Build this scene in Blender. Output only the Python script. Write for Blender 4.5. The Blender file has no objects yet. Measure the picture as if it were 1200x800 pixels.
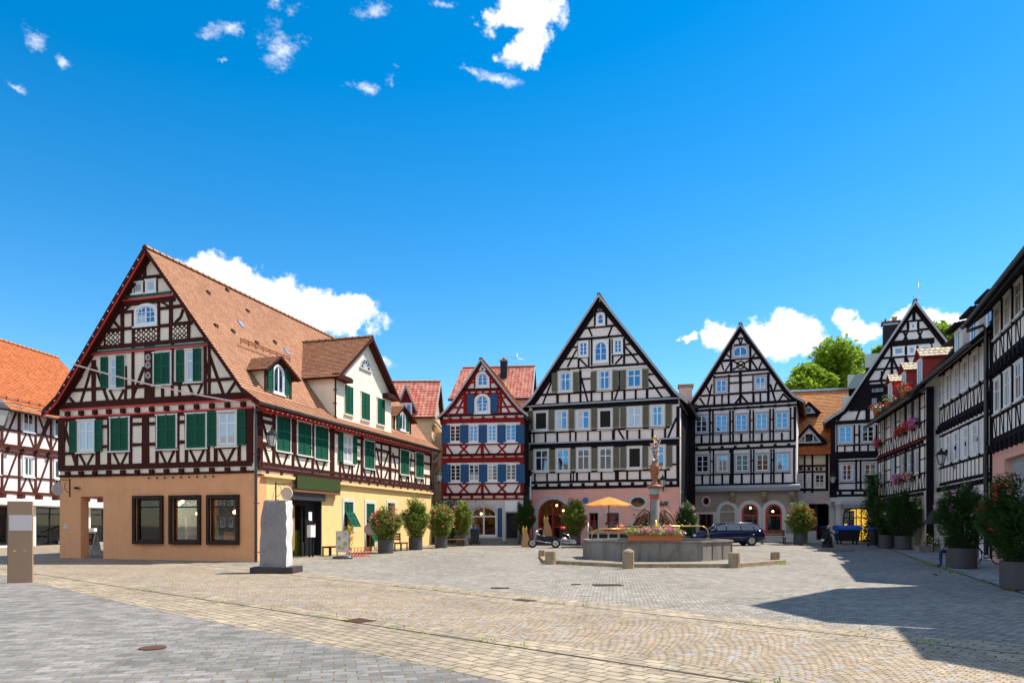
import bpy, bmesh, math, random
from mathutils import Vector, Matrix
R = math.radians
random.seed(7)
SC = bpy.context.scene
COL = SC.collection

# ------------------------------------------------------------ camera
HC, HOR, FPX = 1.5, 615.0, 840.0          # eye height, horizon row and focal length of the 1200 x 800 photograph
cam = bpy.data.cameras.new("camera")
camo = bpy.data.objects.new("camera", cam)
COL.objects.link(camo)
camo.location = (0, 0, HC)
camo.rotation_euler = (R(90), 0, 0)
cam.sensor_width = 36
cam.lens = 36 * FPX / 1200
cam.shift_y = (HOR - 400) / 1200
cam.clip_end = 3000
SC.camera = camo

# ------------------------------------------------------------ sun + sky
SUN_EL, SUN_AZ = 57.0, 19.0                # azimuth: degrees from +X towards +Y
sun = bpy.data.lights.new("sun", 'SUN')
suno = bpy.data.objects.new("sun", sun)
COL.objects.link(suno)
sdir = Vector((math.cos(R(SUN_EL)) * math.cos(R(SUN_AZ)), math.cos(R(SUN_EL)) * math.sin(R(SUN_AZ)), math.sin(R(SUN_EL))))
suno.rotation_euler = sdir.to_track_quat('Z', 'Y').to_euler()
suno.location = sdir * 60
sun.energy = 4.2
sun.angle = R(0.5)
sun.color = (1.0, 0.94, 0.84)
SKY_STRENGTH = 0.15
SC.view_settings.view_transform = 'Standard'
SC.view_settings.look = 'None'
SC.view_settings.exposure = 0.82
SC.view_settings.gamma = 1.0
SC.render.engine = 'CYCLES'
SC.cycles.max_bounces = 6
SC.cycles.diffuse_bounces = 3
SC.cycles.glossy_bounces = 3
SC.cycles.transparent_max_bounces = 8
SC.cycles.use_denoising = True


class NT:
    """small helper around a node tree"""
    def __init__(s, t):
        s.t = t; t.nodes.clear()
    def n(s, typ, ins=None, **kw):
        nd = s.t.nodes.new(typ)
        for k, v in kw.items():
            setattr(nd, k, v)
        if ins:
            for k, v in ins.items():
                if hasattr(v, 'is_output'):
                    s.t.links.new(v, nd.inputs[k])
                else:
                    nd.inputs[k].default_value = v
        return nd
    def m(s, op, a, b=None, c=None, clamp=False):
        ins = {0: a}
        if b is not None: ins[1] = b
        if c is not None: ins[2] = c
        nd = s.n('ShaderNodeMath', ins, operation=op, use_clamp=clamp)
        return nd.outputs[0]
    def vm(s, op, a, b=None):
        ins = {0: a}
        if b is not None: ins[1] = b
        nd = s.n('ShaderNodeVectorMath', ins, operation=op)
        return nd.outputs['Value'] if op in ('LENGTH', 'DOT_PRODUCT') else nd.outputs[0]
    def mix(s, f, a, b, mode='MIX'):
        nd = s.n('ShaderNodeMix', {0: f, 6: a, 7: b}, data_type='RGBA', blend_type=mode)
        return nd.outputs[2]
    def ramp(s, f, lo, hi):
        nd = s.n('ShaderNodeMapRange', {0: f, 1: lo, 2: hi}, interpolation_type='SMOOTHSTEP')
        return nd.outputs[0]
    def noise(s, vec, scale, detail=3, rough=.55, out=0):
        nd = s.n('ShaderNodeTexNoise', {'Vector': vec, 'Scale': scale, 'Detail': detail, 'Roughness': rough})
        return nd.outputs[out]


def c4(c): return (c[0], c[1], c[2], 1)


def build_world():
    w = bpy.data.worlds.new("World"); SC.world = w; w.use_nodes = True
    g = NT(w.node_tree)
    sky = g.n('ShaderNodeTexSky', sky_type='NISHITA', sun_disc=False, sun_elevation=R(SUN_EL), sun_rotation=R(90 - SUN_AZ),
              altitude=300, air_density=1.0, dust_density=0.25, ozone_density=3.0)
    d = g.n('ShaderNodeTexCoord').outputs['Generated']
    sp = g.n('ShaderNodeSeparateXYZ', {0: d}).outputs
    up = g.n('ShaderNodeMapRange', {0: sp[2], 1: .0, 2: .65}).outputs[0]
    sat = g.m('ADD', 1.33, g.m('MULTIPLY', up, .15))
    hs = g.n('ShaderNodeHueSaturation', {'Hue': .493, 'Saturation': sat, 'Value': .79, 'Fac': 1.0, 'Color': sky.outputs[0]})
    yy = g.m('MAXIMUM', sp[1], .02)
    a = g.m('DIVIDE', sp[0], yy); b = g.m('DIVIDE', sp[2], yy)
    p = g.n('ShaderNodeCombineXYZ', {0: a, 1: b, 2: 0.0}).outputs[0]
    wob = g.noise(d, 7.0, 6, .65, 1)
    p2 = g.vm('ADD', p, g.vm('MULTIPLY', g.vm('SUBTRACT', wob, (.5, .5, .5)), (.13, .10, 0)))
    # cumulus banks, then wisps: centre x, y, half width, half height, tilt  (directions of the real clouds)
    cum = [(232, 311, 28, 14, 20), (272, 325, 52, 24, 24), (322, 345, 62, 30, 20), (372, 366, 56, 27, 12), (415, 373, 34, 22, 0), (300, 362, 60, 28, 15),
           (605, 12, 46, 24, 0), (613, 45, 26, 34, 10), (858, 398, 44, 17, -10), (905, 396, 50, 22, 0), (940, 392, 32, 18, 0), (880, 408, 40, 12, 0),
           (1003, 382, 36, 13, 5), (1020, 386, 24, 12, 0), (1085, 375, 40, 18, 0), (1115, 380, 30, 14, 0), (1110, 398, 40, 20, 0),
           (805, 400, 10, 6, -20), (1175, 392, 40, 10, 0)]
    wis = [(262, 40, 26, 13, -25), (318, 52, 22, 36, 20), (336, 64, 26, 20, -30), (430, 14, 32, 11, -5), (428, 98, 36, 11, 15), (454, 90, 11, 16, 0),
           (36, 38, 22, 11, 40), (68, 62, 12, 9, 40), (18, 92, 14, 6, 30), (345, 18, 14, 8, 0), (590, 88, 34, 9, 15), (512, 3, 18, 6, 0), (322, 8, 16, 9, 0), (560, 80, 20, 7, 20),
           (455, 425, 16, 7, 20), (464, 428, 8, 5, 0), (265, 80, 8, 4, 0)]
    def field(lst):
        acc = None
        for (cx, cy, rx, ry, t) in lst:
            mp = g.n('ShaderNodeMapping', {'Vector': p2, 'Location': ((cx - 600) / FPX, (HOR - cy) / FPX, 0), 'Rotation': (0, 0, R(-t)),
                                           'Scale': (rx / FPX, ry / FPX, 1)}, vector_type='TEXTURE')
            v = g.m('SUBTRACT', 1.0, g.vm('LENGTH', mp.outputs[0]))
            acc = v if acc is None else g.m('MAXIMUM', acc, v)
        return acc
    n1 = g.noise(d, 26.0, 8, .62)
    n2 = g.noise(d, 60.0, 6, .65)
    f1 = g.m('ADD', g.m('MULTIPLY', field(cum), .9), g.m('MULTIPLY', g.m('SUBTRACT', n1, .5), 2.1))
    al1 = g.ramp(f1, -.04, .36)
    st = g.n('ShaderNodeMapping', {'Vector': d, 'Scale': (1.0, 1.0, 1.6), 'Rotation': (0, R(25), 0)}).outputs[0]
    n3 = g.noise(st, 30.0, 8, .7)
    f2 = g.m('ADD', g.m('MULTIPLY', field(wis), .55), g.m('MULTIPLY', g.m('SUBTRACT', n3, .52), 2.3))
    f2 = g.m('MINIMUM', f2, g.m('MULTIPLY', g.m('ADD', field(wis), .35), 1.5))
    al2 = g.ramp(f2, .0, .95)
    al = g.m('MAXIMUM', al1, g.m('MULTIPLY', al2, .85))
    al = g.m('MULTIPLY', al, g.ramp(sp[1], .05, .2))
    # broken cloud cover added out of view, behind and left, to fill the shade
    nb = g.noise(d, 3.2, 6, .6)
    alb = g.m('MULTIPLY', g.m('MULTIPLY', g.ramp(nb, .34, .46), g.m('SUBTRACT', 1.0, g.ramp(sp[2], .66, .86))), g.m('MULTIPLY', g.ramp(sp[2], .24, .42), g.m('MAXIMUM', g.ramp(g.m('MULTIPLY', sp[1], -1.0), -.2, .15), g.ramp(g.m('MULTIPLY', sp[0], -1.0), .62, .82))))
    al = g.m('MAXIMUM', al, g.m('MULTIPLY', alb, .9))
    shade = g.ramp(n2, .3, .62)
    core = g.ramp(f1, .15, .8)
    cc = g.mix(shade, (3.3, 3.75, 4.4, 1), (5.4, 5.4, 5.4, 1))
    cc = g.mix(core, cc, (5.7, 5.7, 5.7, 1))
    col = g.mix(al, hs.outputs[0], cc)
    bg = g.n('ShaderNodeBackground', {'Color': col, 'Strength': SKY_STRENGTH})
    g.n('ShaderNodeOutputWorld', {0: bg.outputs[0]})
build_world()

# ------------------------------------------------------------ materials
MATS = {}
def newmat(name):
    m = bpy.data.materials.new(name); m.use_nodes = True
    MATS[name] = m
    return m, NT(m.node_tree)
def finish(g, col, rough=.8, bump=None, bstr=.3, bdist=.02, metal=0.0, spec=.5, extra=None):
    ins = {'Base Color': col, 'Roughness': rough, 'Metallic': metal, 'Specular IOR Level': spec}
    if extra: ins.update(extra)
    if bump is not None:
        b = g.n('ShaderNodeBump', {'Strength': bstr, 'Distance': bdist, 'Height': bump})
        ins['Normal'] = b.outputs[0]
    p = g.n('ShaderNodeBsdfPrincipled', ins)
    g.n('ShaderNodeOutputMaterial', {0: p.outputs[0]})
def oc(g): return g.n('ShaderNodeTexCoord').outputs['Object']
def plaster(name, c, var=.10, rough=.9, streak=.10):
    m, g = newmat(name)
    o = oc(g)
    n = g.noise(o, .8, 5, .6); n2 = g.noise(o, 14, 4, .6)
    st = g.noise(g.n('ShaderNodeMapping', {'Vector': o, 'Scale': (3, 3, .35)}).outputs[0], 1.6, 4, .6)
    v = g.m('ADD', g.m('MULTIPLY', g.m('SUBTRACT', n, .5), 2 * var), g.m('ADD', 1.0, g.m('MULTIPLY', g.m('SUBTRACT', n2, .5), var)))
    v = g.m('SUBTRACT', v, g.m('MULTIPLY', g.ramp(st, .5, .75), streak))
    v = g.m('SUBTRACT', v, g.m('MULTIPLY', g.ramp(g.noise(g.n('ShaderNodeMapping', {'Vector': o, 'Location': (7, 3, 1)}).outputs[0], .9, 7, .72), .53, .62), streak * .55))
    col = g.mix(1.0, c4(c), g.n('ShaderNodeCombineColor', {0: v, 1: v, 2: v}).outputs[0], 'MULTIPLY')
    finish(g, col, rough, g.noise(o, 60, 4, .6), .25, .01, spec=.25)
    return m
def wood(name, c, var=.35, rough=.75, scale=(6, 6, 1.2), spec=.3):
    m, g = newmat(name)
    o = oc(g)
    n = g.noise(g.n('ShaderNodeMapping', {'Vector': o, 'Scale': scale}).outputs[0], 5, 5, .65)
    n2 = g.noise(o, 1.3, 3, .5)
    v = g.m('ADD', 1.0, g.m('ADD', g.m('MULTIPLY', g.m('SUBTRACT', n, .5), 2 * var), g.m('MULTIPLY', g.m('SUBTRACT', n2, .5), var)))
    col = g.mix(1.0, c4(c), g.n('ShaderNodeCombineColor', {0: v, 1: v, 2: v}).outputs[0], 'MULTIPLY')
    finish(g, col, rough, n, .3, .01, spec=spec)
    return m
def paint(name, c, rough=.5, metal=0.0, var=.08, spec=.5):
    m, g = newmat(name)
    o = oc(g)
    n = g.noise(o, 3, 4, .6)
    v = g.m('ADD', 1.0, g.m('MULTIPLY', g.m('SUBTRACT', n, .5), 2 * var))
    col = g.mix(1.0, c4(c), g.n('ShaderNodeCombineColor', {0: v, 1: v, 2: v}).outputs[0], 'MULTIPLY')
    finish(g, col, g.m('ADD', rough, g.m('MULTIPLY', g.m('SUBTRACT', n, .5), .15)), None, metal=metal, spec=spec)
    return m
def tiles(name, c1, c2, cm, moss=None, w=.18, h=.165, wave=False, patch=.5):
    m, g = newmat(name)
    uv = g.n('ShaderNodeTexCoord').outputs['UV']
    o = oc(g)
    br = g.n('ShaderNodeTexBrick', {'Vector': uv, 'Color1': c4(c1), 'Color2': c4(c2), 'Mortar': c4(cm), 'Scale': 1.0, 'Mortar Size': .007, 'Mortar Smooth': .3,
                                    'Bias': -.1, 'Brick Width': w, 'Row Height': h}, offset=.5)
    n = g.noise(o, .55, 5, .65); n2 = g.noise(o, 3.5, 5, .7); n3 = g.noise(o, 11, 4, .7)
    col = br.outputs[0]
    k = g.m('ADD', .72, g.m('ADD', g.m('MULTIPLY', n, patch * .6), g.m('MULTIPLY', n3, .35)))
    col = g.mix(1.0, col, g.n('ShaderNodeCombineColor', {0: k, 1: k, 2: k}).outputs[0], 'MULTIPLY')
    if moss:
        col = g.mix(g.m('MULTIPLY', g.ramp(n2, .52, .72), moss[3]), col, c4(moss[:3]))
    hgt = br.outputs['Fac']
    hgt = g.m('SUBTRACT', g.m('MULTIPLY', n3, .5), hgt)
    if wave:
        u = g.n('ShaderNodeSeparateXYZ', {0: uv}).outputs[0]
        wv = g.m('SINE', g.m('MULTIPLY', u, 2 * math.pi / w))
        hgt = g.m('ADD', hgt, g.m('MULTIPLY', wv, 1.6))
    finish(g, col, .85, hgt, .6, .02, spec=.25)
    return m

plaster('plaster_cream', (.84, .72, .58)); plaster('plaster_white', (.84, .80, .74)); plaster('plaster_pinkwhite', (.84, .73, .67))
plaster('plaster_bluewhite', (.78, .72, .70)); plaster('plaster_orange', (.76, .365, .175), .14); plaster('plaster_yellow', (.84, .58, .25), .14)
plaster('plaster_dormer', (.86, .77, .60)); plaster('plaster_pink', (.80, .42, .34)); plaster('plaster_palegrey', (.64, .60, .60)); plaster('plaster_taupe', (.36, .28, .22))
plaster('plaster_ochre', (.70, .50, .32)); plaster('plaster_red', (.30, .04, .04)); plaster('stone_trim', (.56, .51, .48), .14); plaster('stone_pale', (.62, .60, .56), .12)
plaster('sandstone', (.34, .255, .165), .3, streak=.4); plaster('concrete', (.25, .228, .205), .22, streak=.45); plaster('cream_soft', (.68, .58, .44))
plaster('marble_dark', (.27, .26, .26), .38, streak=.08); plaster('marble_light', (.60, .585, .56), .12, streak=.04); plaster('slab_dark', (.06, .05, .05), .2)
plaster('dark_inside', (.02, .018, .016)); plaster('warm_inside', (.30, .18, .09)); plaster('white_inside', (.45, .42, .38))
wood('timber_brown', (.055, .014, .010), spec=.1); wood('timber_red', (.23, .014, .014), spec=.12); wood('timber_black', (.011, .009, .013), spec=.08); wood('timber_left', (.085, .026, .02), spec=.1)
wood('wood_tan', (.50, .27, .11), .3); wood('wood_bench', (.20, .08, .04)); wood('soffit_cream', (.55, .47, .36), .15); wood('trunk_bark', (.07, .05, .035))
paint('red_trim', (.62, .03, .02)); paint('green_trim', (.01, .06, .035)); paint('shutter_green', (.004, .085, .045), .55, spec=.2); paint('shutter_blue', (.012, .075, .19), .55, spec=.3)
paint('shutter_olive', (.15, .14, .095), .6, spec=.3); paint('white_paint', (.80, .80, .80), .45); paint('white_warm', (.70, .66, .60), .5); paint('grey_casing', (.42, .43, .47), .6)
paint('brown_frame', (.03, .014, .009), .55, spec=.2); paint('red_frame', (.36, .018, .018), .4); paint('metal_dark', (.014, .015, .017), .5, .0, spec=.25); paint('gutter_grey', (.09, .10, .11), .4, .6)
paint('verge_grey', (.36, .38, .40), .6); paint('copper_green', (.30, .38, .33), .6); paint('pot_grey', (.075, .072, .08), .6, spec=.25); paint('steel', (.55, .56, .58), .3, .9)
paint('bin_body', (.02, .022, .026), .5); paint('bin_lid', (.01, .12, .55), .45); paint('terracotta', (.42, .13, .05), .8); paint('pylon_paint', (.34, .22, .14), .5, .0)
paint('pylon_plate', (.62, .56, .56), .5); paint('car_blue', (.006, .012, .055), .2, .3, .02); paint('tyre', (.012, .012, .012), .8); paint('alloy', (.5, .5, .52), .3, .8)
paint('tail_red', (.55, .01, .01), .3); paint('headlamp', (.7, .75, .8), .1); paint('orange_paint', (.75, .22, .02), .5); paint('red_paint', (.70, .03, .02), .45)
paint('sign_green', (.045, .065, .02), .6, spec=.2); paint('sign_disc', (.55, .50, .46), .5); paint('sign_blue', (.02, .13, .42), .4); paint('panel_green', (.25, .42, .05), .6)
paint('brass', (.62, .45, .16), .35, .7); paint('copper_brown', (.30, .115, .05), .55, .1, var=.3); paint('gold', (.85, .50, .05), .35, .4); paint('rust', (.30, .10, .04), .8)
paint('denim', (.015, .035, .16), .9); paint('skin', (.55, .30, .21), .6); paint('hair', (.04, .025, .015), .8); paint('shirt_dark', (.03, .03, .04), .9); paint('shoe', (.08, .04, .03), .6)
paint('shirt_red', (.62, .02, .015), .8); paint('magenta', (.75, .05, .45), .6); paint('yellow', (.85, .65, .04), .6); paint('white_cloth', (.78, .78, .76), .9)
paint('rope', (.78, .55, .50), .8); paint('awning', (.34, .36, .38), .7); paint('lantern_glass', (.50, .50, .47), .3); paint('plate_brown', (.10, .05, .035), .85, spec=.2); paint('petal_white', (.8, .75, .75), .7)
paint('curtain', (.62, .62, .64), .9); paint('soil', (.04, .025, .015), .95)
tiles('tile_main', (.44, .225, .13), (.34, .16, .09), (.07, .04, .025), (.34, .27, .13, .4), patch=.8)
tiles('tile_mossy', (.36, .175, .095), (.23, .10, .055), (.05, .03, .02), (.36, .26, .08, .65))
tiles('tile_orange', (.56, .18, .06), (.38, .10, .035), (.10, .03, .015), (.45, .26, .06, .3))
tiles('tile_pan', (.46, .13, .085), (.62, .30, .23), (.12, .03, .025), (.4, .3, .12, .2), w=.30, h=.34, wave=True, patch=.3)  # paler second tint puts the sun's glint on the pantiles into the colour
tiles('tile_dark', (.07, .045, .038), (.04, .028, .025), (.015, .01, .01), (.16, .12, .04, .25))
tiles('tile_pale', (.62, .52, .36), (.40, .26, .18), (.06, .03, .03), (.5, .45, .1, .5), w=.26, h=.3, wave=True)
tiles('tile_gold', (.68, .34, .14), (.50, .20, .08), (.12, .05, .03), (.45, .30, .06, .3))

def glass(name, base, refl, rough=.03, tint=(1, 1, 1)):
    m, g = newmat(name)
    o = oc(g)
    n = g.noise(o, 1.2, 2, .5)
    b = g.n('ShaderNodeBump', {'Strength': .02, 'Distance': .05, 'Height': n}).outputs[0]
    dif = g.n('ShaderNodeBsdfDiffuse', {'Color': c4(base)})
    gl = g.n('ShaderNodeBsdfGlossy', {'Color': c4(tint), 'Roughness': rough, 'Normal': b})
    fr = g.n('ShaderNodeFresnel', {'IOR': 1.5}).outputs[0]
    f = g.m('ADD', refl, g.m('MULTIPLY', fr, .9), clamp=True)
    mx = g.n('ShaderNodeMixShader', {0: f, 1: dif.outputs[0], 2: gl.outputs[0]})
    g.n('ShaderNodeOutputMaterial', {0: mx.outputs[0]})
    return m
glass('glass_sky', (.012, .03, .06), .30, tint=(.34, .66, .95)); glass('glass_dark', (.012, .010, .010), .03); glass('glass_curtain', (.50, .50, .50), .10, tint=(.6, .85, 1)); glass('glass_car', (.02, .025, .03), .10)
def clearglass(name, refl):
    m, g = newmat(name)
    tr = g.n('ShaderNodeBsdfTransparent', {'Color': (.80, .84, .84, 1)})
    gl = g.n('ShaderNodeBsdfGlossy', {'Color': (1, 1, 1, 1), 'Roughness': .02})
    fr = g.n('ShaderNodeFresnel', {'IOR': 1.5}).outputs[0]
    mx = g.n('ShaderNodeMixShader', {0: g.m('ADD', refl, fr, clamp=True), 1: tr.outputs[0], 2: gl.outputs[0]})
    g.n('ShaderNodeOutputMaterial', {0: mx.outputs[0]})
clearglass('glass_shop', .0)
def emit(name, c, s):
    m, g = newmat(name)
    e = g.n('ShaderNodeEmission', {'Color': c4(c), 'Strength': s})
    g.n('ShaderNodeOutputMaterial', {0: e.outputs[0]})
emit('lamp_warm', (1, .55, .18), 14.0); emit('lit_room', (1, .52, .06), .9); emit('lamp_white', (1, .9, .7), 2.0)
def leafmat(name, c1, c2, tr=.35, rough=.55, scale=6):
    m, g = newmat(name)
    o = oc(g)
    n = g.noise(o, scale, 3, .6); n2 = g.noise(o, 45, 2, .5)
    f = g.ramp(g.m('ADD', g.m('MULTIPLY', n, .6), g.m('MULTIPLY', n2, .4)), .35, .65)
    col = g.mix(f, c4(c1), c4(c2))
    p = g.n('ShaderNodeBsdfPrincipled', {'Base Color': col, 'Roughness': rough, 'Specular IOR Level': .4})
    t = g.n('ShaderNodeBsdfTranslucent', {'Color': col})
    mx = g.n('ShaderNodeMixShader', {0: tr, 1: p.outputs[0], 2: t.outputs[0]})
    g.n('ShaderNodeOutputMaterial', {0: mx.outputs[0]})
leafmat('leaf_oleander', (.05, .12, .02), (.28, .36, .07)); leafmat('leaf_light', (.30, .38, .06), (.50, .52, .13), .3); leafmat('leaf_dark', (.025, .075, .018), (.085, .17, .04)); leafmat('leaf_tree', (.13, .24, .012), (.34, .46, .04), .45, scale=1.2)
leafmat('petal_pink', (.75, .12, .16), (.85, .30, .28), .3, .7); leafmat('petal_rose', (.78, .30, .42), (.80, .45, .55), .3, .7); leafmat('petal_red', (.70, .02, .02), (.55, .01, .03), .3, .7)
leafmat('petal_magenta', (.70, .10, .45), (.80, .30, .60), .3, .7); leafmat('leaf_lime', (.30, .40, .04), (.50, .55, .08), .3, .6); leafmat('petal_yellow', (.75, .55, .04), (.8, .7, .2), .3, .7)

# ------------------------------------------------------------ mesh helpers
def ground_z(y):
    return 0.0125 * max(0.0, y - 28.0)
def tag(o, label=None, cat=None, group=None, kind=None):
    if label: o['label'] = label
    if cat: o['category'] = cat
    if group: o['group'] = group
    if kind: o['kind'] = kind
    return o
def empty(name, loc, rz=0.0, label=None, cat=None, group=None):
    o = bpy.data.objects.new(name, None); COL.objects.link(o)
    o.location = loc; o.rotation_euler = (0, 0, rz); o.empty_display_size = .3
    return tag(o, label, cat, group)
def hang(mesh, name, parent=None, loc=(0, 0, 0), rz=0.0):
    o = bpy.data.objects.new(name, mesh); COL.objects.link(o)
    o.location = loc; o.rotation_euler = (0, 0, rz)
    if parent is not None: o.parent = parent
    return o
def kids(o): return [c for c in ALLK.get(o.name, [])]
def copy_tree(o, parent=None):
    c = o.copy(); COL.objects.link(c)
    c.parent = parent
    for ch in o.children:
        copy_tree(ch, c)
    return c


class Frame:
    """a facade: origin (x, y), unit direction U along it (left to right seen from outside), N outward"""
    def __init__(s, ox, oy, U):
        l = math.hypot(*U); s.U = (U[0] / l, U[1] / l); s.N = (s.U[1], -s.U[0]); s.o = (ox, oy)
        s.rz = math.atan2(s.U[1], s.U[0])
    def P(s, u, o, z):
        return (s.o[0] + s.U[0] * u + s.N[0] * o, s.o[1] + s.U[1] * u + s.N[1] * o, z)
    def pix(s, px, py, o=0.0):
        """where the sight line of a photograph pixel meets this facade's plane: survey of the real wall position"""
        k = (px - 600) / FPX
        ox = s.o[0] + s.N[0] * o; oy = s.o[1] + s.N[1] * o
        u = (k * oy - ox) / (s.U[0] - k * s.U[1])
        return u, HC + (HOR - py) / FPX * (oy + u * s.U[1])
    def shifted(s, u=0, o=0):
        p = s.P(u, o, 0); return Frame(p[0], p[1], s.U)
    def side(s, u, right=True):
        """frame of the side wall that starts at u, going backwards (right) or coming forwards (left)"""
        p = s.P(u, 0, 0)
        return Frame(p[0], p[1], (-s.N[0], -s.N[1])) if right else Frame(p[0], p[1], s.N)
WORLD = Frame(0, 0, (1, 0))
def ray_frame(pxA, YA, U, pxo):
    l = math.hypot(*U); U = (U[0] / l, U[1] / l)
    A = ((pxA - 600) / FPX * YA, YA); k = (pxo - 600) / FPX
    u = (k * A[1] - A[0]) / (U[0] - k * U[1])
    return Frame(A[0] + u * U[0], A[1] + u * U[1], U)
def at(px, Y): return ((px - 600) / FPX * Y, Y)


class MB:
    def __init__(s, F=None, org=(0, 0, 0)):
        s.v = []; s.f = []; s.mi = []; s.uv = []; s.F = F; s.org = org; s.cur = 0; s.sm = []; s.smooth = False; s.k = 0; s.mats = []
    def mat(s, name):
        if name not in s.mats: s.mats.append(name)
        s.cur = s.mats.index(name); return s
    def P(s, u, o, z):
        if s.F is None: return (u, o, z)
        p = s.F.P(u, o, z)
        return (p[0] - s.org[0], p[1] - s.org[1], p[2] - s.org[2])
    def face(s, pts, uv=None):
        i = len(s.v); s.v += pts; s.f.append(tuple(range(i, i + len(pts)))); s.mi.append(s.cur); s.uv.append(uv); s.sm.append(s.smooth)
    def idx(s, pts, faces):
        i = len(s.v); s.v += pts
        for f in faces:
            s.f.append(tuple(i + a for a in f)); s.mi.append(s.cur); s.uv.append(None); s.sm.append(s.smooth)
    def box(s, u0, u1, o0, o1, z0, z1, tp=1.0, tpo=None):
        """box; tp shrinks the top"""
        if tpo is None: tpo = tp
        cu, co = (u0 + u1) / 2, (o0 + o1) / 2
        b = [(u0, o0), (u1, o0), (u1, o1), (u0, o1)]
        t = [(cu + (a - cu) * tp, co + (c - co) * tpo) for a, c in b]
        pts = [s.P(a, c, z0) for a, c in b] + [s.P(a, c, z1) for a, c in t]
        s.idx(pts, [(0, 3, 2, 1), (4, 5, 6, 7), (0, 1, 5, 4), (1, 2, 6, 5), (2, 3, 7, 6), (3, 0, 4, 7)])
    def prism(s, poly, o0, o1):
        """polygon in (u, z) extruded along the outward axis"""
        n = len(poly)
        pts = [s.P(a, o0, b) for a, b in poly] + [s.P(a, o1, b) for a, b in poly]
        s.idx(pts, [tuple(range(n)), tuple(range(2 * n - 1, n - 1, -1))] + [(i, (i + 1) % n, n + (i + 1) % n, n + i) for i in range(n)])
    def slab(s, poly, z0, z1):
        """polygon in (u, o) extruded upwards"""
        n = len(poly)
        pts = [s.P(a, b, z0) for a, b in poly] + [s.P(a, b, z1) for a, b in poly]
        s.idx(pts, [tuple(range(n - 1, -1, -1)), tuple(range(n, 2 * n))] + [(i, (i + 1) % n, n + (i + 1) % n, n + i) for i in range(n)])
    def xprism(s, poly, u0, u1):
        """polygon in (o, z) extruded along u"""
        n = len(poly)
        pts = [s.P(u0, a, b) for a, b in poly] + [s.P(u1, a, b) for a, b in poly]
        s.idx(pts, [tuple(range(n)), tuple(range(2 * n - 1, n - 1, -1))] + [(i, (i + 1) % n, n + (i + 1) % n, n + i) for i in range(n)])
    def beam(s, a, b, w=.16, o=.04, back=-.02):
        s.k += 1
        o = o + (s.k * 37 % 11) * .0009; w *= .90 + (s.k * 53 % 17) * .012; t0 = .93 + (s.k * 29 % 13) * .012; t1 = 1.93 - t0 + (s.k % 5) * .012
        dx, dz = b[0] - a[0], b[1] - a[1]; l = math.hypot(dx, dz) or 1
        nx, nz = -dz / l * w / 2, dx / l * w / 2
        if l > 1.2 and w > .07:      # hewn timber is never quite straight
            m = .012 * math.sin(s.k * 2.7); mx, mz = (a[0] + b[0]) / 2 - dz / l * m, (a[1] + b[1]) / 2 + dx / l * m
            s.prism([(a[0] + nx * t0, a[1] + nz * t0), (mx + nx, mz + nz), (b[0] + nx * t1, b[1] + nz * t1), (b[0] - nx * t1, b[1] - nz * t1), (mx - nx * .95, mz - nz * .95), (a[0] - nx * t0, a[1] - nz * t0)], back, o)
        else: s.prism([(a[0] + nx * t0, a[1] + nz * t0), (b[0] + nx * t1, b[1] + nz * t1), (b[0] - nx * t1, b[1] - nz * t1), (a[0] - nx * t0, a[1] - nz * t0)], back, o)
    def tube(s, pts, r, n=8, r2=None, cap=True):
        """round bar through local points (u, o, z); r may be a list"""
        P = [Vector(s.P(*p)) for p in pts]; m = len(P)
        rs = r if isinstance(r, (list, tuple)) else [r + ((r2 if r2 is not None else r) - r) * i / max(1, m - 1) for i in range(m)]
        base = len(s.v); up = None
        for i, p in enumerate(P):
            t = (P[min(i + 1, m - 1)] - P[max(i - 1, 0)])
            t = t.normalized() if t.length > 1e-9 else Vector((0, 0, 1))
            if up is None:
                a = Vector((0, 0, 1)) if abs(t.z) < .9 else Vector((1, 0, 0))
                x = t.cross(a).normalized()
            else:
                x = (up - t * up.dot(t)).normalized()
            up = x; y = t.cross(x)
            for k in range(n):
                an = 2 * math.pi * k / n
                s.v.append(tuple(p + (x * math.cos(an) + y * math.sin(an)) * rs[i]))
        for i in range(m - 1):
            for k in range(n):
                a = base + i * n + k; b = base + i * n + (k + 1) % n
                s.f.append((a, b, b + n, a + n)); s.mi.append(s.cur); s.uv.append(None); s.sm.append(True)
        if cap:
            s.f.append(tuple(base + k for k in range(n))[::-1]); s.mi.append(s.cur); s.uv.append(None); s.sm.append(False)
            s.f.append(tuple(base + (m - 1) * n + k for k in range(n))); s.mi.append(s.cur); s.uv.append(None); s.sm.append(False)
    def lathe(s, c, prof, n=20, sx=1.0, sy=1.0, ph=0.0, smooth=True):
        """prof: (radius, z) list around a vertical axis at local (u, o) = c"""
        base = len(s.v); m = len(prof)
        for r, z in prof:
            for k in range(n):
                an = 2 * math.pi * k / n + ph
                s.v.append(s.P(c[0] + math.cos(an) * r * sx, c[1] + math.sin(an) * r * sy, z))
        for i in range(m - 1):
            for k in range(n):
                a = base + i * n + k; b = base + i * n + (k + 1) % n
                s.f.append((a, b, b + n, a + n)); s.mi.append(s.cur); s.uv.append(None); s.sm.append(smooth)
        for i, rev in ((0, True), (m - 1, False)):
            if prof[i][0] > 1e-6:
                t = tuple(base + i * n + k for k in range(n))
                s.f.append(t[::-1] if rev else t); s.mi.append(s.cur); s.uv.append(None); s.sm.append(False)
    def ball(s, c, r, n=8, sz=1.0, sx=1.0, sy=1.0):
        prof = [(max(1e-5, r * math.sin(math.pi * i / n)), c[2] - r * sz * math.cos(math.pi * i / n)) for i in range(n + 1)]
        s.lathe((c[0], c[1]), prof, n + 4, sx, sy)
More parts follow.
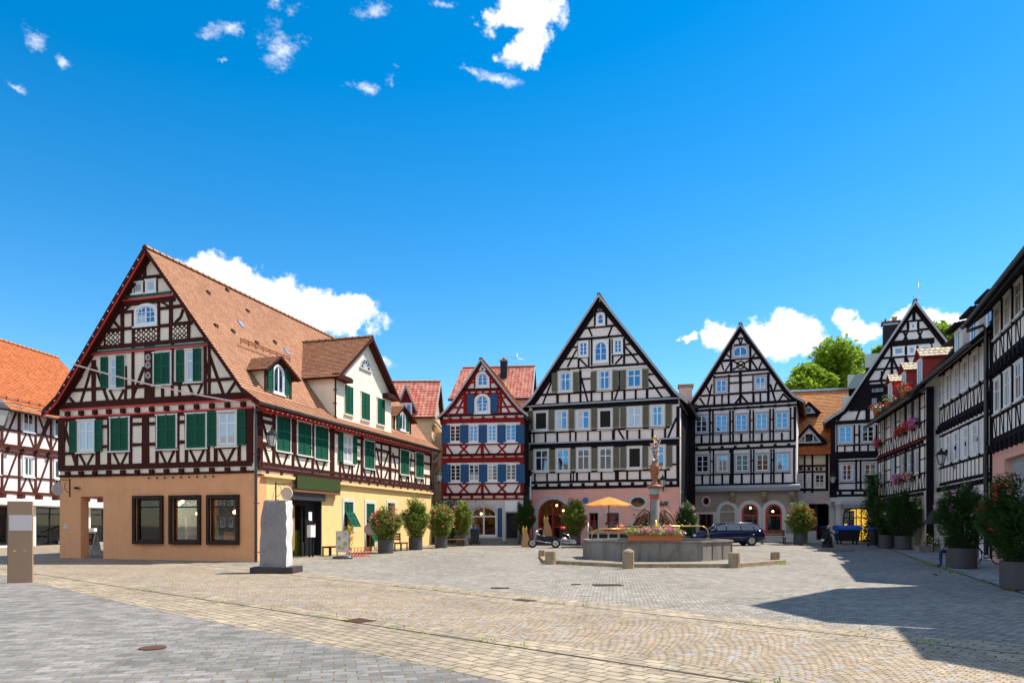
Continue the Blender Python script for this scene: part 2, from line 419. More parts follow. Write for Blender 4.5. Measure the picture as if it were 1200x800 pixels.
    def mesh(s, name, recalc=True, bevel=0):
        me = bpy.data.meshes.new(name)
        me.from_pydata(s.v, [], s.f)
        for mname in (s.mats or ['plaster_white']):
            me.materials.append(MATS[mname])
        me.polygons.foreach_set('material_index', s.mi if s.mats else [0] * len(s.f))
        me.polygons.foreach_set('use_smooth', s.sm)
        if any(u is not None for u in s.uv):
            l = me.uv_layers.new(name='UVMap'); k = 0; flat = []
            for f, u in zip(s.f, s.uv):
                for j in range(len(f)):
                    flat += list(u[j]) if u else [0.0, 0.0]
            l.data.foreach_set('uv', flat)
        me.update()
        if recalc or bevel:
            bm = bmesh.new(); bm.from_mesh(me)
            if bevel:
                bmesh.ops.bevel(bm, geom=[e for e in bm.edges if len(e.link_faces) == 2 and e.calc_face_angle(0) > .6], offset=bevel, segments=2, affect='EDGES', clamp_overlap=True)
            if recalc: bmesh.ops.recalc_face_normals(bm, faces=bm.faces)
            bm.to_mesh(me); bm.free()
        return me
    def build(s, name, parent=None, mat=None, recalc=True, bevel=0, loc=(0, 0, 0), rz=0.0):
        if mat and not s.mats: s.mats = [mat]
        return hang(s.mesh(name, recalc, bevel), name, parent, loc, rz)


def arc(uc, zc, r, a0, a1, n=12, rz=None):
    rz = rz or r
    return [(uc + r * math.cos(a0 + (a1 - a0) * i / n), zc + rz * math.sin(a0 + (a1 - a0) * i / n)) for i in range(n + 1)]
def panel(mb, u0, u1, z0, z1, holes, depth=.3, o=0.0):
    """a wall face with openings (a, b, c, d, rise): rise > 0 gives an arched head"""
    us = sorted(set([u0, u1] + [h[0] for h in holes] + [h[1] for h in holes]))
    zs = sorted(set([z0, z1] + [h[2] for h in holes] + [h[3] for h in holes]))
    for i in range(len(us) - 1):
        for j in range(len(zs) - 1):
            cu, cz = (us[i] + us[i + 1]) / 2, (zs[j] + zs[j + 1]) / 2
            if any(h[0] < cu < h[1] and h[2] < cz < h[3] for h in holes): continue
            mb.face([mb.P(us[i], o, zs[j]), mb.P(us[i + 1], o, zs[j]), mb.P(us[i + 1], o, zs[j + 1]), mb.P(us[i], o, zs[j + 1])])
    for h in holes:
        a, b, c, d = h[:4]; rise = h[4] if len(h) > 4 else 0
        top = [(a, d), (b, d)]
        if rise:
            top = arc((a + b) / 2, d - rise, (b - a) / 2, math.pi, 0, 14, rise)
            half = len(top) // 2
            mb.face([mb.P(p[0], o, p[1]) for p in [(a, d)] + top[:half + 1]])
            mb.face([mb.P(p[0], o, p[1]) for p in top[half:] + [(b, d)]])
        ring = [(a, c)] + top + [(b, c)]
        for i in range(len(ring)):
            p, q = ring[i], ring[(i + 1) % len(ring)]
            mb.face([mb.P(p[0], o, p[1]), mb.P(q[0], o, q[1]), mb.P(q[0], o - depth, q[1]), mb.P(p[0], o - depth, p[1])])
def ring_trim(mb, uc, zc, ri, ro, o0, o1, a0=0.0, a1=math.pi, n=16, kz=1.0):
    A = arc(uc, zc, ri, a0, a1, n, ri * kz); B = arc(uc, zc, ro, a0, a1, n, ro * kz if kz == 1 else ri * kz + (ro - ri))
    for i in range(n):
        mb.prism([A[i], A[i + 1], B[i + 1], B[i]], o0, o1)

def tile_slope(mb, A, B, C, D, matn, under='timber_brown', th=.10, h=.165, lift=.03):
    """tiled plane: A-B lower edge, D-C upper edge (world points), in real overlapping courses"""
    A, B, C, D = Vector(A), Vector(B), Vector(C), Vector(D)
    org = Vector(mb.org)
    A -= org; B -= org; C -= org; D -= org
    L = ((D - A).length + (C - B).length) / 2
    n = max(1, round(L / h)); nrm = (B - A).cross(D - A)
    if nrm.length < 1e-6: nrm = (B - A).cross(C - A)
    nrm.normalize()
    if nrm.z < 0: nrm = -nrm
    mb.mat(matn)
    W = (B - A).length; ax = (B - A).normalized()
    for i in range(n):
        t0, t1 = i / n, (i + 1) / n
        a, b = A.lerp(D, t0) + nrm * lift, B.lerp(C, t0) + nrm * lift
        d, c = A.lerp(D, t1), B.lerp(C, t1)
        v0, v1 = i * h + .001, (i + 1) * h - .001
        ua, ub, uc_, ud = [(q - A).dot(ax) for q in (a, b, c, d)]
        mb.face([tuple(a), tuple(b), tuple(c), tuple(d)], [(ua, v0), (ub, v0), (uc_, v1), (ud, v1)])
        a2, b2 = A.lerp(D, t0), B.lerp(C, t0)
        mb.face([tuple(a2), tuple(b2), tuple(b), tuple(a)], [(ua, v0 + .08), (ub, v0 + .08), (ub, v0 + .09), (ua, v0 + .09)])
    mb.mat(under)
    dn = nrm * -th
    q = [A, B, C, D]; r = [p + dn for p in q]
    mb.face([tuple(p) for p in r[::-1]])
    for i in range(4):
        j = (i + 1) % 4
        if i == 2: continue
        mb.face([tuple(q[i]), tuple(r[i]), tuple(r[j]), tuple(q[j])])
def ridge_tiles(mb, A, B, matn, r=.13):
    A, B = Vector(A) - Vector(mb.org), Vector(B) - Vector(mb.org)
    L = (B - A).length; n = max(1, int(L / .38)); ax = (B - A) / n
    side = ax.normalized().cross(Vector((0, 0, 1))).normalized()
    mb.mat(matn)
    for i in range(n):
        p, q = A + ax * i, A + ax * (i + 1.06)
        rows = []
        for c, rr in ((p, r * 1.12), (q, r)):
            rows.append([c + side * math.cos(t) * rr + Vector((0, 0, 1)) * (math.sin(t) * rr * .9 - .03) for t in [math.pi * k / 6 for k in range(7)]])
        for k in range(6):
            mb.face([tuple(rows[0][k]), tuple(rows[1][k]), tuple(rows[1][k + 1]), tuple(rows[0][k + 1])], [(.02, .02), (.1, .02), (.1, .1), (.02, .1)])

# ------------------------------------------------------------ windows, shutters, houses
CACHE = {}
def q5(v): return round(v * 25) / 25
def window_mesh(w, h, cols, rows, arch, casing, sash, cw, split):
    k = ('w', w, h, cols, rows, arch, casing, sash, cw, split)
    if k in CACHE: return CACHE[k]
    mb = MB(WORLD); mb.mat(casing)
    rise = arch * w / 2
    def outer(dw, o0, o1, mat_, t):
        mb.mat(mat_)
        a = w / 2 - dw; z0 = dw; zt = h - dw
        mb.box(-a, -a + t, o0, o1, z0, zt - rise); mb.box(a - t, a, o0, o1, z0, zt - rise)
        mb.box(-a + t, a - t, o0, o1, z0, z0 + t)
        if arch:
            r0, r1 = a - t, a
            A = arc(0, zt - rise, r0, 0, math.pi, 12, max(.02, rise - t)); B = arc(0, zt - rise, r1, 0, math.pi, 12, rise)
            for i in range(12): mb.prism([A[i], A[i + 1], B[i + 1], B[i]], o0, o1)
        else:
            mb.box(-a + t, a - t, o0, o1, zt - t, zt)
    outer(0, 0, .06, casing, cw)
    if not arch: mb.box(-w / 2 - .03, w / 2 + .03, 0, .085, h - .045, h + .012)
    mb.box(-w / 2 - .04, w / 2 + .04, 0, .12, -.05, .008)
    t = .05
    outer(cw, 0, .036, sash, t)
    iw = w / 2 - cw - t; z0, z1 = cw + t, h - cw - t
    mb.mat(sash)
    ztop = z1 - (rise * .1 if arch else 0)
    if cols >= 2: mb.box(-.035, .035, 0, .042, z0, ztop)
    if cols == 4:
        for x in (-iw / 2, iw / 2): mb.box(x - .013, x + .013, 0, .032, z0, z1)
    zz = []
    if split: zz.append((z0 + (z1 - z0) * split, .03))
    lo = z0; hi = z1
    if rows > 1:
        for i in range(1, rows): zz.append((z0 + (z1 - z0) * i / rows, .015))
    for z, t2 in zz:
        mb.box(-iw, iw, 0, .034, z - t2, z + t2)
    me = mb.mesh('window')
    CACHE[k] = me; return me
def pane_mesh(w, h, cw, arch, gl, var=0):
    k = ('p', w, h, cw, arch, gl, var)
    if k in CACHE: return CACHE[k]
    mb = MB(WORLD); mb.mat(gl)
    a = w / 2 - cw - .01; zt = h - cw - .01; rise = arch * w / 2
    if arch:
        mb.prism([(-a, cw + .01), (a, cw + .01)] + arc(0, zt - rise, a, 0, math.pi, 12, rise), 0, .016)
    else:
        mb.box(-a, a, 0, .016, cw + .01, zt)
    if var == 1: mb.mat('glass_curtain').box(-a, -a * .55, 0, .0185, cw + .02, zt - rise); mb.box(a * .6, a, 0, .0185, cw + .02, zt - rise)
    if var == 2: mb.mat('glass_curtain').box(-a, a, 0, .0185, cw + .02, cw + (zt - cw) * .42)
    if var == 3: mb.mat('glass_curtain').box(-a, -a * .1, 0, .0185, cw + .02, zt - rise)
    me = mb.mesh('pane'); CACHE[k] = me; return me
def shutter_mesh(w, h, m, louvre=True, leaves=1):
    k = ('s', w, h, m, louvre, leaves)
    if k in CACHE: return CACHE[k]
    mb = MB(WORLD); mb.mat(m)
    lw = w / leaves
    for q in range(leaves):
        x0 = -w / 2 + q * lw + .004; x1 = x0 + lw - .008; t = .055
        mb.box(x0, x0 + t, 0, .04, 0, h); mb.box(x1 - t, x1, 0, .04, 0, h)
        for z in (0, h * .52, h - t * 1.3): mb.box(x0 + t, x1 - t, 0, .036, z, z + t * 1.3)
        if louvre:
            n = max(4, int(h / .075))
            for i in range(n):
                z = t + (h - 2 * t) * (i + .5) / n
                mb.xprism([(.004, z + .02), (.008, z + .03), (.032, z - .02), (.028, z - .03)], x0 + t, x1 - t)
            mb.box(x0 + t, x1 - t, 0, .003, t, h - t)
        else:
            mb.box(x0 + t, x1 - t, 0, .026, t, h - t)
    me = mb.mesh('shutter'); CACHE[k] = me; return me


SPLIT = {'bulb', 'joist_strip', 'verge_board', 'joist_end', 'lattice_panel', 'roof_vent', 'roof_window', 'corbel', 'spotlight', 'cornice_return', 'sill_ledge', 'floor_ledge', 'small_light', 'rafter_beam', 'fascia_line', 'dark_ledge', 'cornice', 'gate_post', 'dark_pane', 'ceiling_lamp', 'red_beam'}
def split_islands(mb):
    par = list(range(len(mb.v)))
    def fd(a):
        while par[a] != a: par[a] = par[par[a]]; a = par[a]
        return a
    for f in mb.f:
        for a in f[1:]: par[fd(a)] = fd(f[0])
    out = {}
    for f, mi, uv, sm in zip(mb.f, mb.mi, mb.uv, mb.sm):
        out.setdefault(fd(f[0]), []).append((f, mi, uv, sm))
    res = []
    for fl in out.values():
        q = MB(); q.mats = mb.mats; m = {}
        for f, mi, uv, sm in fl:
            t = []
            for a in f:
                if a not in m: m[a] = len(q.v); q.v.append(mb.v[a])
                t.append(m[a])
            q.f.append(tuple(t)); q.mi.append(mi); q.uv.append(uv); q.sm.append(sm)
        res.append(q)
    return res
class House:
    def __init__(s, name, label, F, cat='house', group=None, z=0.0):
        s.F = F; s.org = (F.o[0], F.o[1], z)
        s.root = empty(name, s.org, 0, label, cat, group)
        s.parts = {}
    def M(s, name, F=None, mat=None):
        if name not in s.parts: s.parts[name] = MB(F or s.F, s.org)
        mb = s.parts[name]; mb.F = F or s.F
        if mat: mb.mat(mat)
        return mb
    def put(s, me, name, F, u, o, z, parent=None):
        p = F.P(u, o, z)
        return hang(me, name, parent or s.root, (p[0] - s.org[0], p[1] - s.org[1], p[2] - s.org[2]), F.rz)
    def window(s, F, u0, u1, z0, z1, casing='grey_casing', sash='white_paint', cw=.09, cols=2, rows=1, arch=0, split=0, gl='glass_sky', sh=None,
               shm='shutter_green', shw=None, louvre=True, o=0.0):
        w, h = q5(abs(u1 - u0)), q5(z1 - z0); uc = (u0 + u1) / 2
        wo = s.put(window_mesh(w, h, cols, rows, arch, casing, sash, cw, split), 'window', F, uc, o, z0)
        if sh != 'closed':
            kk = len(wo.name) + int(u0 * 7 + z0 * 13); vv = (0, 1, 0, 2, 0, 0, 3, 0, 1, 0)[kk * 7 % 10] if gl in ('glass_sky', 'glass_dark') else 0
            pn = hang(pane_mesh(w, h, cw, arch, gl, vv), 'pane', wo); pn.rotation_euler = (R((kk * 37 % 11 - 5) * .09), 0, R((kk * 53 % 13 - 6) * .10))
        else:
            hang(pane_mesh(w, h, cw, arch, 'glass_dark'), 'pane', wo)
        hh = q5(h - .06)
        if sh == 'closed':
            hang(shutter_mesh(q5(w - 2 * cw + .02), hh, shm, louvre, 2), 'shutter', wo, (0, -.045, .03))
        elif sh:
            sw = q5(shw or (w / 2 - .02))
            me = shutter_mesh(sw, hh, shm, louvre)
            if 'L' in sh: hang(me, 'shutter', wo, (-w / 2 - sw / 2, -.055, .03))
            if 'R' in sh: hang(me, 'shutter', wo, (w / 2 + sw / 2, -.055, .03))
            if 'r' in sh: hang(me, 'shutter', wo, (w / 2 - sw / 2 - .02, -.075, .03))
        return wo
    def wins(s, F, c, txt, **kw):
        """x0 y0 x1 y1 in survey-crop coordinates, y0 top and y1 bottom at the window's middle"""
        for row in txt.split(';'):
            t = row.split()
            if not t: continue
            x0, y0, x1, y1 = map(float, t[:4]); k2 = dict(kw)
            for e in t[4:]:
                a, b = e.split('='); k2[a] = float(b) if b.replace('.', '').isdigit() else b
                if a in ('cols', 'rows'): k2[a] = int(b)
            ym = (y0 + y1) / 2; xm = (x0 + x1) / 2
            s.window(F, F.pix(*c(x0, ym))[0], F.pix(*c(x1, ym))[0], F.pix(*c(xm, y1))[1], F.pix(*c(xm, y0))[1], **k2)
    def tim(s, F, c, txt, mat='timber_brown', o=.04, part='timber_frame'):
        mb = s.M(part, F, mat)
        for row in txt.split(';'):
            t = row.split()
            if not t: continue
            k = t[0]; v = list(map(float, t[1:]))
            if len(t) > 5 and v[-1] < .01: continue
            if k == 'H':
                a = F.pix(*c(v[0], v[1])); b = F.pix(*c(v[2], v[3])); z = (a[1] + b[1]) / 2
                mb.beam((a[0], z), (b[0], z), v[4] if len(v) > 4 else .18, o + .012)
            elif k == 'V':
                a = F.pix(*c(v[0], v[1])); b = F.pix(*c(v[0], v[2])); u = (a[0] + b[0]) / 2
                mb.beam((u, a[1]), (u, b[1]), v[3] if len(v) > 3 else .17, o + .002)
            elif k == 'D':
                a = F.pix(*c(v[0], v[1])); b = F.pix(*c(v[2], v[3]))
                mb.beam(a, b, v[4] if len(v) > 4 else .13, o - .012)
            elif k == 'X':
                x0, y0, x1, y1 = v[:4]; w = v[4] if len(v) > 4 else .12
                for p, q in (((x0, y0), (x1, y1)), ((x0, y1), (x1, y0))):
                    mb.beam(F.pix(*c(*p)), F.pix(*c(*q)), w, o - .012)
            elif k == 'N':      # a pair of braces leaning to each other: wide at the top
                x0, y0, x1, y1 = v[:4]; w = v[4] if len(v) > 4 else .11
                xm = (x0 + x1) / 2; d = (x1 - x0) * .08
                mb.beam(F.pix(*c(x0, y0)), F.pix(*c(xm - d, y1)), w, o - .012)
                mb.beam(F.pix(*c(x1, y0)), F.pix(*c(xm + d, y1)), w, o - .012)
    def joists(s, F, u0, u1, z0, z1, n, w=.16, out=.14, mat='timber_brown'):
        mb = s.M('joist_end', F, mat)
        for i in range(n):
            u = u0 + (u1 - u0) * (i + .5) / n
            mb.box(u - w / 2, u + w / 2, -.05, out, z0, z1)
    def body(s, F, prof, zb, depth, mat, name='wall'):
        """solid gabled body under a roof line prof [(u, z) ...]"""
        pts = [(prof[0][0], zb)] + prof + [(prof[-1][0], zb)]
        s.M(name, F, mat).prism(pts, 0, -depth)
    def gable_roof(s, F, prof, front, depth, tmat, verge='timber_brown', th=.12, ridge=True, under='timber_brown', vw=.22):
        """prof: outer roof line from left eave over the apex to the right eave"""
        mb = s.M('roof', F)
        ia = max(range(len(prof)), key=lambda i: prof[i][1])
        for i in range(len(prof) - 1):
            a, b = prof[i], prof[i + 1]
            lo, hi = (a, b) if a[1] < b[1] else (b, a)
            tile_slope(mb, F.P(lo[0], front, lo[1]), F.P(lo[0], -depth, lo[1]), F.P(hi[0], -depth, hi[1]), F.P(hi[0], front, hi[1]), tmat, under, th)
        if ridge:
            ap = prof[ia]
            ridge_tiles(s.M('ridge_tiles', F), F.P(ap[0], front, ap[1]), F.P(ap[0], -depth, ap[1]), tmat)
        vb = s.M('verge_board', F, verge)
        for oo in (front, -depth - .03):
            for i in range(len(prof) - 1):
                a, b = prof[i], prof[i + 1]
                vb.prism([(a[0], a[1] + .03), (b[0], b[1] + .03), (b[0], b[1] - vw), (a[0], a[1] - vw)], oo, oo + .035)
    def finish(s):
        for name, mb in s.parts.items():
            if not mb.f: continue
            base = name.split('#')[0]
            if base in SPLIT:
                for q in split_islands(mb): q.build(base, s.root)
            else: mb.build(base, s.root, recalc=(base not in ('wall_front', 'roof', 'ridge_tiles')))
        return s.root

def room(h, F, u0, u1, z0, z1, d0, d1, matn='warm_inside', lamps=0, lampmat='lamp_warm', seed=1):
    """what is behind a shop window: back wall, side walls, a floor, some furniture and hanging lamps"""
    mb = h.M('interior#%g' % u0, F, matn)
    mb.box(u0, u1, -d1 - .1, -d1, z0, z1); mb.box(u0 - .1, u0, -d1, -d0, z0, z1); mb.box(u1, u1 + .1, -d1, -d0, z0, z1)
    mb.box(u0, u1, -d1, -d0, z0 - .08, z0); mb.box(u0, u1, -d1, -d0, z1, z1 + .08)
    rnd = random.Random(seed)
    goods = ['white_cloth', 'wood_bench', 'brown_frame', 'wood_tan', 'panel_green', 'sign_blue', 'metal_dark', 'orange_paint', 'curtain']
    n = int((u1 - u0) * 3)
    for i in range(n):
        u = rnd.uniform(u0 + .15, u1 - .15); w = rnd.uniform(.08, .3); hh = rnd.uniform(.2, min(1.6, (z1 - z0) * .6)); o = -rnd.uniform(d0 + .35, d1 - .2)
        mb.mat(rnd.choice(goods)); mb.box(u - w, u + w, o - .12, o + .12, z0, z0 + hh, .8)
    mb.mat('wood_bench')
    for k in range(3):
        z = z0 + (z1 - z0) * (.25 + .22 * k); mb.box(u0 + .05, u1 - .05, -d1, -d1 + .25, z, z + .04)
        for i in range(int((u1 - u0) * 4)):
            u = rnd.uniform(u0 + .1, u1 - .1); mb.mat(rnd.choice(goods)); mb.box(u - .05, u + .05, -d1 + .05, -d1 + .2, z + .04, z + rnd.uniform(.12, .3)); mb.mat('wood_bench')
    if lamps:
        lb = h.M('ceiling_lamp', F, lampmat)
        for i in range(lamps):
            u = u0 + (u1 - u0) * (i + .5) / lamps + rnd.uniform(-.1, .1)
            lb.ball((u, -(d0 + (d1 - d0) * rnd.uniform(.15, .7)), z1 - rnd.uniform(.35, 1.4)), .075, 6)
def shopwin(h, F, a, b, c, d, inset, fm, gl, t=.07, mull=(), rails=(), rise=0, name='shop_window'):
    """framed pane set back in an opening"""
    uc = (a + b) / 2; mb = MB(WORLD); mb.mat(fm); w = (b - a) / 2; hh = d - c
    n0 = 14
    if rise:
        A = arc(0, hh - rise, w - t, 0, math.pi, n0, rise - t); B = arc(0, hh - rise, w, 0, math.pi, n0, rise)
        for i in range(n0): mb.prism([A[i], A[i + 1], B[i + 1], B[i]], -.03, .05)
    else: mb.box(-w, w, -.03, .05, hh - t, hh)
    mb.box(-w, -w + t, -.03, .05, 0, hh - (rise or t)); mb.box(w - t, w, -.03, .05, 0, hh - (rise or t)); mb.box(-w + t, w - t, -.03, .05, 0, t)
    for m in mull:
        x = -w + 2 * w * m; top = hh - rise + (rise * math.sqrt(max(0, 1 - (x / w) ** 2)) if rise else 0) - t * .5
        mb.box(x - t * .4, x + t * .4, -.03, .04, t, top)
    for r in rails: mb.box(-w + t, w - t, -.03, .036, hh * r - t * .4, hh * r + t * .4)
    o = h.put(mb.mesh(name), name, F, uc, -inset, c)
    pb = MB(WORLD); pb.mat(gl)
    poly = [(-w + t * .6, t * .6), (w - t * .6, t * .6)] + (arc(0, hh - rise, w - t * .6, 0, math.pi, n0, rise - t * .6) if rise else [(w - t * .6, hh - t * .6), (-w + t * .6, hh - t * .6)])
    pb.prism(poly, -.008, .008)
    hang(pb.mesh('pane'), 'pane', o)
    return o
def block_walls(h, F, W, D, z1, mat, z0=-.4, t=.3, front=False):
    mb = h.M('ground_floor_side_wall', F, mat)
    mb.box(0, t, -D, -.001, z0, z1); mb.box(W - t, W, -D, -.001, z0, z1); mb.box(t, W - t, -D, -D + t, z0, z1)
def downpipe(h, F, u, z0, z1, o=.12, r=.05, name='downpipe', mat='gutter_grey', eave=None):
    mb = h.M('%s#%g' % (name, u), F, mat)
    pts = [(u, o, z0), (u, o, z1)]
    if eave: pts += [(u, o + .08, z1 + .2), (u + eave[0], eave[1], eave[2])]
    mb.tube(pts, r, 8)
    for z in [z0 + (z1 - z0) * k / 3 for k in (0.2, 1.2, 2.2)]: mb.box(u - .075, u + .075, .0, o + .06, z, z + .04)
def gutter(h, F, u0, u1, o, z, r=.075, z1=None, name='gutter', mat='gutter_grey'):
    mb = h.M('%s#%g' % (name, z + u0), F, mat); zb = z if z1 is None else z1
    n = 8; rows = []
    for u, zz in ((u0, z), (u1, zb)):
        rows.append([mb.P(u, o + math.cos(math.pi * (1 + k / n)) * r, zz + math.sin(math.pi * (1 + k / n)) * r) for k in range(n + 1)])
    for k in range(n):
        mb.face([rows[0][k], rows[1][k], rows[1][k + 1], rows[0][k + 1]])
    for rr in rows: mb.face(list(rr))
    mb.tube([(u0, o + r, z), (u1, o + r, zb)], .014, 5); mb.tube([(u0, o - r, z), (u1, o - r, zb)], .014, 5)

# ============================================================ the setting: ground
def ground_mats():
    def stones(name, vec_scale, brick, c1, c2, mort, warp=.02, rot=0, tintn=.5, wet=.0, ms=.012, far=None):
        m, g = newmat(name)
        o = oc(g)
        w = g.noise(o, 1.7, 3, .6, 1)
        v = g.vm('ADD', o, g.vm('MULTIPLY', g.vm('SUBTRACT', w, (.5, .5, .5)), (warp * 4, warp * 4, 0)))
        mp = g.n('ShaderNodeMapping', {'Vector': v, 'Rotation': (0, 0, R(rot))}).outputs[0]
        br = g.n('ShaderNodeTexBrick', {'Vector': mp, 'Color1': c4(c1), 'Color2': c4(c2), 'Mortar': c4(mort), 'Scale': 1.0, 'Mortar Size': ms, 'Mortar Smooth': .4,
                                        'Bias': 0.0, 'Brick Width': brick[0], 'Row Height': brick[1]}, offset=.5)
        n = g.noise(o, .35, 5, .6); n2 = g.noise(o, 2.2, 4, .6); n3 = g.noise(o, 30, 4, .7)
        st = g.ramp(g.noise(g.n('ShaderNodeMapping', {'Vector': o, 'Scale': (1, .45, 1), 'Rotation': (0, 0, R(40))}).outputs[0], .22, 6, .7), .47, .60)
        k = g.m('ADD', g.m('SUBTRACT', .66, g.m('MULTIPLY', st, .16)), g.m('ADD', g.m('MULTIPLY', n, tintn), g.m('ADD', g.m('MULTIPLY', n2, .22), g.m('MULTIPLY', n3, .22))))
        col = g.mix(1.0, br.outputs[0], g.n('ShaderNodeCombineColor', {0: k, 1: k, 2: k}).outputs[0], 'MULTIPLY')
        cell = g.n('ShaderNodeTexVoronoi', {'Vector': mp, 'Scale': 1 / brick[1] * .8}, feature='F1').outputs['Color']
        cs = g.n('ShaderNodeSeparateXYZ', {0: cell}).outputs[0]
        kk = g.m('ADD', .81, g.m('MULTIPLY', cs, .38))
        col = g.mix(1.0, col, g.n('ShaderNodeCombineColor', {0: kk, 1: kk, 2: kk}).outputs[0], 'MULTIPLY')
        mossm = g.m('MULTIPLY', g.ramp(g.noise(o, .9, 4, .7), .60, .70), br.outputs['Fac'])
        col = g.mix(mossm, col, (.10, .13, .02, 1))
        hgt = g.m('SUBTRACT', g.m('MULTIPLY', n3, .35), br.outputs['Fac'])
        finish(g, col, .78, hgt, .7, .02, spec=.35)
    stones('paving_grey', 1, (.17, .105), (.215, .19, .158), (.355, .318, .265), (.10, .08, .05), .03, 8, .46)
    stones('paving_slab', 1, (.23, .145), (.150, .142, .132), (.25, .236, .22), (.20, .15, .08), .012, -14, .40, ms=.010)
    stones('paving_border', 1, (.25, .165), (.37, .29, .195), (.27, .22, .155), (.13, .10, .065), .045, 45, .46, ms=.013)
    stones('paving_walk', 1, (.40, .40), (.26, .25, .25), (.33, .32, .31), (.12, .11, .09), .01, 66, .4)
    # tan setts laid in segmental arcs
    m, g = newmat('paving_arcs')
    o = oc(g)
    w = g.noise(o, 2.0, 3, .6, 1)
    v = g.vm('ADD', o, g.vm('MULTIPLY', g.vm('SUBTRACT', w, (.5, .5, .5)), (.05, .05, 0)))
    mp = g.n('ShaderNodeMapping', {'Vector': v, 'Rotation': (0, 0, R(45))}).outputs[0]
    s = g.n('ShaderNodeSeparateXYZ', {0: mp}).outputs
    per = .95
    fx = g.m('SUBTRACT', g.m('FRACT', g.m('DIVIDE', s[0], per)), .5)
    bow = g.m('MULTIPLY', g.m('SQRT', g.m('MAXIMUM', g.m('SUBTRACT', .62, g.m('MULTIPLY', fx, fx)), .01)), -per * .95)
    yy = g.m('ADD', s[1], bow)
    v2 = g.n('ShaderNodeCombineXYZ', {0: s[0], 1: yy, 2: 0.0}).outputs[0]
    br = g.n('ShaderNodeTexBrick', {'Vector': v2, 'Color1': c4((.39, .29, .185)), 'Color2': c4((.31, .24, .16)), 'Mortar': c4((.19, .145, .095)), 'Scale': 1.0, 'Mortar Size': .010,
                                    'Mortar Smooth': .5, 'Bias': 0.0, 'Brick Width': .095, 'Row Height': .085}, offset=.5)
    vo = g.n('ShaderNodeTexVoronoi', {'Vector': v2, 'Scale': 11.5}, feature='F1')
    cs = g.n('ShaderNodeSeparateXYZ', {0: vo.outputs['Color']}).outputs
    kk = g.m('ADD', .78, g.m('MULTIPLY', cs[0], .42))
    col = g.mix(1.0, br.outputs[0], g.n('ShaderNodeCombineColor', {0: kk, 1: kk, 2: kk}).outputs[0], 'MULTIPLY')
    col = g.mix(g.m('MULTIPLY', g.ramp(cs[1], .80, .86), .6), col, (.34, .34, .35, 1))
    n = g.noise(o, .4, 5, .6); n3 = g.noise(o, 28, 4, .7)
    st = g.ramp(g.noise(o, .5, 6, .72), .46, .60)
    k = g.m('ADD', g.m('SUBTRACT', .74, g.m('MULTIPLY', st, .14)), g.m('ADD', g.m('MULTIPLY', n, .42), g.m('MULTIPLY', n3, .20)))
    col = g.mix(1.0, col, g.n('ShaderNodeCombineColor', {0: k, 1: k, 2: k}).outputs[0], 'MULTIPLY')
    finish(g, col, .8, g.m('SUBTRACT', g.m('MULTIPLY', n3, .35), br.outputs['Fac']), .8, .02, spec=.3)
    paint('joint_dark', (.035, .028, .02), .95)
ground_mats()

def sheet(name, poly_fn, mat, ts, h, kind='structure', parent=None):
    """strip sheet following the ground: poly_fn(t) gives its two edges"""
    mb = MB(); mb.mat(mat)
    rows = []
    for t in ts:
        (x0, y0), (x1, y1) = poly_fn(t)
        n = max(1, int(math.hypot(x1 - x0, y1 - y0) / 2.0))
        rows.append([(x0 + (x1 - x0) * i / n, y0 + (y1 - y0) * i / n) for i in range(n + 1)])
    m = max(len(r) for r in rows)
    for r_ in range(len(rows)):
        (x0, y0), (x1, y1) = poly_fn(ts[r_])
        rows[r_] = [(x0 + (x1 - x0) * i / (m - 1), y0 + (y1 - y0) * i / (m - 1)) for i in range(m)]
    for a, b in zip(rows, rows[1:]):
        for i in range(m - 1):
            mb.face([(p[0], p[1], ground_z(p[1]) + h) for p in (a[i], a[i + 1], b[i + 1], b[i])])
    o = mb.build(name, None, recalc=False)
    return tag(o, kind=kind)
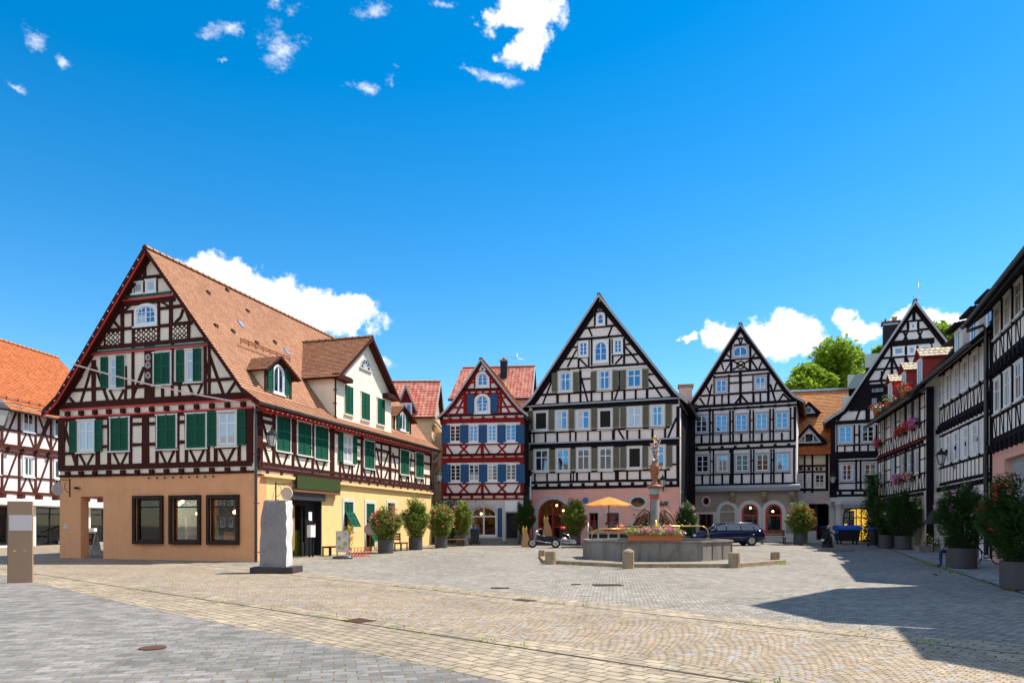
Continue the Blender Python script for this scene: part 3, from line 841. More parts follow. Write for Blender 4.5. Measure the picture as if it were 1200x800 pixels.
def build_ground():
    mb = MB(); mb.mat('paving_grey')
    xs = [-900, -120, -60, -40, -30, -20, -10, 0, 10, 20, 30, 40, 60, 120, 900]
    ys = [-400, -40, -10, 0, 5, 10, 15, 20, 25, 28, 30, 35, 40, 45, 50, 60, 80, 120, 300]
    for i in range(len(xs) - 1):
        for j in range(len(ys) - 1):
            mb.face([(x, y, ground_z(min(y, 120))) for x, y in ((xs[i], ys[j]), (xs[i + 1], ys[j]), (xs[i + 1], ys[j + 1]), (xs[i], ys[j + 1]))])
    mb.face([(-900, 300, ground_z(120)), (900, 300, ground_z(120)), (900, 1500, ground_z(120)), (-900, 1500, ground_z(120))])
    tag(mb.build('plaza_paving', None, recalc=False), kind='structure')
    # the road runs diagonally; lines y = c + k x through surveyed points
    xs2 = [-40 + i * .5 for i in range(0, 116)]
    g1 = lambda x: 8.84 - .90 * x
    g2 = lambda x: 14.5 - 1.05 * x
    left = lambda x: 6.75 - .955 * x + .10 * math.sin((x + 2) * .35) * min(1, abs(x + 1) * .3)
    sheet('road', lambda x: ((x, g1(x)), (x + .0, g2(x))), 'paving_arcs', xs2, .004)
    sheet('paving_border', lambda x: ((x, left(x)), (x, g1(x))), 'paving_border', xs2, .0045)
    sheet('paving_border', lambda x: ((x, g2(x)), (x, g2(x) + 1.15)), 'paving_border', xs2, .005)
    sheet('paving_border', lambda x: ((x, g2(x) - .85), (x, g2(x))), 'paving_border', xs2, .0065)
    sheet('paving_border', lambda x: ((x, g1(x)), (x, g1(x) + .6)), 'paving_border', xs2, .0065)
    sheet('paving_slabs', lambda x: ((x, left(x) - 30), (x, left(x))), 'paving_slab', xs2, .003)
    for gf in (g1, g2):
        sheet('road_gutter', lambda x: ((x, gf(x) - .028), (x, gf(x) + .028)), 'joint_dark', xs2, .009)
    # footway along the right-hand houses
    sheet('footway', lambda y: ((4.8 + .41 * y, y), (7.9 + .41 * y, y)), 'paving_walk', [0 + i * 1.0 for i in range(0, 50)], .006)
    sheet('footway_gutter', lambda y: ((4.72 + .41 * y, y), (4.8 + .41 * y, y)), 'joint_dark', [0 + i * 1.0 for i in range(0, 50)], .011)
build_ground()

# ============================================================ corner house, left (big tiled roof, green shutters)
cA = lambda x, y: (60 + x / 5, 285 + y / 5)
cB = lambda x, y: (60 + x / 5, 430 + y / 5)
cC = lambda x, y: (290 + x / 5, 440 + y / 5)
c3 = lambda x, y: (280 + x / 4.212, 370 + y / 4.212)
cD = lambda x, y: (280 + x / 4.8, 530 + y / 4.8)
def corner_house():
    F = ray_frame(299, 29, (.9603, -.2791), 70)
    W, D = 10.08, 18.4
    h = House('corner_house', 'big half-timbered corner house with green shutters, orange and yellow ground floor and huge tiled roof', F)
    S = F.side(W, True)                      # right-hand facade, u from the corner backwards
    Z1 = 3.62
    ap = (4.98, 13.15)
    prof = [(-.38, 6.72), (.5, 7.35), (1.35, 8.45), ap, (8.75, 8.25), (9.55, 7.15), (10.62, 6.34)]
    prof = [(-.55, 6.5), (.25, 7.12), (1.2, 8.3), ap, (8.75, 8.3), (9.75, 7.0), (10.6, 6.4)]
    # body: gabled prism under the roof
    h.body(F, [(0, 6.75), (.3, 6.95), (1.2, 8.1), (ap[0], ap[1] - .22), (8.75, 8.1), (9.72, 6.82), (W, 6.6)], Z1 - .02, D, 'plaster_cream')
    h.gable_roof(F, prof, .40, D + .25, 'tile_main', vw=.20)
    # white dots of a light string and the red inner line under the left verge
    rd = h.M('fascia_line', F, 'red_trim')
    for a, b in ((prof[0], prof[1]), (prof[1], prof[2]), (prof[2], prof[3])):
        rd.prism([(a[0], a[1] - .19), (b[0], b[1] - .19), (b[0], b[1] - .31), (a[0], a[1] - .31)], .36, .40)
    dot = h.M('bulb', F, 'lamp_white'); dot.mats = ['white_paint']
    for i in range(20):
        u = -.3 + 5.0 * i / 19; z = (7.12 + (u - .25) * 1.24 if u < 1.2 else 8.3 + (u - 1.2) * 1.283) - .16
        dot.box(u - .022, u + .022,   .436, .47, z - .022, z + .022)
    # ---- timber of the front, storey by storey
    T = lambda txt, **k: h.tim(F, cB, txt, **k)
    T("H 50 312 1190 247 .2; H 30 240 1165 165 .22; H 50 592 1178 565 .24; H 50 640 1190 610 .10")
    T("H 70 258 1165 183 .075; H 62 300 1188 234 .075", mat='red_trim', o=.075, part='fascia_line')
    h.joists(F, .15, 9.95, 6.30, 6.50, 13, .18, .15); h.joists(F, .15, 9.95, 3.66, 3.86, 13, .18, .15)
    T("V 62 300 600 .36; V 275 300 590 .22; V 342 290 590 .17; V 467 285 580 .15; V 555 280 580 .40; V 622 275 575 .16; V 744 270 575 .16; V 794 265 570 .16; V 922 262 565 .14; V 966 460 565 .16; V 1103 250 560 .14; V 1166 245 560 .30; V 152 495 590 .15")
    T("H 300 348 345 346 .13; H 300 466 345 464 .13; H 470 335 540 333 .13; H 470 455 540 453 .13; H 572 332 622 330 .13; H 572 452 622 450 .13; H 745 322 795 320 .13; H 745 440 795 438 .13; H 1100 435 1150 432 .12; H 1100 300 1150 298 .12")
    T("H 80 507 275 500 .13; H 345 497 470 492 .13; H 620 485 742 480 .13; H 792 480 920 474 .13; H 965 470 1100 466 .13")
    T("N 165 505 250 572; N 366 500 446 570; N 640 490 722 565; N 815 485 897 558; N 985 475 1075 550; D 85 370 150 585 .15; D 80 440 95 300 .1")
    wk = dict(casing='white_warm', sash='white_paint', cw=.10, cols=2, split=.68, gl='glass_curtain')
    h.wins(F, cB, "157 310 262 500 sh=LR; 975 255 1095 465 sh=LR", shw=.40, **wk)
    h.wins(F, cB, "347 293 465 493 sh=closed; 620 278 742 482 sh=closed; 791 265 917 476 sh=closed", casing='white_warm', cw=.09)
    # gable, lower attic storey
    T("H 90 222 1140 155 .16")
    T("V 252 -40 222 .22; V 437 -5 205 .13; V 482 -150 205 .13; V 578 -150 205 .48; V 655 105 195 .13; V 712 -150 190 .14; V 755 90 185 .12; V 905 -170 175 .14; V 928 -150 170 .12")
    T("H 110 135 340 125 .14; H 340 122 440 118 .12; H 440 118 555 112 .14; H 600 105 740 98 .13; H 740 100 890 92 .13; H 900 78 1080 68 .14")
    T("D 238 0 170 222 .14; D 262 0 338 210 .14; D 110 180 150 225 .12; D 545 0 470 200 .14; N 345 135 425 205; N 805 100 885 180; D 925 -80 1015 170 .15; D 1085 80 1030 165 .13; D 925 60 905 -60 .1", o=.038)
    h.wins(F, cA, "340 660 438 850 sh=Lr", shw=.40, **wk)
    h.wins(F, cA, "600 635 710 830 sh=closed", casing='white_warm', cw=.09)
    h.wins(F, cA, "785 617 890 815 sh=Lr", shw=.42, **wk)
    # carved corner post of pale scrolls
    sc = h.M('carved_panel', F, 'stone_trim')
    for y, n in ((670, 5), (715, 6), (775, 7)):
        u, z = F.pix(*cA(574, y)); ring_trim(sc, u, z, .06, .085, .06, .075, 0, 2 * math.pi, 12); ring_trim(sc, u, z, .125, .145, .06, .075, .5, 2 * math.pi, 12)
        for k in range(n): sc.box(u - .015 + .1 * math.cos(k * 6.28 / n), u + .015 + .1 * math.cos(k * 6.28 / n), .06, .075, z + .1 * math.sin(k * 6.28 / n) - .015, z + .1 * math.sin(k * 6.28 / n) + .015)
    # band between the attic storeys
    A = lambda txt, **k: h.tim(F, cA, txt, **k)
    A("H 235 612 915 565 .17")
    A("H 235 640 925 590 .10", mat='green_trim', o=.06, part='green_band'); A("H 215 662 925 592 .07", mat='red_trim', o=.08, part='fascia_line')
    A("H 380 365 730 328 .18; H 390 343 722 308 .08")
    A("H 388 343 722 308 .075", mat='red_trim', o=.085, part='fascia_line'); A("H 400 322 705 288 .10", mat='green_trim', o=.06, part='green_band')
    A("V 418 360 615 .17; V 484 395 605 .13; V 632 340 585 .14; V 704 330 580 .20; V 550 90 300 .17; V 488 200 300 .10; V 620 190 290 .10; V 808 470 570 .14; V 318 510 615 .10")
    A("H 310 515 420 505 .15; H 420 502 490 497 .14; H 485 500 630 488 .13; H 630 486 705 480 .14; H 705 480 830 462 .15; H 360 412 425 405 .13; H 425 405 485 400 .12; H 632 385 695 378 .12; H 705 375 770 368 .13; H 470 214 650 195 .15")
    A("D 355 430 375 465 .13; D 375 465 405 500 .13; D 728 465 760 435 .13; D 760 435 775 385 .13; D 430 395 470 360 .10; D 690 370 640 340 .09; D 780 370 815 460 .10; D 340 420 300 520 .10", o=.038)
    # pierced panels: dark boards with pale lozenges
    lp = h.M('lattice_panel', F, 'timber_brown')
    for x0, y0, x1, y1, nx in ((322, 522, 412, 612, 3), (495, 503, 625, 594, 4), (712, 482, 802, 575, 3)):
        a = F.pix(*cA(x0, (y0 + y1) / 2))[0]; b = F.pix(*cA(x1, (y0 + y1) / 2))[0]; zc = cA((x0 + x1) / 2, y0)
        z1 = F.pix(*zc)[1]; z0 = F.pix(*cA((x0 + x1) / 2, y1))[1]
        lp.box(a, b, -.02, .034, z0, z1)
        lz = h.M('lozenge_pattern#%d' % x0, F, 'plaster_cream')
        for i in range(nx * 2 + 1):
            for j in range(7):
                if (i + j) % 2: continue
                u = a + (b - a) * (i + .5) / (nx * 2 + 1); z = z0 + (z1 - z0) * (j + .5) / 7; r = .085 if (i % 2 == 0 and j % 4 == 0) else .06
                lz.prism([(u - r, z), (u, z - r), (u + r, z), (u, z + r)], .0, .039)
    h.wins(F, cA, "490 355 627 486 arch=0.55 cols=4 rows=3", casing='white_paint', sash='white_paint', cw=.11, gl='glass_sky')
    h.wins(F, cA, "480 226 543 298; 557 214 619 290", casing='white_paint', cw=.07, cols=1, gl='glass_curtain')
    # dark rake beams inside the gable
    rk = h.M('rafter_beam', F, 'timber_brown')
    for a, b in (((.15, 6.8), (1.25, 8.08)), ((1.22, 8.12), (4.98, 12.92)), ((4.98, 12.92), (8.76, 8.08)), ((8.72, 8.05), (9.85, 6.7))):
        rk.beam(a, b, .17, .055)
    # ---- ground floor, front
    zc_ = lambda y, x=700: F.pix(*cB(x, y))[1]
    px = lambda x, y: F.pix(x, y)
    holes = [(px(94.5, 620)[0], px(121, 620)[0], -.3, px(108, 581.5)[1], 0)]
    winb = []
    for x0, x1, y0, y1 in ((157, 192, 580.5, 637), (199.5, 236, 580, 637.5), (243.5, 281, 579.5, 638)):
        a, b = px(x0, 608)[0], px(x1, 608)[0]; z0 = px((x0 + x1) / 2, y1)[1]; z1 = px((x0 + x1) / 2, y0)[1]
        a += .13; b -= .13; z0 += .13; z1 -= .13; holes.append((a, b, z0, z1, 0)); winb.append((a, b, z0, z1))
    mb = h.M('wall_front', F, 'plaster_orange'); panel(mb, 0, W, -.3, Z1, holes, .32)
    mb.box(0, W, -.3, .03, -.3, .0)
    for k, (a, b, c, d) in enumerate(winb):
        shopwin(h, F, a, b, c, d, .08, 'brown_frame', 'glass_shop', .07, rails=(.8,))
        bx = h.M('window_box#%d' % k, F, 'brown_frame')
        bx.box(a - .13, a - .001, -.02, .12, c - .13, d + .13); bx.box(b + .001, b + .13, -.02, .12, c - .13, d + .13); bx.box(a - .001, b + .001, .0, .14, d + .001, d + .13); bx.box(a - .001, b + .001, .0, .14, c - .13, c - .001)
    room(h, F, winb[0][0] - .4, W - .35, .35, 3.2, .33, 3.2, 'warm_inside', 16, seed=3)
    # open passage at the left end
    a, b = holes[0][:2]
    pm = h.M('passage_wall', F, 'plaster_orange')
    pm.box(b, b + .3, -3.0, -.32, -.3, 3.3); pm.box(a, b, -3.0, -.3, 3.15, 3.3)
    h.M('passage_pillar', F, 'plaster_orange').box(0, a, -.42, -.32, -.3, Z1 - .03)
    # wall lights row, sign on bracket, camera, plaque
    sp = h.M('spotlight', F, 'metal_dark')
    for i in range(9):
        u = F.pix(*cB(580 + i * 47, 632))[0]; sp.box(u - .022, u + .022, .05, .11, 3.46, 3.53)
    cm = h.M('camera_unit', F, 'metal_dark'); u, z = F.pix(92, 571.5); cm.box(u - .09, u + .05, .06, .16, z - .05, z + .04); cm.box(u + .05, u + .12, 0, .12, z - .02, z + .02)
    h.M('plaque', F, 'sign_disc').box(*[F.pix(x, 617)[0] for x in (75, 80)], 0, .02, F.pix(77, 619)[1], F.pix(77, 614.5)[1])
    # ---- right-hand facade
    L = 18.4
    sw = h.M('wall_front', S, 'plaster_orange')
    door = (S.pix(341, 610)[0], S.pix(377, 610)[0], -.2, 2.72, 0)
    g1 = (S.pix(403, 610)[0], S.pix(413.5, 610)[0], S.pix(408, 621)[1], S.pix(408, 588)[1], 0)
    g2 = (S.pix(429, 610)[0], S.pix(438.5, 610)[0], S.pix(434, 640)[1], S.pix(434, 590)[1], 0)
    g3 = (S.pix(454, 610)[0], S.pix(462.5, 610)[0], S.pix(458, 615)[1], S.pix(458, 589)[1], 0)
    panel(sw, 0, .75, -.3, Z1, [], .3)
    sw.mat('plaster_yellow'); panel(sw, .75, L, -.3, Z1, [door, g1, g2, g3], .35)
    block_walls(h, F, W, D, Z1 - .02, 'plaster_orange') if False else h.M('wall_back', F, 'plaster_orange').box(0, W - .3, -D, -D + .3, -.3, Z1 - .02)
    h.M('wall_side', F, 'plaster_orange').box(0, .3, -D + .3, -3.05, -.3, Z1 - .02)
    C = lambda txt, **k: h.tim(S, cC, txt, **k)
    C("H 75 213 1075 472 .16; H 75 500 1070 655 .16; H 60 530 1072 672 .16; H 60 566 1070 694 .05")
    C("H 70 188 1080 462 .07; H 75 178 1085 452 .09", mat='red_trim', o=.09, part='fascia_line')
    h.joists(S, .3, L - .2, 3.64, 3.84, 18, .14, .05)
    C("V 68 180 535 .42; V 152 215 530 .15; V 265 240 550 .16; V 278 240 470 .1; V 380 275 575 .16; V 495 310 590 .42; V 540 330 600 .14; V 612 500 610 .14; V 668 350 610 .2; V 742 380 620 .14; V 783 400 620 .13; V 833 400 635 .26; V 888 430 640 .15; V 942 450 650 .13; V 980 455 650 .13; V 1028 470 660 .13; V 1073 470 670 .26")
    C("H 78 262 155 285 .15; H 78 395 155 410 .15; H 255 405 270 410 .1; H 365 420 385 428 .1; H 640 400 670 408 .12; H 642 497 672 505 .12; H 742 430 833 450 .13; H 742 528 833 545 .15; H 838 470 890 480 .13; H 838 545 890 560 .14; H 942 490 980 500 .12; H 942 560 980 570 .13; H 1028 510 1070 520 .12; H 1028 580 1070 590 .13")
    C("H 155 440 250 460 .12; H 280 465 370 485 .12; H 388 485 470 500 .12; H 540 508 610 525 .12; H 672 540 740 555 .12; H 890 575 942 585 .12; H 980 592 1028 600 .12")
    C("D 88 280 125 395 .13; D 92 400 130 520 .13; N 170 455 235 530; N 288 478 355 555; N 400 495 455 570; N 555 520 600 600; D 655 500 632 605 .13; N 680 552 730 615; D 755 420 775 530 .12; D 825 445 797 535 .12; D 755 545 775 625 .12; D 822 550 795 625 .12; D 850 450 868 540 .12; D 868 550 858 640 .11; N 895 585 938 645; D 960 460 950 560 .1; D 955 565 968 655 .1; N 985 605 1022 655; D 1045 585 1040 660 .11", o=.04)
    h.wins(S, cC, "160 235 250 445 sh=closed; 284 270 372 468 sh=closed; 388 295 470 492 sh=closed; 678 378 740 545 sh=closed; 890 433 943 580 sh=closed; 980 450 1028 598 sh=closed", casing='white_warm', cw=.09)
    h.wins(S, cC, "553 345 612 515 sh=LR", shw=.42, **wk)
    rk = h.M('moulding', S, 'wood_tan'); rk.mats = ['plaster_yellow']
    rk.box(.4, L, 0, .16, 3.50, 3.60)
    # eaves: soffit board, red fascia, gutter
    so = h.M('eaves_board', S, 'red_trim'); so.xprism([(.02, 6.62), (.40, 6.26), (.40, 6.18), (.02, 6.44)], -.3, L + .2)
    dot = h.M('bulb', S, 'white_paint')
    for i in range(52): dot.box(.2 + i * .355, .24 + i * .355, .40, .43, 6.16, 6.21)
    gutter(h, S, -.5, L + .25, .60, 6.34)
    downpipe(h, F, W + .14, 0, 5.9, .14, .06, eave=(.25, -.2, 6.28)); downpipe(h, S, L + .1, 0, 5.6, .1, .05, eave=(0, .5, 6.2))
    # shop entrance in the right-hand facade
    dm = h.M('shop_door', S, 'metal_dark')
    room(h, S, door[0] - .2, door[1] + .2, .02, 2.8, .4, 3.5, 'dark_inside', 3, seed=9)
    dm.box(door[0], door[0] + .1, -.33, -.2, 0, 2.7); dm.box(door[1] - .1, door[1], -.33, -.0, 0, 2.7); um = (door[0] + door[1]) / 2
    dm.box(um - .05, um + .05, -.33, -.25, 0, 2.5); dm.box(door[0] + .1, door[1] - .1, -.33, -.25, 2.4, 2.7); dm.box(um + .3, door[1] - .1, -.33, -.27, 0, 2.4)
    h.M('shutter_box', S, 'gutter_grey').box(door[0] - .1, door[1] + .06, -.02, .18, 2.62, 2.95)
    bs = h.M('brown_ledge', S, 'wood_bench'); bs.box(S.pix(338, 585)[0], S.pix(393, 585)[0], 0, .28, 2.96, 3.06)
    # green shutters on the ground floor
    for (a, b, c, d, _), prop in ((g1, True), (g2, True)):
        um = (a + b) / 2; w = b - a
        fr = h.M('window_surround#%g' % a, S, 'stone_pale')
        fr.box(a - .18, a - .002, 0, .03, c - .1, d + .18); fr.box(b + .002, b + .18, 0, .03, c - .1, d + .18); fr.box(a - .002, b + .002, 0, .03, d + .002, d + .18)
        h.M('dark_pane', S, 'glass_dark').box(a, b, -.34, -.3, c, d)
        zt = d - (d - c) * .38
        for s_ in (0, 1):
            x = a + w * (.25 + .5 * s_)
            h.put(shutter_mesh(q5(w / 2), q5(d - zt), 'shutter_green', True), 'shutter', S, x, -.03, zt)
            sh = h.put(shutter_mesh(q5(w / 2), q5((d - c) * .55), 'shutter_green', True), 'propped_shutter', S, x, .45, zt - (d - c) * .50)
            sh.rotation_euler = (R(-28), 0, S.rz)
    a, b, c, d, _ = g2; h.put(shutter_mesh(q5(b - a), .5, 'shutter_green', True), 'shutter', S, (a + b) / 2, -.03, c)
    a, b, c, d, _ = g3; h.M('dark_pane', S, 'glass_dark').box(a, b, -.30, -.26, c, d)
    fr = h.M('window_surround#3', S, 'stone_pale'); fr.box(a - .16, a, 0, .03, c - .1, d + .16); fr.box(b, b + .16, 0, .03, c - .1, d + .16); fr.box(a, b, 0, .03, d, d + .16)
    # ---- cross gable dormer, flush with the right-hand wall
    u0, u1 = 6.2, 12.45; uc = 9.4; ze, za = 8.95, 11.45
    zd = h.M('dormer_wall', S, 'plaster_dormer')
    zd.prism([(u0, 6.5), (u1, 6.5), (u1, ze), (uc, za - .15), (u0, ze)], .02, -3.6)
    dr = h.M('dormer_roof', S)
    e = .35
    for (ua, ub) in ((u0 - e, uc), (u1 + e, uc)):
        zlo = ze - .28
        tile_slope(dr, S.P(ua, .42, zlo), S.P(ua, -2.1, zlo), S.P(ub, -3.95, za), S.P(ub, .42, za), 'tile_mossy', 'timber_brown', .12)
    ridge_tiles(h.M('ridge_tiles#2', S), S.P(uc, .42, za), S.P(uc, -3.9, za), 'tile_mossy')
    vb = h.M('verge_board', S, 'timber_brown')
    for ua in (u0 - e, u1 + e): vb.prism([(ua, ze - .28), (uc, za + .02), (uc, za - .2), (ua, ze - .46)], .40, .44)
    ret = h.M('cornice_return', S, 'timber_brown'); ret.box(u0 - .25, u0 + 1.15, 0, .4, ze - .35, ze - .15); ret.box(u1 - 1.1, u1 + .25, 0, .4, ze - .35, ze - .15); ret.mat('tile_mossy').box(u0 - .2, u0 + 1.1, 0, .36, ze - .15, ze - .10); ret.box(u1 - 1.05, u1 + .2, 0, .36, ze - .15, ze - .10)
    wallp = h.M('flashing', S, 'red_trim'); wallp.mats = ['terracotta']; wallp.box(u0 - .06, u0 - .01, -3.3, -.1, 6.7, 6.8)
    h.wins(S, c3, "517 345 560 488 sh=closed; 600 378 642 515 sh=closed; 679 405 716 538 sh=closed", casing='plaster_dormer', cw=.05)
    uu, zz = S.pix(*c3(622, 245)); lw = h.M('half_round_window', S, 'stone_trim')
    ring_trim(lw, uu, zz - .2, .48, .58, 0, .05); lw.box(uu - .66, uu + .66, 0, .1, zz - .28, zz - .2)
    lw.mat('glass_sky').prism([(uu - .48, zz - .2), (uu + .48, zz - .2)] + arc(uu, zz - .2, .48, 0, math.pi, 12), 0, .03)
    lw.mat('white_paint')
    for an in (30, 60, 90, 120, 150): lw.beam((uu, zz - .2), (uu + .48 * math.cos(R(an)), zz - .2 + .48 * math.sin(R(an))), .03, .035)
    ring_trim(lw, uu, zz - .2, .22, .25, 0, .037)
    downpipe(h, S, u0 - .06, 6.6, 8.6, .1, .04, mat='timber_brown')
    # ---- two small dormers on the big roof
    for (ul, ur, zb, zt, zr) in ((S.pix(*c3(178, 345))[0], S.pix(*c3(292, 345))[0], 7.15, 8.15, 8.78), (S.pix(*c3(803, 545))[0] - .05, S.pix(*c3(872, 545))[0] + .1, 7.15, 8.0, 8.65)):
        o = -.45; um = (ul + ur) / 2
        fw = h.M('small_dormer_wall#%g' % um, S, 'plaster_dormer'); fw.prism([(ul - .1, zb - .4), (ur + .1, zb - .4), (ur + .1, zt), (um, zr - .1), (ul - .1, zt)], o, o - 1.7)
        fw2 = h.M('small_dormer_frame#%g' % um, S, 'timber_brown'); fw2.box(ul - .12, ul + .02, o, o + .05, zb, zt + .1); fw2.box(ur - .02, ur + .12, o, o + .05, zb, zt + .1)
        fw2.prism([(ul - .1, zt - .05), (um, zr), (ur + .1, zt - .05), (ur + .1, zt - .14), (um, zr - .28), (ul - .1, zt - .14)], o, o + .06)
        dr = h.M('small_dormer_roof#%g' % um, S)
        for ua in (ul - .42, ur + .42):
            tile_slope(dr, S.P(ua, o + .35, zt - .12), S.P(ua, o - 1.1, zt - .12), S.P(um, o - 1.75, zr + .08), S.P(um, o + .18, zr + .08), 'tile_mossy', 'timber_brown', .08)
        W_ = S.shifted(0, o)
        h.window(W_, um - .42, um + .42, zb + .05, zt + .35, casing='white_paint', cw=.06, cols=2, arch=.9, gl='glass_sky', sh='LR', shw=.42)
    # roof furniture: snow guards, vents
    sg = h.M('snow_guard', S, 'rust')
    for ua, ub in ((1.7, 5.4), (12.9, 15.8)):
        sg = h.M('snow_guard#%g' % ua, S, 'rust')
        z, o = 9.4, -2.05
        sg.tube([(ua, o + .1, z + .2), (ub, o + .1, z + .2)], .02, 5); sg.tube([(ua, o + .1, z + .1), (ub, o + .1, z + .1)], .02, 5)
        for i in range(8): u = ua + (ub - ua) * i / 7; sg.box(u - .015, u + .015, o + .08, o + .12, z - .02, z + .25)
    vn = h.M('roof_vent', S, 'tile_mossy'); rv = random.Random(5)
    for (pxx, pyy) in ((243, 343), (289, 364), (252, 382), (321, 401), (300, 402), (272, 388), (293, 441), (265, 340), (340, 372)):
        k = (pxx - 600) / FPX       # march the sight line to the roof plane
        for i in range(400):
            Y = 29 + i * .05; X = k * Y; z = HC + (HOR - pyy) / FPX * Y
            du, dv = X - S.o[0], Y - S.o[1]; o = du * S.N[0] + dv * S.N[1]; u = du * S.U[0] + dv * S.U[1]
            zr_ = 8.3 + (-o - 1.33) * (ap[1] - 8.3) / (8.75 - ap[0])
            if o < -1.3 and z < zr_:
                vn.xprism([(o - .05, zr_ + .02), (o + .12, zr_ - .12), (o + .12, zr_ + .03), (o + .03, zr_ + .09)], u - .09, u + .09); break
    ch = h.M('roof_window', S, 'steel')
    for u, o in ((3.3, -3.1), (6.2, -2.6)):
        zr_ = 8.3 + (-o - 1.33) * 1.286
        ch.face([ch.P(u, o, zr_ + .08), ch.P(u + .3, o, zr_ + .08), ch.P(u + .3, o - .26, zr_ + .08 + .334), ch.P(u, o - .26, zr_ + .08 + .334)])
    return h.finish(), F, S
_, FB1, SB1 = corner_house()

# things fixed to or standing at the corner house
def blank_sign(name, label, F, u, o, z, r, along, mats=('sign_disc', 'metal_dark'), group=None, wall_u=None):
    """round blank sign hanging from a wrought bracket that stands out of the wall"""
    p = F.P(u, 0, 0)
    e = empty(name, (p[0], p[1], z), F.rz, label, 'sign')
    mb = MB(WORLD); mb.mat(mats[1])
    mb.box(-.02, .02, 0, .03, -.45, .35); mb.tube([(0, .02, .28), (0, o + r + .05, .28)], .016, 6)
    mb.tube([(0, .02, -.25)] + [(0, .02 + .25 * math.sin(t), .0 - .25 * math.cos(t)) for t in [k * .3 for k in range(1, 9)]], .012, 6)
    for s_ in (-1, 1): mb.tube([(0, o + s_ * r * .5, .28), (0, o + s_ * r * .5, .1)], .008, 5)
    mb.build('bracket', e)
    d = MB(WORLD); d.mat(mats[0])
    pts = arc(0, 0, r, 0, 2 * math.pi, 28)[:-1]
    d.xprism([(o + a, -.02 - r + .15 + b) for a, b in pts], -.025, .025)
    d.build('disc', e)
    return e
u, z = FB1.pix(82, 570); blank_sign('hanging_sign', 'round blank sign on a bracket beside the open passage of the orange front', FB1, u, .62, z, .27, 0)
u, z = SB1.pix(323, 573); blank_sign('hanging_sign', 'round blank sign on a bracket above the grey stone on the yellow wall', SB1, u, .55, z - .05, .27, 0)
def board_sign():
    S = SB1
    a, b = S.pix(343, 575)[0], S.pix(394, 575)[0]
    p = S.P((a + b) / 2, .18, 3.10)
    mb = MB(WORLD); w = (b - a) / 2
    mb.mat('sign_green').box(-w, w, 0, .06, 0, .60); mb.mat('brown_frame').box(-w - .03, w + .03, -.02, 0, -.03, .63)
    for x in (-w * .7, w * .7): mb.box(x - .03, x + .03, -.18, -.02, .25, .31)
    o = mb.build('shop_sign', None, loc=p, rz=S.rz); tag(o, 'long dark green board over the shop entrance in the yellow wall', 'sign')
board_sign()

def lantern(F, u, z, o, label, r=.2, up=True, arm=True, grp=None, wall=True):
    """wall lantern: glass cage tapering downwards, hood, finial, curved arm"""
    p = F.P(u, 0, 0)
    e = empty('wall_lantern', (p[0], p[1], z), F.rz, label, 'lantern', grp)
    a = MB(WORLD); a.mat('metal_dark')
    a.box(-.03, .03, 0, .03, -.5, .15); a.tube([(0, .02, -.42), (0, o * .4, -.30), (0, o * .8, -.42), (0, o, -.36)], .018, 6); a.tube([(0, o, -.36), (0, o, -.22)], .03, 6)
    a.build('bracket', e)
    c = MB(WORLD.shifted(0, o)); c.mat('lantern_glass'); c.lathe((0, 0), [(r * .45, -.22), (r * .92, .22)], 6, smooth=False); c.build('glass', e)
    f = MB(WORLD.shifted(0, o)); f.mat('metal_dark')
    for k in range(6):
        an = math.pi * k / 3; f.tube([(math.cos(an) * r * .46, math.sin(an) * r * .46, -.22), (math.cos(an) * r * .94, math.sin(an) * r * .94, .22)], .013, 4)
    f.lathe((0, 0), [(r * .5, -.25), (r * .5, -.21)], 6, smooth=False)
    f.lathe((0, 0), [(r * 1.12, .21), (r * 1.05, .26), (r * .45, .40), (r * .2, .44), (r * .2, .50), (.01, .60)], 6, smooth=False)
    f.build('cage', e)
    return e
WLG = None
u, z = SB1.pix(305, 517); lantern(SB1, u, z, .55, 'pale glass lantern on the half-timbered corner above the orange pillar', .24)
u, z = SB1.pix(507, 560); lantern(SB1, u, z, .45, 'small pale lantern at the far end of the yellow house beside the alley', .22)

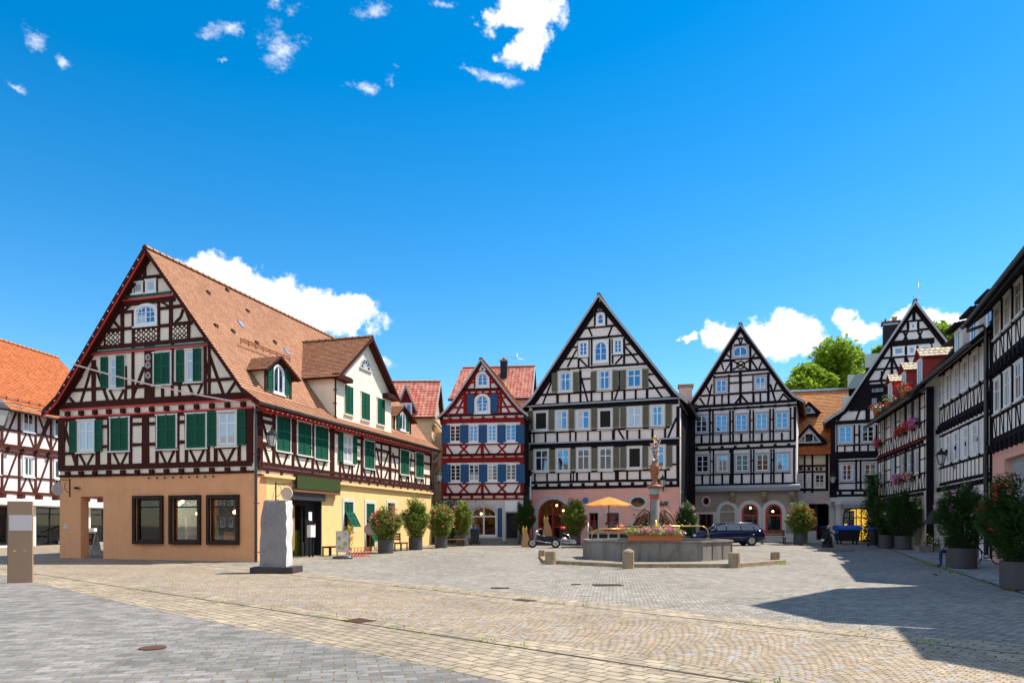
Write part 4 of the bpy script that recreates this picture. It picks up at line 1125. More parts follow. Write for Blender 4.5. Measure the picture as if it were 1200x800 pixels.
# ============================================================ row of half-timbered houses closing the square
cE = lambda x, y: (510 + x / 10, 415 + y / 10)
cF = lambda x, y: (510 + x / 10, 490 + y / 10)
cG = lambda x, y: (500 + x / 8.89, 560 + y / 8.89)
def red_house():
    F = ray_frame(565, 49, (.987, -.16), 519.5)
    W, D = 5.58, 9.0
    h = House('red_timber_house', 'narrow gabled house with red timbers and blue shutters', F)
    Z1 = 3.3; ap = (2.70, 12.80)
    prof = [(-.38, 8.88), (.25, 9.42), (.75, 10.0), ap, (4.85, 10.0), (5.35, 9.42), (5.95, 8.92)]
    h.body(F, [(0, 8.95), (.3, 9.2), (.75, 9.8), (ap[0], ap[1] - .2), (4.85, 9.8), (5.32, 9.2), (W, 8.95)], Z1, D, 'plaster_bluewhite')
    h.gable_roof(F, prof, .30, D, 'tile_main', verge='verge_grey', vw=.16)
    M = dict(mat='timber_red')
    T = lambda t: h.tim(F, cF, t, **M); G = lambda t: h.tim(F, cE, t, **M)
    for base in (0, 462):
        T(f"H 92 {28+base} 1035 {22+base} .34; V 110 {10+base} {425+base} .30; V 1020 {5+base} {415+base} .26; H 130 {300+base*1.0} 1000 {295+base} .16; V 552 {290+base} {420+base} .22")
        T(f"D 135 {315+base} 205 {418+base} .13; D 285 {308+base} 390 {418+base} .13; D 385 {308+base} 280 {418+base} .13; D 530 {315+base} 475 {418+base} .13; D 575 {315+base} 640 {415+base} .13; D 735 {308+base} 835 {415+base} .13; D 835 {308+base} 730 {415+base} .13; D 985 {310+base} 930 {412+base} .13")
    T("H 92 425 1040 415 .12; H 92 440 1040 432 .10; H 95 480 1035 475 .14; H 90 885 1040 878 .12; H 95 900 1040 892 .12; H 95 945 1030 938 .10")
    h.tim(F, cF, "H 92 425 1045 415 .09; H 92 884 1045 876 .09", mat='timber_black', o=.09, part='dark_ledge')
    h.tim(F, cE, "H 110 718 1050 708 .10; H 335 410 790 402 .09", mat='timber_black', o=.09, part='dark_ledge')
    for py, n in ((460, 6), (920, 6)):
        z = F.pix(*cF(560, py))[1]; h.joists(F, .1, 5.5, z - .14, z + .14, n + 1, .18, .12, 'timber_red')
        bm = h.M('joist_strip', F, 'cream_soft'); bm.box(.25, 5.35, 0, .03, z - .08, z + .08)
    z = F.pix(*cE(560, 755))[1]; h.joists(F, .1, 5.5, z - .14, z + .14, 7, .18, .12, 'timber_red'); h.M('joist_strip', F, 'cream_soft').box(.25, 5.35, 0, .03, z - .08, z + .08)
    z = F.pix(*cE(560, 440))[1]; h.joists(F, 1.6, 4.0, z - .12, z + .12, 5, .16, .12, 'timber_red'); h.M('joist_strip', F, 'cream_soft').box(1.6, 3.9, 0, .03, z - .07, z + .07)
    G("H 330 425 790 418 .16; H 320 468 800 460 .16; H 160 700 1000 695 .14; H 210 625 365 622 .13; H 730 618 920 612 .13; H 270 515 370 512 .12; H 740 508 840 505 .12; H 400 332 465 330 .12; H 650 328 715 326 .12")
    G("V 348 430 705 .20; V 768 425 700 .20; V 465 250 400 .12; V 645 245 398 .12; V 370 470 700 .1; V 738 470 700 .1; H 480 200 620 198 .14")
    G("D 330 530 245 705 .13; D 780 520 880 695 .13")
    # arched heads beside the attic window
    G("D 455 500 520 455 .14; D 650 500 590 455 .14")
    rk = h.M('rafter_beam', F, 'timber_red')
    for a, b in (((.05, 9.0), (.75, 9.72)), ((.75, 9.72), (2.70, 12.45)), ((2.70, 12.45), (4.85, 9.72)), ((4.85, 9.72), (5.5, 9.0))): rk.beam(a, b, .26, .06)
    k = dict(casing='white_paint', sash='white_paint', cw=.12, cols=2, rows=4, shm='shutter_blue', louvre=False)
    h.wins(F, cF, "158 62 315 290 gl=glass_dark; 372 62 530 290; 590 60 748 288; 808 55 968 282", **k)
    h.wins(F, cF, "163 525 318 750 gl=glass_dark; 378 525 535 748; 595 522 752 745; 812 520 970 742", **k)
    for row in ((128, 343, 560, 779, 996, 180), (135, 348, 564, 783, 1000, 642)):
        for x in row[:5]:
            w = .58 if x > 300 and x < 990 else .62
            u, z = F.pix(*cF(x, row[5] + 118)); me = shutter_mesh(q5(.60), q5(1.28), 'shutter_blue', False)
            h.put(me, 'shutter', F, u, .05, z)
    h.wins(F, cE, "460 462 648 695 arch=1 cols=2 rows=4 sh=LR", casing='white_paint', cw=.14, shm='shutter_blue', shw=.46, louvre=False)
    h.wins(F, cE, "475 200 638 390 arch=1 cols=2 rows=3", casing='white_paint', cw=.14)
    u, z = F.pix(*cE(555, 168)); v = h.M('gable_vent', F, 'white_paint'); v.prism([(u - .26, z - .14), (u + .26, z - .14), (u, z + .3)], 0, .07); v.mat('glass_dark').box(u - .07, u + .07, 0, .08, z - .1, z + .05)
    # ground floor
    uw0, z0 = F.pix(*cG(452, 605)); uw1, z1 = F.pix(*cG(728, 290)); ud0, _ = F.pix(*cG(825, 500)); ud1, zd = F.pix(*cG(950, 360))
    wa = (uw0, uw1, z0, z1, .62); dd = (ud0, ud1, -.2, zd, 0)
    panel(h.M('wall_front', F, 'plaster_palegrey'), 0, W, -.3, Z1, [wa, dd], .35)
    h.M('plinth', F, 'concrete').box(0, W, 0, .05, -.3, .62)
    block_walls(h, F, W, D, Z1, 'plaster_palegrey')
    room(h, F, .3, uw1 + .3, .1, 3.1, .36, 3, 'warm_inside', 3, seed=11)
    shopwin(h, F, *wa[:4], .2, 'white_paint', 'glass_shop', .12, mull=(.5,), rails=(.66,), rise=.62)
    st = h.M('window_surround', F, 'stone_trim'); ring_trim(st, (uw0 + uw1) / 2, z1 - .62, (uw1 - uw0) / 2 + .01, (uw1 - uw0) / 2 + .22, 0, .05, kz=.62 / ((uw1 - uw0) / 2)); um = (uw0 + uw1) / 2
    st.box(um - .14, um + .14, .052, .10, z1 - .1, z1 + .34); st.box(uw0 - .22, uw0 - .012, 0, .05, z0 - .1, z1 - .62); st.box(uw1 + .012, uw1 + .22, 0, .05, z0 - .1, z1 - .62)
    h.put(shutter_mesh(.36, q5(F.pix(*cG(760, 312))[1] - F.pix(*cG(760, 610))[1]), 'shutter_blue', False), 'shutter', F, F.pix(*cG(768, 500))[0], .03, F.pix(*cG(768, 612))[1])
    h.M('door', F, 'metal_dark').box(ud0, ud1, -.34, -.28, 0, zd)
    bx = h.M('blank_panel', F, 'white_paint'); bx.box(ud0 - .05, ud1 + .05, .02, .1, zd + .1, F.pix(*cG(880, 238))[1]); h.M('door_surround', F, 'stone_trim').box(ud0 - .24, ud0 - .005, 0, .08, -.2, zd + .5)
    sp = h.M('steps', F, 'concrete'); sp.box(ud0 - .7, W + .0, .05, 1.0, -.3, .42); sp.box(ud0 - .9, W + .0, .05, 1.4, -.3, .22)
    gutter(h, F.side(W, True), -.1, 8.8, .3, 8.85); h.M('side_boarding', F, 'timber_black').box(W + .001, W + .06, -8.8, .02, .1, 8.8)  # dark sheet added over the side wall so the gap reads dark
    return h.finish(), F
_, FRED = red_house()

def rear_red_roof_house():
    F = ray_frame(575, 60, (.995, -.10), 527)
    a, _ = F.pix(526, 465); b, ze = F.pix(623, 464)
    _, zr = F.pix(580, 430, -3.4)
    h = House('rear_house', 'pink-walled house with a pale red pantile roof behind the red-timbered gable', F)
    W = b - .2
    h.M('wall', F, 'plaster_pink').xprism([(0, -.3), (0, ze - .05), (-3.4, zr - .2), (-6.8, ze - .05), (-6.8, -.3)], .3, W)
    r = h.M('roof', F)
    tile_slope(r, F.P(a, .35, ze - .25), F.P(b, .35, ze - .25), F.P(b + .1, -3.4, zr), F.P(a + .6, -3.4, zr), 'tile_pan', 'timber_brown', .12, .33)
    tile_slope(r, F.P(b, -7.1, ze - .25), F.P(a, -7.1, ze - .25), F.P(a + .6, -3.4, zr), F.P(b + .1, -3.4, zr), 'tile_pan', 'timber_brown', .12, .33)
    ridge_tiles(h.M('ridge_tiles', F), F.P(a + .6, -3.4, zr), F.P(b + .1, -3.4, zr), 'tile_pan')
    u, z = F.pix(590.5, 424, -2.2)
    c = h.M('chimney', F, 'metal_dark'); c.box(u - .28, u + .28, -2.6, -1.9, ze, z); c.mat('concrete').box(u - .34, u + .34, -2.66, -1.84, z, z + .12); c.mat('terracotta').lathe((u, -2.25), [(.16, z + .12), (.14, z + .4)], 10)
    gutter(h, F, a, b, .45, ze - .2)
    vb = h.M('verge_board', F, 'verge_grey'); 
    for s_ in (.4, -7.2): vb.xprism([(s_, ze - .25), (-3.4, zr + .05), (-3.4, zr - .15), (s_, ze - .45)], b + .02, b + .1)
    h.finish()
    # aerial on the roof
    m = MB(F, (0, 0, 0)); m.mat('steel'); u2, z2 = F.pix(606, 414, -3.4)
    m.tube([(u2, -3.4, zr - .3), (u2, -3.4, z2)], .025, 5); m.tube([(u2 - 1.0, -3.4, z2 - .25), (u2 + .7, -3.4, z2 - .6)], .02, 5)
    for t in (0, .35, .7, 1.05, 1.4, 1.65):
        x = u2 - .9 + t; zz = z2 - .27 - t * .2; m.tube([(x, -3.9, zz), (x, -2.9, zz)], .012, 4)
    tag(m.build('roof_aerial'), 'thin television aerial on the pantile roof behind the red-timbered house', 'aerial')
rear_red_roof_house()

def side_roof_house():
    """small ochre house between the corner house and the red one; gable end to the right"""
    F = Frame(-14.0, 50.6, (1, -.02))
    U1 = 8.35; ze, zr, dd = 9.35, 12.15, 5.6
    h = House('ochre_house', 'ochre gabled house with a pale red roof squeezed behind the corner house', F)
    h.M('wall', F, 'plaster_ochre').xprism([(0, -.3), (0, ze), (-dd / 2, zr - .15), (-dd, ze), (-dd, -.3)], 0, U1)
    r = h.M('roof', F)
    tile_slope(r, F.P(-.2, .4, ze - .3), F.P(U1 + .3, .4, ze - .3), F.P(U1 + .3, -dd / 2, zr), F.P(-.2, -dd / 2, zr), 'tile_pan', 'timber_brown', .12, .33)
    tile_slope(r, F.P(U1 + .3, -dd - .4, ze - .3), F.P(-.2, -dd - .4, ze - .3), F.P(-.2, -dd / 2, zr), F.P(U1 + .3, -dd / 2, zr), 'tile_pan', 'timber_brown', .12, .33)
    ridge_tiles(h.M('ridge_tiles', F), F.P(-.2, -dd / 2, zr), F.P(U1 + .3, -dd / 2, zr), 'tile_orange')
    vb = h.M('verge_board', F, 'verge_grey')
    for s_ in (.42, -dd - .42): vb.xprism([(s_, ze - .3), (-dd / 2, zr + .04), (-dd / 2, zr - .16), (s_, ze - .5)], U1 + .28, U1 + .34)
    G = F.side(U1, True)
    h.window(G, 2.3, 3.2, 9.4, 10.8, casing='white_paint', gl='glass_curtain'); h.window(G, 1.0, 1.9, 6.6, 8.0, casing='stone_trim', gl='glass_dark'); h.window(G, 3.2, 4.1, 6.6, 8.0, casing='stone_trim', gl='glass_dark'); h.window(G, 1.0, 1.9, 3.8, 5.2, casing='stone_trim', gl='glass_dark')
    t = h.M('floor_ledge', G, 'soffit_cream')
    for z in (8.9, 8.55, 5.9): t.box(-.1, dd, 0, .25, z, z + .12)
    # small pointed dormer
    u, o = U1 - 1.75, -.15
    d = h.M('dormer', F, 'timber_red'); d.prism([(u - .55, ze - .6), (u + .55, ze - .6), (u + .55, ze + .35), (u, ze + 1.75), (u - .55, ze + .35)], o + .3, o - 1.8)
    dr = h.M('dormer_roof', F)
    for s_ in (-.8, .8): tile_slope(dr, F.P(u + s_, .5, ze + .1), F.P(u + s_, -1.0, ze + .1), F.P(u, -1.9, ze + 1.9), F.P(u, .5, ze + 1.9), 'tile_pan', 'verge_grey', .08, .3)
    h.window(F.shifted(0, .16), u - .4, u + .4, ze - .5, ze + .7, casing='white_paint', cw=.07)
    # narrow strip house towards the alley
    h.M('alley_wing', F, 'plaster_ochre').box(U1 + .001, U1 + .5, -dd, -1.5, -.3, 8.2)
    h.finish()
side_roof_house()

cf = lambda x, y: (605 + x / 5, 340 + y / 5)
cg = lambda x, y: (605 + x / 5, 480 + y / 5)
def grey_shutter_house():
    F = ray_frame(708, 49, (2.92, -1), 620)
    W, D = 10.42, 11.0
    h = House('wide_gabled_house', 'widest gabled house, with black timbers, olive shutters and a pink ground floor', F)
    Z1 = 4.05; ap = (5.08, 17.2)
    prof = [(-.55, 9.72), (.25, 10.42), ap, (10.15, 10.35), (10.98, 9.6)]
    h.body(F, [(0, 9.75), (.35, 10.3), (ap[0], ap[1] - .22), (10.05, 10.3), (W, 9.75)], Z1, D, 'plaster_pinkwhite')
    h.gable_roof(F, prof, .40, D, 'tile_main', verge='verge_grey', vw=.2)
    M = dict(mat='timber_black')
    A = lambda t, **k: h.tim(F, cf, t, **(M | k)); B = lambda t, **k: h.tim(F, cg, t, **(M | k))
    rk = h.M('rafter_beam', F, 'timber_black')
    for a, b in (((.1, 9.85), (.4, 10.25)), ((.4, 10.25), (5.08, 16.75)), ((5.08, 16.75), (10.0, 10.2)), ((10.0, 10.2), (10.3, 9.8))): rk.beam(a, b, .42, .06)
    A("H 95 690 950 655 .42; H 90 670 945 632 .14; H 245 470 790 425 .16; H 240 490 760 450 .0001; H 345 292 650 262 .16; H 375 278 620 262 .0001; H 400 222 590 208 .14; H 455 128 530 122 .12")
    A("H 250 455 760 440 .12; H 140 612 880 570 .13; H 160 610 240 606 .0001; H 330 335 370 332 .11; H 640 318 680 315 .11; H 265 402 360 398 .13; H 640 380 720 374 .13; H 370 392 420 390 .11; H 570 380 625 378 .11")
    A("V 242 600 665 .17; V 310 605 665 .14; V 376 470 660 .17; V 441 590 655 .14; V 503 595 652 .13; V 562 590 650 .13; V 634 575 645 .15; V 700 580 645 .13; V 767 460 640 .16; V 605 470 590 .1; V 442 480 600 .11")
    A("V 365 290 460 .14; V 425 290 450 .12; V 442 290 440 .12; V 548 285 435 .12; V 565 285 430 .12; V 632 280 430 .14; V 462 125 215 .14; V 527 120 212 .14; V 490 80 125 .10")
    A("D 372 480 420 655 .13; D 220 500 155 668 .13; D 605 560 575 650 .12; D 775 520 860 635 .13; D 355 345 300 450 .12; D 638 330 715 425 .12; D 370 400 415 445 .11; D 622 385 580 432 .11; D 425 222 445 270 .13; D 560 215 540 268 .13; D 470 165 400 215 .0001; H 380 520 435 518 .11; H 770 495 805 490 .11")
    # eaves mouldings
    A("H 48 682 965 634 .10", mat='verge_grey', o=.16, part='cornice'); B("H 75 200 968 166 .10", mat='verge_grey', o=.16, part='cornice')
    A("H 300 462 760 440 .001", part='timber_frame')
    pw = h.M('pale_strip', F, 'plaster_pinkwhite')
    for (x0, y0, x1, y1) in ((375, 285, 425, 283), (430, 281, 540, 277), (548, 276, 620, 272), (250, 470, 300, 468), (318, 468, 370, 466), (382, 464, 435, 463), (450, 462, 510, 459), (530, 458, 590, 455), (605, 455, 680, 450), (690, 449, 752, 445)):
        a = F.pix(*cf(x0, y0)); b = F.pix(*cf(x1, y1)); pw.box(a[0], b[0], 0, .056, (a[1] + b[1]) / 2 - .045, (a[1] + b[1]) / 2 + .045)
    # storeys
    B("H 80 222 965 185 .45; H 75 8 950 -35 .0001; V 78 20 200 .24; V 950 -20 165 .26; V 78 230 450 .26; V 950 190 440 .30")
    B("H 85 130 900 108 .13; H 90 372 900 345 .13; H 85 430 965 405 .16; H 85 462 970 438 .20; H 85 200 960 160 .0001")
    B("V 104 130 195 .12; V 172 130 193 .13; V 241 128 192 .13; V 316 125 190 .11; V 349 125 190 .13; V 420 125 188 .13; V 492 125 186 .13; V 570 120 184 .20; V 650 115 182 .13; V 722 112 180 .13; V 798 112 178 .13; V 872 108 175 .13")
    B("V 110 370 430 .13; V 181 370 430 .13; V 247 370 430 .14; V 320 365 428 .11; V 335 365 428 .08; V 356 365 426 .14; V 428 362 424 .14; V 499 360 424 .14; V 590 355 420 .25; V 650 350 418 .14; V 725 352 416 .15; V 800 350 412 .12; V 874 350 410 .15; H 915 320 940 318 .11")
    B("D 600 120 635 178 .12; D 940 45 885 172 .13")
    z = F.pix(*cg(520, 436))[1]; h.joists(F, .1, 10.3, z - .10, z + .10, 12, .2, .12, 'timber_black')
    sh = 'shutter_olive'
    k = dict(casing='white_warm', sash='white_paint', cw=.11, cols=2, split=.66)
    h.wins(F, cg, "103 5 188 125 gl=dark_inside cols=1 split=0; 228 2 306 122 gl=glass_sky; 350 -2 436 120; 478 -8 566 116 gl=dark_inside cols=1 split=0; 646 -20 740 112 gl=glass_curtain; 782 -28 872 104", **k)
    h.wins(F, cg, "105 228 193 366; 232 226 318 364; 350 222 438 360; 480 218 568 358; 648 212 740 348 gl=dark_inside cols=1 split=0; 790 205 875 345", **k)
    h.wins(F, cf, "245 478 333 598; 473 465 563 588; 645 457 738 575", **k)
    for cc, y, xs in ((cg, 66, (84, 208, 326, 458, 586, 628, 760, 894)), (cg, 298, (84, 212, 334, 459, 587, 628, 757, 897)), (cf, 545, (226, 352, 456, 582, 627, 757))):
        for i, x in enumerate(xs):
            yy = y - (x - 80) * (.042 if cc is cg and y < 100 else .028 if cc is cg else .04)
            u, z = F.pix(*cc(x, yy))
            h.put(shutter_mesh(.40, 1.32 if cc is cf else 1.40, sh, True), 'shutter', F, u, .065, z - .68)
    h.wins(F, cf, "450 292 542 424 arch=1 cols=2 rows=3; 467 128 522 208 arch=1 cols=1 rows=2", casing='white_paint', cw=.13)
    h.wins(F, cf, "364 300 424 390 rows=3; 567 286 626 374 rows=3", casing='white_paint', cw=.10)
    # ---- pink ground floor
    c7 = lambda x, y: (600 + x / 5.714, 540 + y / 5.714)
    au0, au1 = F.pix(*cg(124, 650))[0], F.pix(*cg(314, 650))[0]; at_ = F.pix(*cg(215, 524))[1]
    arch_ = (au0, au1, .55, at_, min((au1 - au0) / 2, at_ - .6))
    w1 = [F.pix(*cg(427, 650))[0], F.pix(*cg(480, 650))[0], .9, F.pix(*cg(455, 603))[1], 0]
    w2 = [F.pix(*cg(530, 650))[0], F.pix(*cg(602, 650))[0], .9, F.pix(*cg(560, 603))[1], 0]
    a2 = (F.pix(*cg(680, 650))[0], F.pix(*cg(905, 650))[0], .2, F.pix(*cg(790, 605))[1], 1.0)
    panel(h.M('wall_front', F, 'plaster_pink'), 0, W, -.3, Z1, [arch_, tuple(w1), tuple(w2), a2], .4)
    block_walls(h, F, W, D, Z1, 'plaster_pink')
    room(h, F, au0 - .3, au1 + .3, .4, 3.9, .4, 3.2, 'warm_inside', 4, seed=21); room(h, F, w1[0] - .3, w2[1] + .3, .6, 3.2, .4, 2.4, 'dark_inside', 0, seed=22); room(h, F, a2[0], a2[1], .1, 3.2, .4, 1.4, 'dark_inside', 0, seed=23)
    shopwin(h, F, *arch_[:4], .25, 'red_frame', 'glass_shop', .10, mull=(.44, .72), rails=(.30, .62), rise=arch_[4])
    st = h.M('arch_surround', F, 'stone_trim'); r_ = (au1 - au0) / 2; um = (au0 + au1) / 2
    ring_trim(st, um, at_ - arch_[4], r_ + .004, r_ + .26, 0, .05); st.box(au0 - .26, au0 - .006, 0, .05, -.2, at_ - arch_[4]); st.box(au1 + .006, au1 + .26, 0, .05, -.2, at_ - arch_[4])
    for w in (w1, w2):
        st = h.M('window_surround#%g' % w[0], F, 'stone_trim')
        shopwin(h, F, *w[:4], .2, 'red_frame', 'glass_shop', .08, mull=(.5,), rails=(.62,)); st.box(w[0] - .16, w[0] - .004, 0, .04, w[2] - .1, w[3] + .14); st.box(w[1] + .004, w[1] + .16, 0, .04, w[2] - .1, w[3] + .14); st.box(w[0] - .004, w[1] + .004, 0, .04, w[3] + .004, w[3] + .14)
    st = h.M('arch_surround#2', F, 'stone_trim'); r2 = (a2[1] - a2[0]) / 2; ring_trim(st, (a2[0] + a2[1]) / 2, a2[3] - 1.0, r2 + .004, r2 + .24, 0, .05, kz=1.0 / r2); shopwin(h, F, *a2[:4], .28, 'brown_frame', 'glass_shop', .1, mull=(.5,), rails=(.6,), rise=1.0)
    uo, zo = F.pix(*cg(714, 541)); ov = h.M('oval_window', F, 'stone_trim'); ro = 8.0 * .0585
    ring_trim(ov, uo, zo, ro, ro + .2, 0, .07, 0, 2 * math.pi, 26, .68); ov.mat('glass_dark').prism(arc(uo, zo, ro + .01, 0, 2 * math.pi, 26, (ro + .01) * .68)[:-1], 0, .03)
    ov.mat('red_frame').beam((uo, zo - .3), (uo, zo + .3), .03, .035)
    u, z = F.pix(*cg(406, 530)); bs = h.M('plaque', F, 'sign_blue'); bs.prism(arc(u, z, .21, 0, 2 * math.pi, 20)[:-1], .0, .03); ring_trim(bs, u, z, .17, .19, .0, .034, 0, 2 * math.pi, 20)
    u0, z0 = F.pix(*cg(828, 568)); u1, z1 = F.pix(*cg(898, 528)); rp = h.M('relief_plaque', F, 'stone_trim'); rp.box(u0, u1, 0, .04, z0, z1); rr = random.Random(4)
    rp.mat('rust')
    for i in range(16): x = rr.uniform(u0 + .1, u1 - .1); zz = rr.uniform(z0 + .08, z1 - .12); rp.box(x - .06, x + .06, .04, .07, zz - .05, zz + .08)
    rp.mat('metal_dark')
    for i in range(7): x = rr.uniform(u0 + .1, u1 - .1); zz = rr.uniform(z0 + .08, z1 - .12); rp.box(x - .05, x + .04, .04, .06, zz - .06, zz + .05)
    downpipe(h, F, F.pix(*cg(962, 500))[0], 0, 9.2, .12, .05, mat='plaster_pinkwhite')
    gutter(h, F.side(W, True), -.1, 10.8, .62, 9.55); h.M('side_boarding', F, 'timber_black').box(W + .001, W + .06, -10.8, .02, .1, 9.5)  # side wall covered by an added dark sheet to darken the gap
    h.finish()
    u, z = F.pix(*cg(861, 432)); lantern(F, u, z, .35, 'dark wall lantern on the pink wall right of the fountain column', .24)
    # flag pole at the left corner
    p = F.P(F.pix(*cg(97, 600))[0], .55, 0); m = MB(WORLD); m.mat('white_paint').tube([(0, 0, 0), (0, 0, F.pix(*cg(97, 402))[1] - .2)], .05, 10); m.mat('metal_dark').box(-.1, .1, -.1, .1, -.1, .05)
    m.mat('white_paint').ball((0, 0, F.pix(*cg(97, 402))[1] - .16), .07, 6)
    o = m.build('flag_pole', None, loc=(p[0], p[1], .22)); tag(o, 'slim bare white pole in front of the gap left of the pink ground floor', 'pole')
    return F
FWIDE = grey_shutter_house()

ch = lambda x, y: (800 + x / 8, 380 + y / 8)
ci = lambda x, y: (800 + x / 8, 470 + y / 8)
cj = lambda x, y: (790 + x / 5.714, 540 + y / 5.714)
def taupe_house():
    F = ray_frame(867, 53, (.92, -.39), 808)
    W, D = 7.55, 10.0
    h = House('steep_gabled_house', 'steep gabled house with grey window casings and red-framed arches in its taupe ground floor', F)
    Z1 = 4.25; ap = (3.72, 16.3)
    prof = [(-.45, 10.45), (.15, 10.9), (.75, 11.75), ap, (6.85, 11.45), (7.35, 10.8), (8.05, 10.35)]
    h.body(F, [(0, 10.4), (.2, 10.75), (.8, 11.6), (ap[0], ap[1] - .2), (6.8, 11.3), (7.32, 10.65), (W, 10.4)], Z1, D, 'plaster_bluewhite')
    h.gable_roof(F, prof, .35, D, 'tile_main', verge='verge_grey', vw=.16)
    M = dict(mat='timber_black')
    A = lambda t: h.tim(F, ch, t, **M); B = lambda t: h.tim(F, ci, t, **M)
    rk = h.M('rafter_beam', F, 'timber_black')
    for a, b in (((.05, 10.45), (.85, 11.5)), ((.85, 11.5), (3.72, 15.95)), ((3.72, 15.95), (6.75, 11.2)), ((6.75, 11.2), (7.45, 10.45))): rk.beam(a, b, .26, .06)
    A("H 300 455 810 425 .18; H 290 490 830 462 .12; H 170 660 990 625 .13; H 70 772 1060 722 .18; H 380 335 730 312 .13; H 360 345 450 340 .13; H 500 133 590 130 .12; H 480 195 600 190 .12; H 640 320 730 318 .13")
    A("V 297 480 755 .16; V 432 470 745 .16; V 540 440 745 .20; V 664 465 735 .16; V 803 450 725 .18; V 455 200 440 .18; V 632 195 425 .18; V 370 655 750 .13; V 728 650 735 .13")
    A("H 432 550 540 545 .11; H 555 545 655 540 .11; H 432 650 660 640 .14; H 300 655 430 650 .13; H 670 640 800 630 .13")
    A("D 540 680 490 745 .14; D 545 660 610 735 .14; D 215 560 260 660 .13; D 275 560 235 750 .13; D 160 690 205 755 .14; D 820 560 870 720 .14; D 880 545 855 630 .13; D 945 650 900 720 .13; D 940 650 1010 715 .12; D 640 330 700 420 .12; D 745 345 715 415 .12; D 455 345 400 440 .12; D 360 350 385 430 .12; X 470 340 620 425 .12; D 525 130 540 190 .10; D 560 130 545 190 .10; D 490 140 470 185 .1; D 580 140 620 190 .1; D 400 270 455 320 .11; D 690 265 640 320 .11")
    u, z = F.pix(*ch(545, 382)); t = h.M('timber_frame', F, 'timber_black'); ring_trim(t, u, z, .24, .32, 0, .05, 0, 2 * math.pi, 16)
    # horizontal bands
    B("H 65 90 1070 35 .16; H 70 385 1060 375 .0001; H 65 50 1065 -8 .14; H 70 408 1060 372 .20; H 70 458 1060 422 .16; H 70 795 1062 768 .20")
    B("V 75 95 400 .22; V 1052 50 370 .20; V 80 440 790 .32; V 1045 435 765 .14; V 458 440 780 .34")
    B("V 100 95 395 .12; V 255 90 390 .13; V 284 90 390 .13; V 445 85 390 .13; V 473 85 388 .13; V 632 80 385 .13; V 662 80 385 .13; V 820 70 380 .13; V 850 70 378 .13; V 1010 60 375 .13; V 178 315 395 .15; V 360 310 392 .15; V 550 305 390 .15; V 742 300 385 .15; V 930 295 380 .15")
    B("V 105 465 790 .12; V 258 465 785 .12; V 290 460 785 .12; V 640 455 778 .12; V 668 455 776 .12; V 828 450 772 .12; V 855 448 770 .12; V 185 690 790 .15; V 372 685 785 .15; V 555 680 780 .15; V 750 680 775 .15; V 938 675 770 .15")
    B("H 100 310 1010 275 .12; H 100 110 1010 72 .0001; H 105 685 1012 668 .13; H 105 475 1010 455 .0001; H 255 200 285 199 .1; H 445 188 473 187 .1; H 632 180 662 179 .1; H 820 170 850 169 .1; H 78 205 100 204 .1; H 1015 160 1045 158 .1; H 258 562 290 561 .1; H 640 556 668 555 .1; H 828 550 855 549 .1")
    z = F.pix(*ci(560, 428))[1]; h.joists(F, .1, 7.5, z - .12, z + .12, 8, .2, .12, 'timber_black'); z = F.pix(*ci(560, 62))[1]; h.joists(F, .1, 7.5, z - .10, z + .10, 8, .2, .1, 'timber_black')
    bm = h.M('joist_strip', F, 'cream_soft'); z = F.pix(*ci(560, 428))[1]; bm.box(.1, 7.4, 0, .03, z - .09, z + .09)
    k = dict(casing='grey_casing', sash='white_paint', cw=.13, cols=2, rows=3)
    h.wins(F, ci, "108 120 245 303; 296 115 432 300; 482 108 620 292; 672 98 808 282; 862 88 1004 270", **k)
    h.wins(F, ci, "115 492 258 678 gl=glass_dark; 305 490 445 672; 485 485 632 668 gl=glass_dark; 675 480 822 664 gl=glass_dark; 865 475 1010 660", **k)
    k['rows'] = 2
    h.wins(F, ch, "302 505 425 648; 665 480 792 622", **k)
    h.wins(F, ch, "458 195 625 315 arch=0.5 rows=1", casing='grey_casing', cw=.14, cols=2)
    # jettied cornice and stone brackets
    co = h.M('cornice', F, 'verge_grey'); zc = F.pix(*cj(450, 190))[1]; co.xprism([(0, zc - .22), (.45, zc - .12), (.55, zc + .12), (.5, zc + .24), (0, zc + .34)], -.1, W + .25)
    cb = h.M('corbel', F, 'sandstone')
    for x in (118, 394, 605, 790):
        u = F.pix(*cj(x, 230))[0]; cb.xprism([(0, zc - .22), (.5, zc - .22), (.42, zc - .5), (.1, zc - .95), (0, zc - .95)], u - .17, u + .17)
    # ground floor
    hol = []
    def hx(x0, x1, y0, y1, rise=0, zb=None):
        a, b = F.pix(*cj(x0, 400))[0], F.pix(*cj(x1, 400))[0]; return (a, b, F.pix(*cj((x0 + x1) / 2, y1))[1] if zb is None else zb, F.pix(*cj((x0 + x1) / 2, y0))[1], rise)
    w0 = hx(166, 262, 355, 465); a1 = hx(452, 564, 288, 500, 1.15, .3); a2 = hx(611, 722, 288, 500, 1.15, .3)
    a1 = (*a1[:4], (a1[1] - a1[0]) / 2); a2 = (*a2[:4], (a2[1] - a2[0]) / 2)
    panel(h.M('wall_front', F, 'plaster_taupe'), 0, W, -.3, Z1, [w0, a1, a2], .35); block_walls(h, F, W, D, Z1, 'plaster_taupe')
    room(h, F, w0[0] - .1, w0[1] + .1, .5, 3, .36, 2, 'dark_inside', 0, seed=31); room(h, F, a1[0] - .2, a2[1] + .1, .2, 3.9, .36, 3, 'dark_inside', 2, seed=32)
    shopwin(h, F, *w0[:4], .12, 'red_frame', 'glass_dark', .07, mull=(.5,))
    for a in (a1, a2): shopwin(h, F, *a[:4], .12, 'red_paint', 'glass_shop', .11, rails=(.70,), rise=a[4])
    st = h.M('arch_surround', F, 'stone_pale')
